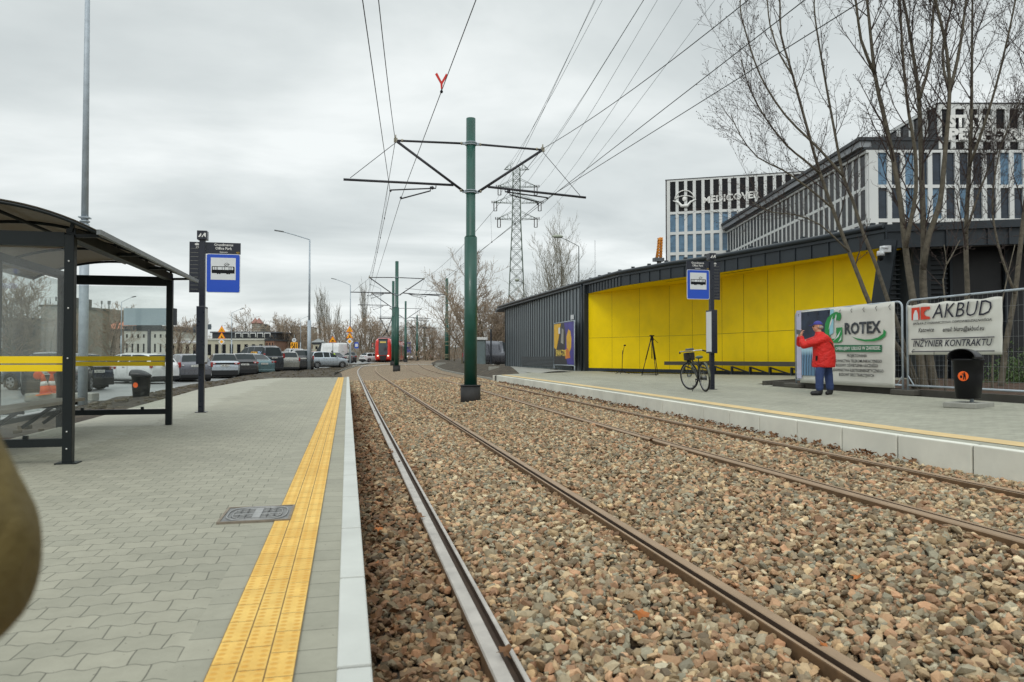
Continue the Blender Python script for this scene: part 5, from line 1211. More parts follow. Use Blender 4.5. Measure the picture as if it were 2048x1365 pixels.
# soffit
vs=[W2((x,y,4.56)) for x,y in fr_[1:]]; q_=[W2((x+.3,y,4.66)) for x,y in YW]; fl=[W2((x+.13,y,4.60)) for x,y in [(12.0,36.4)]+fr_[1:]]
sp_=MB(); A_=fl; B_=[W2((x+.12,y,4.66)) for x,y in [(12.1,36.4),(14.5,31.6),(15.0,30.2),(15.3,27.9),(15.7,23.4),(16.5,19.4)]]
n=min(len(A_),len(B_)); sp_.add(A_[:n]+B_[:n],[(i,i+1,n+i+1,n+i) for i in range(n-1)]); 
if len(A_)>n: sp_.add([A_[n-1],A_[n],B_[n-1]],[(0,1,2)])
so_=sp_.build('yellow_soffit',ylw,t); md=so_.modifiers.new('s','SOLIDIFY'); md.thickness=.04; md.offset=-1
# joints
jm=MB(); L_=0
def jline(a,b,k,z0,z1): 
    A=Vector((*a,0));B=Vector((*b,0)); p=A.lerp(B,k); u=(B-A).normalized(); nr=Vector((u.y,-u.x,0)); nr=nr if nr.dot(Vector((-.6,-1,0)))>0 else -nr; c=p+nr*.003; jm.box(W2((c.x,c.y,(z0+z1)/2)),(.014,.008,z1-z0),math.atan2(u.y,u.x))
for i,(a,b) in enumerate(zip(YW,YW[1:])):
    L=(Vector(b)-Vector(a)).length; n=max(1,round(L/1.55))
    for k in range(n): jline(a,b,k/n,.66,4.6)
    A=Vector((*a,2.28));B=Vector((*b,2.28)); nr=Vector(((B-A).y,-(B-A).x,0)).normalized(); nr=nr if nr.dot(Vector((-.6,-1,0)))>0 else -nr; jm.beam(W2(A+nr*.003),W2(B+nr*.003),.008,.014)
jm.build('panel_joints',M('joint_dark',(120,104,10),.7),t)
m=MB()
for a,b in zip(YW,YW[1:]): m.beam(W2((a[0]+.03,a[1]-.03,.66)),W2((b[0]+.03,b[1]-.03,.66)),.16,.16)
m.build('base_flashing',shf,t)
m=MB()
for (x,y,a) in ((12.75,32.2,-70),(13.7,28.9,-72),(14.6,25.6,-76)): m.box(W2((x,y,4.60)),(.09,1.7,.05),R(12))
m.build('strip_light',black,t)
m=MB(); m.tube([W2((16.3,21.3,1.0)),W2((15.6,24.4,1.0))],.02,5)
# bench
m=MB(); m.beam(W2((14.0,30.6,1.03)),W2((14.75,27.9,1.05)),.42,.16).beam(W2((14.75,27.9,1.05)),W2((15.1,22.2,1.07)),.42,.16); bq=m.build('bench_seat',M('bench_dark_wood',(66,64,54),.6,0,.2,5),t)
for k in range(7): 
    p=Vector((14.3,29.6,0)).lerp(Vector((15.05,22.8,0)),k/6); MB().b2(W2((p.x-.03,p.y-.04,.62)),W2((p.x+.05,p.y+.04,.95))).beam(W2((p.x,p.y,.93)),W2((p.x+.35,p.y-.75,.70)),.05).build('bench_leg',shf,t)
# right end: dark pier, recess, louvres, frontal fascia
MB().b2(W2((16.9,19.2,.4)),W2((17.5,26,5.0))).build('bay_end_wall',shd,t)
m=MB(); m.beam(W2(GD(1737,770,20.6)),W2(GD(1778,480,20.2)),.14,.42); m.build('slanted_post',shf,t)
fr2=[(15.55,18.75),(18.95,17.1),(27,13.25)]
m=MB(); 
for a,b in zip(fr2,fr2[1:]): m.beam(W2((a[0],a[1]+.1,4.86)),W2((b[0],b[1]+.1,4.86)),.12,.62)
seams([(x,y+.03) for x,y in fr2],.52,4.56,5.18,.06,m); m.build('front_fascia',shf,t)
m=MB(); m.beam(W2((16.5,20.2,2.6)),W2((18.2,19.4,2.6)),.1,4.2)
m.build('louvre_back',shd,t); m=MB()
for k in range(26): z=.9+k*.15; m.beam(W2((16.45,20.05,z)),W2((18.15,19.25,z)),.10,.03)
m.build('louvre_blade',shf,t)
m=MB(); m.beam(W2((18.2,19.5,2.6)),W2((30,14.2,2.6)),.12,4.3); m.build('dark_glazing',M('dark_shopfront',(20,21,25),.45,0,.3,.8),t)
m=MB()
for k in range(9): p=Vector((18.3,19.35,0)).lerp(Vector((29.5,14.3,0)),k/8.); m.b2(W2((p.x-.05,p.y-.09,.5)),W2((p.x+.05,p.y-.0,4.6)))
m.build('mullion',shf,t)
# cctv
t=empty('security_camera',tuple(GD(1765,505,20.0)),-YAW,'white dome security camera on an arm at the end of the yellow wall','camera')
MB().tube([(.12,.3,.12),(.12,.0,.12),(-.05,0,.14),(-.05,0,.02)],.035,8).box((.14,.1,.1),(.2,.2,.18)).build('arm',signw,t); MB().tube([(-.05,0,-.1),(-.05,0,.03)],[.1,.09],12).build('housing',signw,t); MB().ball((-.05,0,-.13),(.085,.085,.11)).build('dome',ink,t)
# poster on metal frame by the shed wall
pa=GY(1112.5,742,44.2); 
t=empty('poster_stand',(11.62,36.9,.5),0,'framed poster in yellow, black and purple leaning at the shed wall','poster')
A0=(0,6.3,0); Wd=3.9
MB().tube([(0,0,.35),(0,0,2.72),(0,Wd,2.72),(0,Wd,.35),(0,0,.35)],.035,6).tube([(0,0,0),(0,0,.35)],.03,6).tube([(0,Wd,0),(0,Wd,.35)],.03,6).build('tube_frame',galv,t)
pn=MB().b2((-.012,.03,.38),(.012,Wd-.03,2.69)).build('poster_panel',M('poster_black',(34,34,38),.4,0,.2,2),t)
def pp(poly,mat,nm,o=.014): return flat([(-y,z) for y,z in poly],(-o,0,0),(0,-1,0),(0,0,1),.002).build(nm,mat,pn)
pur=M('poster_purple',(60,50,140),.4,0,.3,2); pyw=M('poster_yellow',(222,172,20),.4,0,.2,3); por=M('poster_orange',(206,120,40),.4,0,.2,3); pgy=M('poster_grey',(150,150,140),.4,0,.3,3)
pp([(.04,.4),(1.25,.4),(1.7,1.2),(1.5,2.0),(1.9,2.68),(.04,2.68)],pur,'poster_print'); pp([(2.5,2.67),(3.86,2.67),(3.86,1.35),(3.4,1.2),(2.9,1.9)],pyw,'poster_print'); pp([(.55,1.3),(.9,1.0),(1.35,1.3),(1.4,1.9),(1.05,2.3),(.7,2.2),(.5,1.8)],pyw,'poster_print',.017); pp([(.7,.75),(1.6,.7),(1.75,1.15),(1.2,1.3),(.85,1.1)],por,'poster_print',.019); pp([(2.0,1.5),(2.5,1.6),(2.3,2.4),(1.95,2.3)],pgy,'poster_print'); pp([(2.6,2.1),(2.95,2.1),(2.95,2.45),(2.6,2.45)],signw,'poster_print',.019)
text('SPAW-TOR',pn,'lettering',(-.024,3.45,.86),(0,-1,0),(0,0,1),h=.34,w=2.0,mat=M('poster_letter',(236,206,96),.5),align='LEFT',off=.03)
MB().box((0,Wd+.1,.06),(.3,.6,.14)).build('ballast_foot',concd,t)
# mesh fence left of the shed, kiosk, truck behind
an=M('fence_anthracite',(40,46,54),.5); t=empty('panel_fence',(10.9,56.2,.55),0,'dark mesh panel fence between grey cabinet and shed','fence')
MB
for k in range(5):
    MB().b2((-.05+k*.55,k*2.8,-.1),(.05+k*.55,k*2.8+.08,2.9)).build('fence_post',an,t)
m=MB()
for k in range(4):
    a=Vector((k*.55,k*2.8,0)); b_=Vector((k*.55+.55,k*2.8+2.8,0))
    for j in range(30): p=a.lerp(b_,j/30); m.tube([p,p+Vector((0,0,2.7))],.012,3,cap=False)
    for z in [.15+.18*j for j in range(15)]: m.tube([a+Vector((0,0,z)),b_+Vector((0,0,z))],.012,3,cap=False)
m.build('mesh_panel',an,t)
p=GD(961.5,713,64); t=empty('utility_cabinet',(p.x,p.y,.55),-YAW,'grey green utility cabin with white flat roof beside the mesh fence','cabinet')
MB().b2((-.42,-.5,-.1),(.42,.6,2.2)).build('body',M('cabinet_grey',(120,132,132),.5),t,bevel=.02); MB().b2((-.55,-.65,2.2),(.6,.75,2.42)).build('roof',offw,t,bevel=.02); MB().b2((-.36,-.53,.1),(.36,-.505,2.05)).build('door',M('cabinet_door',(104,118,120),.5),t)
# concrete bits
for px,py,w_,lb in ((881,734,.9,'small concrete block beyond the right rail'),(1000,746.5,1.3,'low concrete kerb block on the far end of the right platform')):
    p=G(px,py,lambda x,y:gz(x,y)+.05); tag(MB().box((p.x,p.y,p.z+.16),(w_,.5,.42)).build('concrete_block',conc,bevel=.02),lb,'concrete block')
# ================================================================ PEOPLE
skin=M('skin',(196,142,116),.6,0,.06,9)
def capsule(m,a,b,ra,rb,n=12):
    a=Vector(a);b=Vector(b); m.tube([a,a.lerp(b,.5),b],[ra,(ra+rb)/2,rb],n); m.ball(a,ra,0,n,7); m.ball(b,rb,0,n,7)
def chain(m,pts,rs,n=12):
    for i in range(len(pts)-1): capsule(m,pts[i],pts[i+1],rs[i],rs[i+1],n)
def hand(m,w,d,side,up_,curl=.5,s=1.,thumb=None):
    w=Vector(w); d=Vector(d).normalized(); side=Vector(side).normalized(); n_=d.cross(side).normalized()
    palm=w+d*.045*s; capsule(m,w,palm+side*.018*s,.024*s,.022*s,8); capsule(m,w,palm-side*.018*s,.024*s,.022*s,8)
    for k,L in enumerate((.068,.078,.073,.058)):
        o=palm+d*.03*s+side*(.030-.02*k)*s; p1=o+(d*(1-curl*.5)+n_*curl).normalized()*L*.55*s; p2=p1+(d*(1-curl)+n_*curl*1.6).normalized()*L*.5*s
        chain(m,[o,p1,p2],[.0095*s,.0088*s,.0075*s],6)
    o=w+d*.02*s+side*.03*s; p1=o+(side*.7+d*.6).normalized()*.045*s; p2=p1+(d*.8+n_*.6).normalized()*.03*s; chain(m,[o,p1,p2],[.013*s,.011*s,.009*s],6)
def head(m,c,fd,r=.078):
    c=Vector(c); fd=Vector(fd).normalized(); sd=Vector((0,0,1)).cross(fd).normalized(); u=Vector((0,0,1))
    for off,rr in ((Vector((0,0,.03)),(r*1.12,r*1.12,r*1.12)),(fd*.02-u*.03,(r*.92,r*.92,r*1.1)),(fd*.035-u*.075,(r*.6,r*.6,r*.55))): m.ball(c+off,rr,0,14,10)
    m.ball(c+fd*.105-u*.012,(.016,.016,.022)); m.ball(c+fd*.098-u*.02,(.018,.018,.018)); m.ball(c+fd*.083-u*.062,(.022,.022,.012)); m.ball(c+fd*.075+u*.028,(.03,.03,.016))
    for s in (-1,1): m.ball(c+sd*s*(r+.008)-fd*.01-u*.01,(.012,.018,.032))
def eyes(c,fd,par):
    c=Vector(c); fd=Vector(fd).normalized(); sd=Vector((0,0,1)).cross(fd); m=MB()
    for s in (-1,1): m.ball(c+fd*.082+sd*s*.03+Vector((0,0,.008)),.011)
    m.build('eyes',ink,par); b=MB()
    for s in (-1,1): b.beam(c+fd*.09+sd*s*.018+Vector((0,0,.032)),c+fd*.082+sd*s*.045+Vector((0,0,.03)),.008)
    b.build('eyebrows',M('grey_hair',(150,146,140),.9),par)
# --- man in red coat, facing left (local -X is his front), local +Y away from camera
px=GY(1648,792,13.75); zz=zp(px.x,px.y)
man=empty('person',(px.x,px.y,zz),-YAW,'person in red coat, blue cap and jeans holding up a phone by the banner','person')
man.scale=(.97,.97,.97)
fd=Vector((-.93,.36,0))
b=MB(); head(b,(-.10,.05,1.49),fd); chain(b,[(-.08,.02,1.30),(-.095,.04,1.42)],[.062,.056]); chain(b,[(-.02,0,.95),(-.03,0,1.22)],[.13,.13])
hand(b,(-.445,.10,1.295),(.05,.12,1),(0,-1,.1),None,.6); hand(b,(-.40,.33,1.31),(-.1,-.05,1),(0,-1,.2),None,.6)
chain(b,[(-.46,.04,1.12),(-.445,.09,1.27)],[.042,.03]); chain(b,[(-.38,.4,1.15),(-.40,.34,1.29)],[.042,.03]); chain(b,[(-.07,-.07,.80),(-.125,-.075,.45),(-.12,-.07,.09)],[.08,.06,.045]); chain(b,[(.07,.08,.80),(.14,.09,.45),(.17,.09,.09)],[.08,.06,.045]); chain(b,[(-.06,-.09,.8),(-.02,0,.95),(.04,.1,.8)],[.08,.12,.08])
chain(b,[(-.05,-.14,1.2),(-.46,.04,1.12)],[.05,.042]); chain(b,[(-.06,.16,1.2),(-.38,.4,1.15)],[.05,.042])
body=remesh_body(b,'body',skin,man,.009,2); eyes((-.10,.05,1.49),fd,man)
redm=M('red_coat',(206,26,18),.6,0,.16,6,1.,11,bd=.05)
def loft(m,rings,n=20): # closed tapering trunk from (x,y,z,rx,ry)
    vs=[(x+rx*math.cos(2*PI*k/n),y+ry*math.sin(2*PI*k/n),z) for x,y,z,rx,ry in rings for k in range(n)]; q=len(rings)
    return m.add(vs,[(i*n+k,i*n+(k+1)%n,(i+1)*n+(k+1)%n,(i+1)*n+k) for i in range(q-1) for k in range(n)]+[tuple(range(n))[::-1],tuple(range((q-1)*n,q*n))],0,True)
c=MB(); loft(c,[(.0,.01,.60,.235,.225),(.0,.01,.64,.245,.235),(.01,.0,.85,.24,.225),(.0,0,1.0,.225,.215),(-.02,0,1.14,.215,.215),(-.035,0,1.23,.185,.205),(-.05,0,1.29,.14,.16),(-.07,.01,1.34,.10,.10),(-.085,.03,1.38,.085,.085)])
chain(c,[(-.03,-.15,1.22),(-.24,-.12,1.15),(-.43,-.0,1.08)],[.10,.088,.078]); chain(c,[(-.43,-.0,1.08),(-.455,.03,1.15),(-.445,.08,1.25)],[.078,.068,.052])
chain(c,[(-.05,.16,1.22),(-.22,.32,1.15),(-.36,.42,1.12)],[.095,.085,.072]); chain(c,[(-.36,.42,1.12),(-.40,.35,1.25)],[.068,.05])
remesh_body(c,'coat',redm,man,.014,6)
j=MB(); chain(j,[(-.07,-.07,.76),(-.125,-.075,.44),(-.125,-.07,.14)],[.115,.093,.078]); chain(j,[(.075,.08,.76),(.14,.09,.44),(.17,.09,.14)],[.115,.093,.078]); j.ball((0,0,.76),(.18,.16,.10))
for z in (.16,.22): j.ball((-.125,-.07,z),(.09,.09,.028)); j.ball((.17,.09,z),(.09,.09,.028))
remesh_body(j,'jeans',M('denim',(44,62,104),.8,0,.25,5,.5,30,bd=.01),man,.013,4)
bt_=MB(); 
for x,y,dx,dy in ((-.12,-.07,-.16,.0),(.17,.09,-.10,-.10)):
    chain(bt_,[(x,y,.13),(x,y,.06)],[.07,.065]); chain(bt_,[(x,y,.048),(x+dx,y+dy,.042)],[.058,.048])
remesh_body(bt_,'boots',M('boot_black',(26,26,28),.6,0,.2,9),man,.012,2)
k=MB(); cc=Vector((-.10,.05,1.535)); 
vs=[];n=20
for i in range(8):
    th=PI/2*i/7
    for q in range(n): a=2*PI*q/n; vs.append(cc+Vector((.098*math.cos(a)*math.cos(th),.098*math.sin(a)*math.cos(th),.085*math.sin(th))))
k.add(vs,[(i*n+q,i*n+(q+1)%n,(i+1)*n+(q+1)%n,(i+1)*n+q) for i in range(7) for q in range(n)],0,True)
ofd=fd; sd=Vector((0,0,1)).cross(ofd); pv_=[cc+ofd*.09+sd*.075-Vector((0,0,.004)),cc+ofd*.16+sd*.06-Vector((0,0,.02)),cc+ofd*.185-Vector((0,0,.022)),cc+ofd*.16-sd*.06-Vector((0,0,.02)),cc+ofd*.09-sd*.075-Vector((0,0,.004))]
k.add(pv_+[p+Vector((0,0,.008)) for p in pv_],[(0,1,2,3,4),(9,8,7,6,5),(0,5,6,1),(1,6,7,2),(2,7,8,3),(3,8,9,4)])
k.build('cap',M('cap_blue',(62,60,140),.8,0,.15,8),man)
h=MB(); h.ball((-.075,.04,1.475),(.09,.088,.055)); h.build('hair',M('grey_hair',(150,146,140),.9),man)
MB().tube([(-.06,-.2,1.24),(.10,-.19,1.12),(.17,-.12,.98)],.012,5).build('bag_strap',M('strap_dark',(60,50,30),.8),man)
MB().box((-.20,-.115,.80),(.04,.03,.10)).build('camera_clip',black,man)
ph=MB().box((0,0,0),(.012,.16,.10)).build('phone',M('phone_grey',(110,112,118),.3,.2)); ph.parent=None
mw=Matrix.Translation((px.x,px.y,zz))@Matrix.Rotation(-YAW,4,'Z')@Matrix.Scale(.97,4); ph.location=mw@Vector((-.46,.19,1.375)); ph.rotation_euler=(R(8),R(-8),-YAW+R(12)); tag(ph,'grey phone held up by the person in the red coat','phone')
# --- worker in hi-vis vest by the cars
wk=empty('person',tuple(GY(664.5,736,77)),R(-8),'worker in yellow vest and dark hood standing among the parked cars','person')
b=MB(); head(b,(0,0,1.62),(0,1,0)); chain(b,[(0,0,1.45),(0,0,1.55)],[.06,.055]); chain(b,[(-.1,0,.92),(-.1,0,.5),(-.1,0,.1)],[.1,.075,.05]); chain(b,[(.1,0,.92),(.1,0,.5),(.1,0,.1)],[.1,.075,.05]); chain(b,[(0,0,.95),(0,0,1.35)],[.15,.17])
for s in (-1,1): chain(b,[(s*.2,0,1.4),(s*.27,0,1.12),(s*.25,.12,.9)],[.06,.05,.038]); hand(b,(s*.25,.12,.88),(0,.2,-1),(-s,0,0),None,.4); b.ball((s*.1,.06,.05),(.05,.13,.05))
remesh_body(b,'body',M('work_trousers',(34,36,42),.8),wk,.014,2)
v=MB(); 
loft(v,[(0,0,.82,.2,.15),(0,0,1.1,.2,.15),(0,0,1.35,.22,.15),(0,0,1.46,.12,.1)])
for s in (-1,1): chain(v,[(s*.2,0,1.4),(s*.28,0,1.12)],[.08,.07])
remesh_body(v,'vest',M('hi_vis_yellow',(196,232,70),.6),wk,.02,3)
MB().ball((0,-.01,1.64),(.11,.12,.14)).build('hood',M('hood_black',(24,24,26),.8),wk)
# --- person in olive jacket cropped at the lower left
q=cam2w(-.717,.54)
op=empty('person',(q.x,q.y,.25),-YAW,'person in olive jacket at the lower left corner, mostly outside the frame','person')
b=MB(); head(b,(-.02,.06,1.37),(0,1,0)); chain(b,[(0,0,1.2),(-.01,.05,1.32)],[.056,.052])
for s in (-1,1): chain(b,[(s*.09,0,.76),(s*.095,.01,.42),(s*.095,0,.09)],[.09,.065,.045]); chain(b,[(s*.17,.0,1.16),(s*.29,.0,.93),(s*.20,.15,.93)],[.045,.04,.03]); hand(b,(s*.20,.15,.93),(-s*.6,.6,.2),(0,.3,-1),None,.5)
chain(b,[(0,0,.78),(0,0,1.12)],[.13,.14])
remesh_body(b,'body',skin,op,.012,2)
olv=M('olive_jacket',(98,84,44),.85,0,.3,7,.6,22,bd=.02)
c=MB()
loft(c,[(0,0,.60,.2,.16),(0,0,.8,.19,.155),(0,0,1.0,.2,.15),(0,0,1.12,.19,.14),(0,0,1.2,.11,.11),(0,0,1.24,.085,.085)])
for s in (-1,1): chain(c,[(s*.15,0,1.16),(s*.225,0,1.06),(s*.292,0,.952)],[.085,.078,.070]); chain(c,[(s*.292,0,.952),(s*.285,.015,.925),(s*.25,.07,.925),(s*.20,.14,.93)],[.072,.070,.058,.048])
c.ball((0,.0,1.22),(.09,.085,.07))
remesh_body(c,'jacket',olv,op,.012,6)
j=MB()
for s in (-1,1): chain(j,[(s*.085,0,.72),(s*.095,.01,.42),(s*.095,0,.1)],[.115,.085,.07])
remesh_body(j,'trousers',M('trousers_dark',(40,44,54),.85),op,.014,3)
j=MB()
for s in (-1,1): chain(j,[(s*.095,-.02,.05),(s*.1,.14,.04)],[.05,.045]); chain(j,[(s*.095,0,.12),(s*.095,-.01,.05)],[.06,.055])
remesh_body(j,'shoes',M('boot_black',(26,26,28)),op,.012,2)
MB().ball((-.02,.045,1.42),(.095,.105,.09)).build('hair',M('brown_hair',(60,44,32),.9),op)
eyes((-.02,.06,1.37),(0,1,0),op)
# ================================================================ CARS
rim=M('alloy_rim',(150,152,154),.35,.6,.1,9); redl=M('tail_light_red',(150,22,20),.2,0,.2,9,coat=1); whl=M('lamp_clear',(210,212,214),.15,0,.05,9,coat=1); plate=M('number_plate',(205,206,200),.5,0,.03,9); trim=M('car_trim_black',(26,27,29),.5,0,.15,9); cglass=M('car_glass',(38,46,48),.12,0,.25,1)
cglass.node_tree.nodes['Principled BSDF'].inputs['Specular IOR Level'].default_value=.28
def paint(nm,rgb,met=.25): return M(nm,rgb,.28,met,.05,1,coat=.9,dirt=.08)
PR={ # side profiles: (y,z top) fractions of L,H from rear to front ; greenhouse bounds
 'hatch':dict(top=[(0,.48),(.015,.62),(.05,.70),(.13,.965),(.22,1.0),(.45,1.0),(.58,.95),(.735,.655),(.9,.57),(.975,.47),(1,.36)],g=(.05,.735),rw=(.05,.13),ws=(.58,.735)),
 'estate':dict(top=[(0,.45),(.01,.63),(.035,.69),(.10,.95),(.18,.99),(.5,1.0),(.60,.95),(.74,.66),(.9,.58),(.975,.48),(1,.36)],g=(.035,.74),rw=(.035,.10),ws=(.60,.74)),
 'sedan':dict(top=[(0,.48),(.01,.66),(.14,.70),(.17,.71),(.31,.95),(.40,1.0),(.52,1.0),(.60,.95),(.74,.66),(.9,.58),(.975,.47),(1,.36)],g=(.17,.74),rw=(.17,.31),ws=(.60,.74)),
 'mpv':dict(top=[(0,.42),(.005,.58),(.02,.62),(.06,.95),(.12,.99),(.5,1.0),(.64,.95),(.80,.62),(.92,.54),(.98,.44),(1,.34)],g=(.02,.80),rw=(.02,.06),ws=(.64,.80)),
 'van':dict(top=[(0,.5),(.003,.9),(.01,.985),(.05,1.0),(.4,1.0),(.68,.985),(.74,.93),(.86,.56),(.95,.46),(.985,.38),(1,.3)],g=(.6,.86),rw=None,ws=(.74,.86)),
}
def car(label,loc,h,style,mat,L=4.1,W=1.75,H=1.48,roofmat=None,rails=False,lettering=None,group='cars parked along the road',small=False,cat='car'):
    t=empty('parked_car' if style!='van' else 'parked_van',loc,R(h),label,cat,group); p=PR[style]; gz0=.17*1.5/H if style!='van' else .11
    def prof(u): return lerpt(p['top'],u)*H
    belt=(.645 if style not in('mpv','van') else (.6 if style=='mpv' else .52))*H
    us=sorted(set([0,.004,.02,.04,.06,.08,.11]+[a for a,_ in p['top']]+[i/30 for i in range(31)]+([.33,.35,.5,.52] if style!='van' else [])))
    hw_=W/2; rings=[]
    for u in us:
        zt_=prof(u); e=1-.16*(max(0,(u-.84)/.16)**2)-.15*(max(0,(.10-u)/.10)**2); w0=hw_*e; gh=p['g'][0]<=u<=p['g'][1] and zt_>belt+.03
        zb=.20 if .05<u<.95 else .26; b=min(belt,zt_-.02)
        ring=[(0,zb),(w0*.86,zb),(w0*.97,zb+.10),(w0,.42*H if zt_>.45*H else zt_*.8),(w0*.985,b-.09),(w0*.94,b)]
        if gh: r_=(zt_-belt)/(H-belt); ti=.94-.24*r_; ring+=[(w0*(.94*(1-.08)+ti*.08-.005),b+.015),(w0*ti,zt_-.05*r_-.005),(w0*(ti-.10),zt_-.005),(0,zt_+.012)]
        else: ring+=[(w0*.90,b+(zt_-b)*.5),(w0*.8,zt_-.012),(w0*.5,zt_-.002),(0,zt_+.006)]
        rings.append((u,gh,ring))
    nR=10
    def V(i,k,s): x,z=rings[i][2][k]; return Vector((s*x,(rings[i][0]-.5)*L,z))
    body=MB(); SW=MB(); RW=MB(); WS=MB(); RF=MB()
    for s in (-1,1):
        for i in range(len(us)-1):
            u0,u1=us[i],us[i+1]; um=(u0+u1)/2; gh=rings[i][1] and rings[i+1][1]
            for k in range(nR-1):
                q=[V(i,k,s),V(i,k+1,s),V(i+1,k+1,s),V(i+1,k,s)]; dest=body
                if gh:
                    if k==6 and style!='van' and not(.335<um<.348 or .505<um<.515) and p['rw'][1]*.75<um<p['ws'][1]-.02: dest=SW
                    elif k==6 and style=='van' and um>.66: dest=SW
                    elif k>=8 and p['rw'] and p['rw'][0]+.006<um<p['rw'][1]: dest=RW
                    elif k>=8 and p['ws'][0]<um<p['ws'][1]: dest=WS
                    elif k>=7: dest=RF
                dest.add(q,[(0,1,2,3) if s>0 else (3,2,1,0)],0,True)
        for i in (0,len(us)-1): body.add([V(i,k,s) for k in range(nR)],[tuple(range(nR))])
    def bb(mb,nm,m_,par=t):
        o=mb.build(nm,m_,par,fix=False); bm=bmesh.new(); bm.from_mesh(o.data); bmesh.ops.remove_doubles(bm,verts=bm.verts,dist=.0005); bmesh.ops.recalc_face_normals(bm,faces=bm.faces); bm.to_mesh(o.data); bm.free(); return o
    bo=bb(body,'body',mat)
    if RF.f: bb(RF,'roof',roofmat or mat)
    bb(WS,'windscreen',cglass)
    for A_,B_ in ((0,1),(1,0)):
        if SW.f:
            q_=MB(); k_=len(SW.f)//2
            for f in (SW.f[:k_] if A_==0 else SW.f[k_:]): q_.add([SW.v[i] for i in f],[(0,1,2,3)],0,True)
            bb(q_,'side_window',cglass)
    if RW.f: bb(RW,'rear_window',cglass)
    r=.31 if style!='van' else .34
    for s in (-1,1):
        for yy in (-.5*L+.17*L,.5*L-.18*L):
            w_=MB().tube([(s*(hw_-.21),yy,r),(s*(hw_-.015),yy,r),(s*(hw_+.002),yy,r)],[r,r,r*.93],20).build('wheel',rubber,t)
            m=MB(); m.tube([(s*(hw_+.0),yy,r),(s*(hw_+.008),yy,r)],[r*.68,r*.66],18); m.build('rim',rim,w_)
            if not small:
                m=MB()
                for k in range(5): a=2*PI*k/5; m.beam((s*(hw_+.010),yy+r*.3*math.cos(a+.6),r+r*.3*math.sin(a+.6)),(s*(hw_+.010),yy+r*.58*math.cos(a+.6),r+r*.58*math.sin(a+.6)),.012,.07)
                m.build('rim_gap',trim,w_)
            m=MB(); pts=[(s*(hw_-.01),yy+(r+.045)*math.cos(a),r+(r+.045)*math.sin(a)) for a in [PI*k/12 for k in range(13)]]; m.tube(pts,.028,5); m.build('wheel_arch',trim,t)
    # rear: lights, plate, bumper
    yb=-.5*L; zl=.60*H if style not in ('van','mpv') else .62*H
    for s in (-1,1):
        if style in('mpv','estate') : m=MB().box((s*hw_*.885,yb+.05,zl+.02),(hw_*.12,.12,.18*H))
        elif style=='van': m=MB().box((s*hw_*.93,yb+.02,.42*H),(.12,.08,.38))
        else: m=MB().box((s*hw_*.76,yb+.05,zl),(hw_*.34,.12,.11)).box((s*hw_*.90,yb+.11,zl+.01),(.12,.22,.09))
        l_=m.build('tail_light',redl,t,bevel=.02)
        if not small: MB().box((s*hw_*.72,yb-.024 if style in('hatch','sedan') else yb-.018,zl-.01),(hw_*.12,.012,.05)).build('reversing_light',whl,l_)
        fl_=MB().box((s*hw_*.70,.5*L-.10,.50*H),(hw_*.36,.20,.13)).build('headlight',whl,t,bevel=.02)
        MB().box((s*(hw_+.07),.5*L-.33*L,belt+.04),(.16,.09,.12)).build('wing_mirror',mat,t,bevel=.02)
    MB().b2((-hw_*.84,yb-.035,.20),(hw_*.84,yb+.14,.50 if style=='hatch' else .38)).build('rear_bumper',trim if style!='sedan' else mat,t,bevel=.03)
    if style=='hatch' and not small: MB().b2((-hw_*.60,yb-.012,zl-.035),(hw_*.60,yb+.06,zl+.055)).build('light_band',trim,t,bevel=.01)
    MB().b2((-hw_*.8,-.45*L,.10),(hw_*.8,.45*L,.26)).build('underbody',trim,t)
    pl=MB().box((0,yb-.018,zl-.12 if style!='estate' else zl-.05),(.50,.02,.11)).build('number_plate',plate,t)
    if not small:
        text('SK 4071' if style=='hatch' else 'SK 82HL',pl,'lettering',(0,yb-.029,(zl-.15) if style!='estate' else zl-.08),(1,0,0),(0,0,1),h=.06,w=.36)
        MB().b2((-hw_*.78,.5*L-.06,.22),(hw_*.78,.5*L+.01,.40)).build('front_bumper',trim,t,bevel=.02)
        for s in (-1,1):
            m=MB()
            for u in (.34,.51,.68):
                if style!='van': m.box((s*(hw_+.0005),(u-.5)*L,.50*H-.02),(.006,.008,.42*H*.7))
            for u in (.40,.57): m.box((s*(hw_-.0),(u-.5)*L,belt-.14),(.03,.14,.025))
            m.build('door_gap',trim,t)
        MB().tube([(0,yb+.14*L,prof(.1)+.0),(0,yb+.10*L,prof(.12)+.09)],.008,4).build('aerial',trim,t)
    if rails:
        for s in (-1,1): MB().tube([(s*hw_*.68,(-.5+.14)*L,H*.97),(s*hw_*.68,(-.5+.2)*L,H+.05),(s*hw_*.68,(.08)*L,H+.05),(s*hw_*.68,(.13)*L,H*.97)],.018,5).build('roof_rail',rim,t)
    if lettering:
        for s in (-1,):
            z=belt+.10; a=text(lettering[0],t,'lettering',(-hw_*.90,(-.5+.40)*L,z),(0,-1,0),(0.16,0,1),h=.30,w=.85,mat=lettering[1],align='LEFT',off=.03,ext=.02); b=text(lettering[2],t,'lettering',(-hw_*.90,(-.5+.20)*L,z),(0,-1,0),(.16,0,1),h=.30,w=.45,mat=lettering[3],align='LEFT',off=.03,ext=.02)
    return t
z0=lambda x,y: zlong(y)
def cp(px,py): v=G(px,py,z0); return v
def place(px,py,h,L):  # px,py = ground point under the rear bumper centre
    v=cp(px,py); d=Vector((-math.sin(R(h)),math.cos(R(h)),0)); q=v+d*L/2; return (q.x,q.y,zlong(v.y))
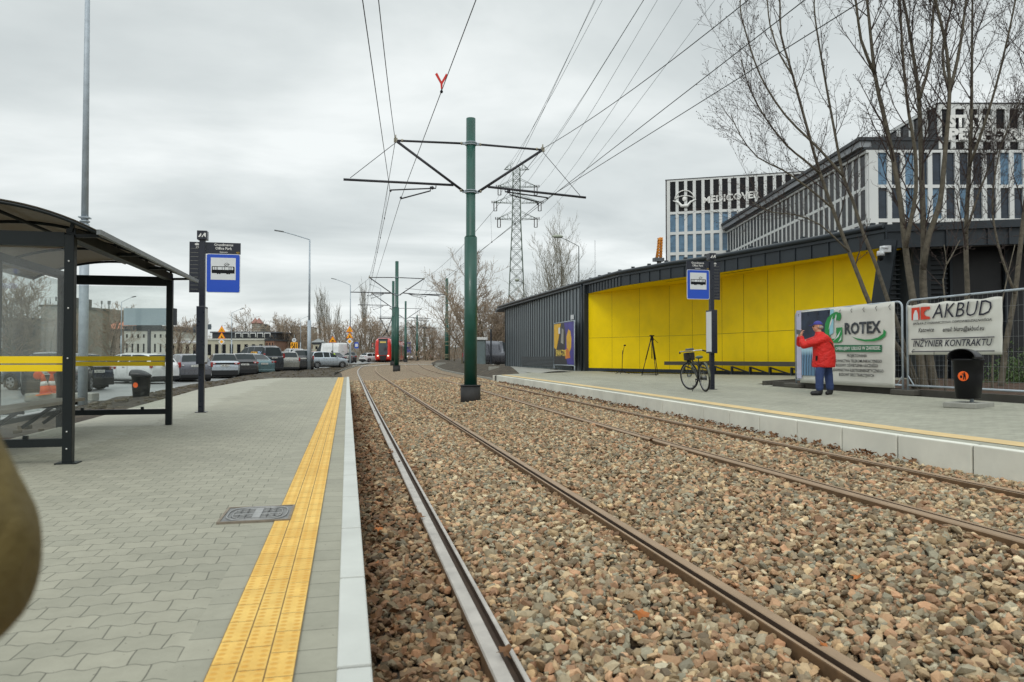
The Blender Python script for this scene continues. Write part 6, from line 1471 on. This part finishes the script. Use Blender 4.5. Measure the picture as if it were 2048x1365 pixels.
silv=paint('paint_silver',(176,180,184),.4); greyp=paint('paint_grey',(98,100,108),.35); blu=paint('paint_pale_blue_grey',(176,186,194),.3); dk=paint('paint_dark_grey',(48,50,54),.3); teal=paint('paint_teal',(96,124,130),.4); vanp=paint('paint_anthracite',(58,62,68),.3); bei=paint('paint_warm_grey',(130,130,124),.35); whp=paint('paint_white',(214,216,216),0); nav=paint('paint_navy',(36,38,56),.3); blk=paint('paint_black',(26,28,30),.2); dblu=paint('paint_dark_blue',(40,52,72),.3); redp=paint('paint_red',(170,40,34),.2)
car('small black hatchback seen from behind through the near shelter glass',place(90,792,6,3.6),6,'hatch',blk,3.6,1.62,1.48)
car('dark blue car behind the shelter corner post, beside the street lamp column',place(198,781,62,4.2),62,'hatch',dblu,4.2,1.75,1.45)
car('long white estate car seen through the far shelter glass',place(332,768,52,4.7),52,'estate',whp,4.7,1.82,1.48)
car('grey estate car with wraparound tail lights behind the stop sign pole',place(392,764,24,4.5),24,'estate',greyp,4.5,1.80,1.47)
car('pale blue grey hatchback with black roof right of the stop sign pole',place(450,757.5,14,4.0),14,'hatch',blu,4.0,1.75,1.50,roofmat=blk)
car('dark grey hatchback between the pale blue one and the teal saloon',place(490,753.5,14,4.1),14,'hatch',dk,4.1,1.76,1.52)
car('teal saloon car with broad boot in front of the dark people carrier',place(529,750,30,4.6),30,'sedan',teal,4.6,1.80,1.50)
car('dark people carrier with lettering on its side window and roof rails',place(549,746,40,4.6),40,'mpv',vanp,4.6,1.95,2.05,rails=True,lettering=('COM',M('letter_gold',(226,170,60),.5),'TV',M('letter_white_blue',(170,196,230),.5)))
car('warm grey estate car parked right of the dark people carrier',place(579,744,12,4.4),12,'estate',bei,4.4,1.74,1.62)
car('pale small car half hidden behind the warm grey estate',place(590,741,14,4.1),14,'hatch',silv,4.1,1.75,1.5,small=True)
car('white topped dark windowed off-roader behind the warm grey estate',place(596,737,16,4.5),16,'estate',silv,4.5,1.85,1.85,small=True)
car('dark off-roader at the end of the parked row before the silver side-on car',place(607,741,10,4.4),10,'estate',dk,4.4,1.85,1.78,small=True)
car('silver blue electric hatchback parked side-on behind the tall grey lamp',place(612,737,-58,4.1),-58,'hatch',blu,4.1,1.75,1.56)
pc=car('white patrol car with a red light bar behind the silver side-on hatchback',place(600,727,-60,4.4),-60,'hatch',whp,4.4,1.8,1.5,small=True); MB().box((0,0,1.56),(1.1,.25,.12)).build('light_bar',redl,pc)
car('dark saloon behind the worker in the yellow vest',place(680,730,24,4.5),24,'sedan',nav,4.5,1.8,1.45)
car('tall white panel van behind the worker in the yellow vest',place(686,727,38,5.6),38,'van',whp,5.6,2.0,2.75,cat='van')
car('beige car between the white van and the sign column',place(693,727,10,4.2),10,'hatch',bei,4.2,1.75,1.5,small=True)
car('dark car right behind the sign column',place(702,726,8,4.2),8,'hatch',dk,4.2,1.75,1.55,small=True)
car('white hatchback driving away just left of the red tram',place(724,725,-52,4.3),-52,'hatch',whp,4.3,1.79,1.46,group='cars on the road')
for px,py,h,st,mt,d,lb in [(822,719,-12,'hatch',silv,150,'distant silver car right of the second pole'),(829,718,-12,'estate',dblu,165,'distant dark blue car beside the fourth pole'),(843,717.5,-12,'hatch',whp,175,'distant pale car left of the fifth pole'),(858,717,-14,'hatch',redp,190,'distant red car between the last two poles'),(870,717,-14,'van',whp,200,'distant white van right of the last pole'),(878,717,-14,'hatch',greyp,200,'distant grey car beyond the white van'),(888,717,-14,'hatch',redp,205,'distant red car farthest right of the traffic'),(806,718.5,-10,'hatch',silv,160,'distant car left of the traffic queue')]:
    v=GD(px,py,d); car(lb,(v.x,v.y,.42),h,st,mt,4.2 if st!='van' else 5.4,1.8,1.5 if st!='van' else 2.6,small=True,group='distant traffic beyond the tram',cat='van' if st=='van' else 'car')
v=GD(981,722,70); car('grey van parked behind the mesh fence left of the shed',(v.x,v.y,.5),-62,'van',greyp,5.2,2.0,2.3,small=True,cat='van',group='vehicles behind the mesh fence')
# cones
def cone(loc,label):
    t=empty('traffic_cone',loc,0,label,'cone','orange and white traffic cones'); MB().box((0,0,.02),(.38,.38,.04)).build('base',M('cone_orange',(226,92,34),.6),t)
    MB().tube([(0,0,.04),(0,0,.27)],[.15,.105],14).tube([(0,0,.40),(0,0,.62)],[.078,.035],14).build('body',_M['cone_orange'],t); MB().tube([(0,0,.27),(0,0,.40)],[.107,.08],14).build('white_band',inkw,t); return t
a=GY(103,793,24.5); m_=cone((a.x,a.y,.2),'upright traffic cone with an orange lamp on top, seen through the shelter glass'); MB().ball((0,0,.74),(.14,.05,.14)).build('lamp',_M['cone_orange'],m_)
a=GY(91,795,24.3); m_=cone((a.x,a.y,.2),'leaning traffic cone left of the upright one behind the glass'); m_.rotation_euler=(0,R(-8),0); MB().ball((-.12,0,.6),(.14,.05,.13)).build('lamp',_M['cone_orange'],m_)
tag(MB().box((a.x+.4,a.y+.15,.12),(1.9,.5,.24),R(-6)).build('concrete_block',conc,bevel=.03),'pale concrete block under the two traffic cones','concrete block')
# ================================================================ TRAM
red=M('tram_red',(214,38,24),.3,0,.06,1,coat=.8); tgl=M('tram_glass',(46,54,62),.06,0,.3,1,coat=1); tbl=M('tram_black',(24,25,27),.35,0,.1,2)
def tpos(y): 
    x=float(np.interp(y,[q.y for q in T1],[q.x for q in T1])); x2=float(np.interp(y+1,[q.y for q in T1],[q.x for q in T1])); return Vector((x,y,zlong(y))),math.atan2(-(x2-x),1)
p0,a0=tpos(99.5); tr=empty('red_tram',p0,0,'red tram with black windscreen and raised pantograph coming round the curve','tram')
W_=2.36
def tmod(y0_,y1_,first=False):
    A,_=tpos(y0_); B,_=tpos(y1_); d=(B-A).normalized(); ang=math.atan2(-d.x,d.y); L=(B-A).length; o=empty('car_section',A-p0,ang); o.parent=tr
    n=6 if first else 1; secs=[]
    S=[(0,.74,.62,3.05),(.25,.90,.42,3.25),(.7,.97,.36,3.35),(1.3,1,.34,3.38),(L,1,.34,3.38)] if first else [(0,1,.34,3.38),(L,1,.34,3.38)]
    m=MB(); K=[]
    for (y,wf,zb_,zt__) in S:
        h=W_/2*wf; K.append([(-h*.94,y,zb_),(-h,y,zb_+.3),(-h,y,1.0),(-h*.985,y,2.5),(-h*.90,y,zt__-.25),(-h*.62,y,zt__),(h*.62,y,zt__),(h*.90,y,zt__-.25),(h*.985,y,2.5),(h,y,1.0),(h,y,zb_+.3),(h*.94,y,zb_)])
    vs=[v for k in K for v in k]; fs=[(i*12+j,i*12+(j+1)%12,(i+1)*12+(j+1)%12,(i+1)*12+j) for i in range(len(K)-1) for j in range(12)]+[tuple(range(12)),tuple(range((len(K)-1)*12,len(K)*12))[::-1]]
    m.add(vs,fs); m.build('body_shell',red,o,bevel=.03)
    for s in (-1,1):
        yy=1.5 if first else .3; MB().b2((s*(W_/2-.02),yy,1.05),(s*(W_/2+.012),L-.15,2.62)).build('side_glazing',tgl,o)
        MB().b2((s*(W_/2-.05),1.0,.18),(s*(W_/2-.25),L-.5,.42)).build('skirt',tbl,o)
        for q in ([2.2,L-1.9] if first else [L*.5]): MB().b2((s*(W_/2-.0),q,.45),(s*(W_/2+.02),q+1.25,2.65)).build('door',tgl,o)
    MB().b2((-.85,1.6,3.36),(.85,L-.4,3.62)).build('roof_equipment',galvd,o)
    if first: MB().b2((-.62,-.03,3.02),(.62,.9,3.30)).build('roof_front_cap',tbl,o,bevel=.04)
    for y in ([1.6,3.2] if first else [L*.35,L*.65]):
        MB().tube([(-.8,y,.3),(.8,y,.3)],.3,14).build('bogie_wheel',tbl,o)
    return o
f=tmod(99.5,107.5,True)
m=MB(); m.add([(-.52,-.06,1.10),(.52,-.06,1.10),(.60,-.05,1.35),(.60,-.05,2.55),(.56,-.04,3.10),(-.56,-.04,3.10),(-.60,-.05,2.55),(-.60,-.05,1.35)],[tuple(range(8))]); w_=m.build('windscreen',tgl,f); md=w_.modifiers.new('s','SOLIDIFY'); md.thickness=.06; md.offset=0
MB().add([(-.38,-.06,.40),(.38,-.06,.40),(.48,-.05,1.0),(-.48,-.05,1.0)],[(0,1,2,3)]).build('front_mask',tbl,f).modifiers.new('s','SOLIDIFY').thickness=.08
MB().b2((-.40,-.13,2.72),(.40,-.09,2.92)).build('destination_display',emis('display_amber',(170,150,80),.5),f)
for s in (-1,1):
    MB().ball((s*.68,-.03,1.0),(.12,.08,.08)).build('headlight',emis('headlamp_lit',(255,244,215),1.6),f); MB().tube([(s*1.1,.2,2.6),(s*1.42,.0,2.6),(s*1.42,0,2.1)],.03,5).build('mirror_arm',red,f)
    MB().b2((s*.84,.08,.9),(s*.93,.2,3.0)).build('a_pillar_trim',red,f)
for a_,b_ in ((108.1,114.5),(115.1,121.5)): 
    tmod(a_,b_); A,_=tpos(a_-.62); B,_=tpos(a_+.02); q=MB().beam(A-p0+Vector((0,-.05,1.9)),B-p0+Vector((0,.05,1.9)),2.0,2.7); q.build('bellows',tbl,tr)
m=MB(); b_=Vector((.1,3.0,3.62)); m.tube([b_+Vector((-.5,0,0)),b_+Vector((0,1.1,.75)),b_+Vector((0,.9,.9)),b_+Vector((-.75,.1,2.5))],.06,5).tube([b_+Vector((.5,0,0)),b_+Vector((0,1.1,.75)),b_+Vector((.75,.1,2.5))],.06,5).tube([b_+Vector((-1.0,.1,2.55)),b_+Vector((1.0,.1,2.55))],.07,5).tube([b_+Vector((-.9,.4,2.55)),b_+Vector((.9,.4,2.55))],.04,5).ball(b_+Vector((0,1.0,.8)),.16); m.build('pantograph',tbl,f)
# ================================================================ ROAD SIGNS
yo=M('sign_yellow_orange',(246,170,14),.45,0,.03,3); oredge=M('sign_orange_edge',(226,84,24),.45)
def ngon(n,r,a0=0): return [(r*math.cos(a0+2*PI*k/n),r*math.sin(a0+2*PI*k/n)) for k in range(n)]
def sg(par,nm,poly,z,mat,off=0,parent=None): return flat(poly,(0,-.08,z),(1,0,0),(0,0,1),.02 if off==0 else .006,off).build(nm,mat,parent or par)
def roadsign(px,d,items,label,ztop,pole=True,zg=None,cat='road sign',group=None):
    q=GD(px,713,d); zg=zlong(q.y) if zg is None else zg; t=empty('road_sign',(q.x,q.y,zg),-YAW*.6,label,cat,group)
    if pole: MB().tube([(0,0,0),(0,0,ztop)],.035,8).build('post',galvd,t)
    for kind,py,s in items:
        z=(713-py)*d/1470+CZ-zg
        if kind.startswith('tri'):
            o=sg(t,'warning_triangle',ngon(3,s*.60,PI/2),z-.1*s,oredge if kind!='tri_fill' else yo); sg(t,'yellow_field',ngon(3,s*.50,PI/2),z-.1*s,yo,.02,o)
            if kind=='tri_narrow': P_=[[(-.13,-.18),(-.08,-.18),(-.03,.1),(-.07,.1)],[(.13,-.18),(.08,-.18),(.03,.1),(.07,.1)]]
            elif kind=='tri_work': P_=[[(-.14,-.2),(.2,-.2),(.12,-.1),(.0,-.12)],[(-.12,-.2),(-.04,-.2),(.05,.1),(-.02,.12)],[(-.02,.05),(.14,-.12),(.1,-.15),(-.05,.0)]]
            else: P_=[[(-.2,-.17),(.2,-.17),(.2,-.05),(-.2,-.05)],[(-.08,-.04),(.08,-.04),(.05,.02),(-.05,.02)]]
            merge([flat([(a*s,b*s) for a,b in p_],(0,-.08,z-.1*s),(1,0,0),(0,0,1),.004,.028) for p_ in P_]).build('pictogram',ink,o)
        elif kind=='diamond':
            o=sg(t,'priority_diamond',ngon(4,s*.62,0),z,signw); sg(t,'yellow_centre',ngon(4,s*.36,0),z,yo,.02,o)
        elif kind=='speed':
            o=sg(t,'speed_roundel',ngon(24,s*.5),z,M('sign_grey_rim',(150,150,150),.5)); sg(t,'white_field',ngon(24,s*.42),z,signw,.02,o); text('40',o,'lettering',(0,-.11,z-s*.17),(1,0,0),(0,0,1),h=s*.36,mat=ink,off=.02)
        elif kind=='lanes':
            w_,h_=s,s*1.28; o=sg(t,'lane_board',[(-w_/2,-h_/2),(w_/2,-h_/2),(w_/2,h_/2),(-w_/2,h_/2)],z,yo)
            merge([flat([(a*w_,b*w_) for a,b in p_],(0,-.08,z),(1,0,0),(0,0,1),.004,.022) for p_ in ([(-.02,-.5),(.1,-.5),(.1,.5),(-.02,.5)],[(.24,-.5),(.36,-.5),(.36,.5),(.24,.5)],[(-.38,-.5),(-.28,-.5),(-.02,.0),(-.02,.2),(-.12,.1),(-.38,-.35)],[(-.38,.0),(-.2,.2),(-.2,.5),(-.38,.5)])]).build('lane_marks',ink,o)
        elif kind=='blue': sg(t,'blue_board',[(-s/2,-s*.6),(s/2,-s*.6),(s/2,s*.6),(-s/2,s*.6)],z,blue)
        elif kind=='bluew': o=sg(t,'blue_board',[(-s/2,-s*.8),(s/2,-s*.8),(s/2,s*.8),(-s/2,s*.8)],z,blue); sg(t,'white_field',[(-s*.35,-s*.4),(s*.35,-s*.4),(s*.35,s*.4),(-s*.35,s*.4)],z,signw,.02,o)
    return t
roadsign(443.5,80,[('tri_narrow',659,.78),('tri_work',672,.78),('diamond',684,.56)],'two orange triangles above a yellow diamond, left before the pavilion',4.4)
roadsign(699.3,93,[('tri_narrow',659,.86),('tri_work',671.5,.86),('diamond',683.5,.72)],'two orange triangles above a yellow diamond on the lamp column near the tram',5.0)
roadsign(588.5,82,[('speed',680.7,.50),('lanes',694,.76)],'round speed sign 40 above a yellow lane closure board',3.4)
roadsign(665.5,73,[('tri_barrier',679.5,.72)],'single orange triangle on a slim post beside the silver side-on car',3.4)
roadsign(713,115,[('bluew',691,.6)],'small blue and white sign on a post left of the tram',3.3)
roadsign(817,150,[('bluew',691,.8),('blue',700,1.0)],'blue direction boards right behind the tram',4.2)
roadsign(882,120,[],'thin white post left of the banded green pole',6.2,cat='post')
t=empty('gantry_sign',tuple(GD(403,713,105)),-YAW,'two dark overhead direction boards above the pavilion roof','road sign')
m=MB().box((-.7,0,4.2),(1.2,.1,.75)).box((.85,0,4.2),(1.0,.1,.75)); m.build('sign_board',M('board_back_dark',(74,84,92),.5),t); MB().tube([(0,0,-1),(0,0,4.4)],.08,8).tube([(-1.3,.1,4.2),(1.4,.1,4.2)],.06,6).build('post',galv,t)
# ================================================================ BUILDINGS LEFT / FAR
def blk_(px0,px1,pyt,d,depth,nm,label,mat,rows=(),cols=0,wm=None,zb=-.5,wfrac=.55,roof=None,pyb=None,rh=.3,cat='building',budget=90):
    X0=(px0-1024)*d/1470; X1=(px1-1024)*d/1470; q=cam2w(X0,d); t=empty(nm,(q.x,q.y,0),-YAW,label,cat); W=X1-X0; H=(713-pyt)*d/1470+CZ
    MB().b2((0,0,zb),(W,depth,H)).build('walls',mat,t); MB().b2((-.15,-.15,H),(W+.15,depth+.15,H+rh)).build('roof',roof or offd,t)
    n=0
    for (a,b) in rows:
        z1=(713-a)*d/1470+CZ; z0_=(713-b)*d/1470+CZ; pw_=W/max(1,cols)
        for c in range(cols):
            MB().b2((c*pw_+pw_*(1-wfrac)/2,-.03,z0_),(c*pw_+pw_*(1+wfrac)/2,.05,z1)).build('window',wm or gld,t); n+=1
    return t,W,H
cream=M('cream_render',(176,172,152),.8,0,.1,.3,dirt=.1); creamd=M('aged_concrete_render',(150,148,132),.85,0,.15,.2,dirt=.35); greyb=M('grey_render',(112,112,104),.85,0,.15,.2,dirt=.3); brick=M('brown_brick',(128,96,78),.85,0,.2,.6); tile=M('orange_roof_tile',(176,112,84),.8,0,.15,.4); palew=M('pale_render',(188,188,178),.8,0,.08,.3,dirt=.2)
t,W,H=blk_(338,529,681,130,14,'pavilion','long low cream pavilion with dark window bays behind the parked cars',cream,[(689,711)],13,gld,wfrac=.46,roof=palew)
X0=(415-338)*130/1470; MB().b2((X0,2,H+.3),(X0+11.5,14,H+1.35)).build('upper_storey',offd,t); MB().b2((X0-.3,1.7,H+1.36),(X0+12,14.2,H+1.6)).build('upper_roof',M('roof_edge_grey',(84,86,90),.6),t)
m=MB()
for k in range(5): m.tube([(X0+4.4+k*1.3,1.4,H+.5),(X0+4.4+k*1.3,1.4,H+1.3),(X0+5.4+k*1.3,1.4,H+1.3),(X0+5.4+k*1.3,1.4,H+.6)],.09,5)
m.build('white_ductwork',offw,t); MB().b2((W+.0,1,-.5),(W+1.6,12,H-.2)).build('brick_end',brick,t)
MB().b2((X0-7,-.06,H-.5),(X0-1,-.0,H-.05)).build('name_fascia',signw,t)
blk_(531,548,682,128,10,'brick_building','low brown brick building at the right end of the pavilion',brick,[(686,699)],3,gld,wfrac=.3)
t,W,H=blk_(503,520,648,480,14,'tower_block','distant pale tower block with two reddish pyramid roofs',palew,[(651,653),(655,657),(659,661)],4,gld)
for xx in (W*.3,W*.75): MB().add([(xx-2.2,-1,H+.3),(xx+2.2,-1,H+.3),(xx+2.2,5,H+.3),(xx-2.2,5,H+.3),(xx,2,H+4.2)],[(0,1,4),(1,2,4),(2,3,4),(3,0,4)]).build('pyramid_roof',M('faded_red_roof',(150,112,102),.8),t)
blk_(520,528,651,470,12,'tower_block','lower pale tower block beside the pyramid roofed one',greyb,[(655,657),(659,661)],3,gld)
blk_(581,617,655,270,12,'apartment_block','pale flat roofed block with small windows above the bare trees',palew,[(658.5,662.5)],4,glb,wfrac=.3,roof=offd)
blk_(585,616,667,255,10,'apartment_block','dark lower block under the pale flat roofed one',greyb,[(670,675),(679,684)],3,gld,wfrac=.3)
t,W,H=blk_(626,640,689,118,2.5,'garden_hut','small pale hut with hipped grey roof behind the tall lamp',cream,[(693,699)],1,gld,wfrac=.3); MB().add([(-.3,-.3,H+.3),(W+.3,-.3,H+.3),(W+.3,2.8,H+.3),(-.3,2.8,H+.3),(W/2,1.2,H+1.0)],[(0,1,4),(1,2,4),(2,3,4),(3,0,4)]).build('hipped_roof',galvd,t)
q=cam2w((598-1024)*140/1470,140); m=MB()
for k in range(9): m.b2((k*1.6,0,-.3),(k*1.6+1.55,.12,2.45))
w_=m.build('boundary_wall',palew,None,(q.x,q.y,.3)); w_.rotation_euler=(0,0,-YAW); tag(w_,'pale concrete panel wall behind the parked cars and white van','wall')
t,W,H=blk_(174,209.5,620,170,12,'office_tower','pale slab building with dark ribbon windows seen through the far glass',creamd,[(626.5,633.5),(640,646.5),(654,660),(668,674),(682,688),(696,702)],1,gld,wfrac=.82,roof=creamd)
MB().b2((W,2,-.5),(W+1.5,14,H-3)).build('side_wing',greyb,t); m=MB()
for x in (1.6,3.2,3.5): m.tube([(x,3,H),(x,3,H+2.3)],.09,4); m.box((x,3,H+1.9),(.3,.3,.8))
m.build('roof_antenna',galvd,t)
t,W,H=blk_(81,134,614.5,92,10,'tenement_house','pale old block with small windows and rooftop antennas behind the near glass',creamd,[(657,664),(676,682),(694,701)],4,gld,wfrac=.22,roof=greyb)
MB().add([(1.6,1,H+.3),(3.5,1,H+.3),(3.5,5,H+.3),(1.6,5,H+.3),(2.3,1,H+1.3),(3.5,1,H+1.3),(3.5,5,H+1.3),(2.3,5,H+1.3)],[(0,1,5,4),(1,2,6,5),(2,3,7,6),(3,0,4,7),(4,5,6,7)]).build('roof_hut',greyb,t)
m=MB()
for x,h_ in ((.5,1.3),(1.5,1.4),(2.9,2.6)): m.tube([(x,1,H),(x,1,H+h_)],.045,4)
m.box((1.25,1,H+1.1),(.18,.1,.55)); m.build('roof_antenna',offd,t)
blk_(4,69,641,88,10,'tenement_house','dark grey block under the bare trees behind the near glass',greyb,[(678,690)],5,palew,wfrac=.16,roof=offd)
t,W,H=blk_(209,247,662,140,10,'house','brown house with orange tiled roof seen through the far glass',M('brown_render',(126,114,100),.85,0,.15,.3),[(672,679),(688,697)],3,gld,wfrac=.3)
MB().add([(-.2,-.2,H+.3),(W+.2,-.2,H+.3),(W+.2,8,H+.3),(-.2,8,H+.3),(0.4,3.5,H+1.9),(W-.4,3.5,H+1.9)],[(0,1,5,4),(1,2,5),(2,3,4,5),(3,0,4)]).build('tiled_roof',tile,t)
blk_(248,338,662,135,12,'long_house','long pale building with dark roof band behind the billboard',palew,[(669,676),(688,705)],8,gld,wfrac=.3,roof=offd,rh=.9)
# billboard
t=empty('billboard',tuple(GD(298,713,60)),-YAW,'large blank blue grey billboard on a single post seen through the far glass','billboard')
s_=60/1470; MB().b2((-50*s_,-.12,(713-651)*s_),(47*s_,.12,(713-617)*s_)).build('panel',M('billboard_grey',(150,166,174),.5,0,.06,.4),t); MB().b2((47*s_,-.25,(713-651)*s_),(52*s_,.35,(713-617)*s_)).build('dark_frame',offd,t,bevel=.05)
MB().b2((-1,-.1,(713-661)*s_),(1,.1,(713-651.2)*s_)).tube([(0,0,-1.3),(0,0,2.2)],.14,8).build('post',offd,t)
# far ridge of land so the horizon is closed
m=MB(); vs=[];N=60
for i in range(N+1):
    X=-1500+3000*i/N; q=cam2w(X,1500); hh=14+8*math.sin(i*.7)+5*math.sin(i*1.9); vs+= [(q.x,q.y,-5),(q.x,q.y,hh),(q.x+30,q.y+200,-5)]
m.add(vs,[(3*i,3*i+3,3*i+4,3*i+1) for i in range(N)]+[(3*i+1,3*i+4,3*i+5,3*i+2) for i in range(N)]); tag(m.build('distant_hills',M('hazy_hills',(120,124,118),.95,0,.15,.01)),kind='structure')
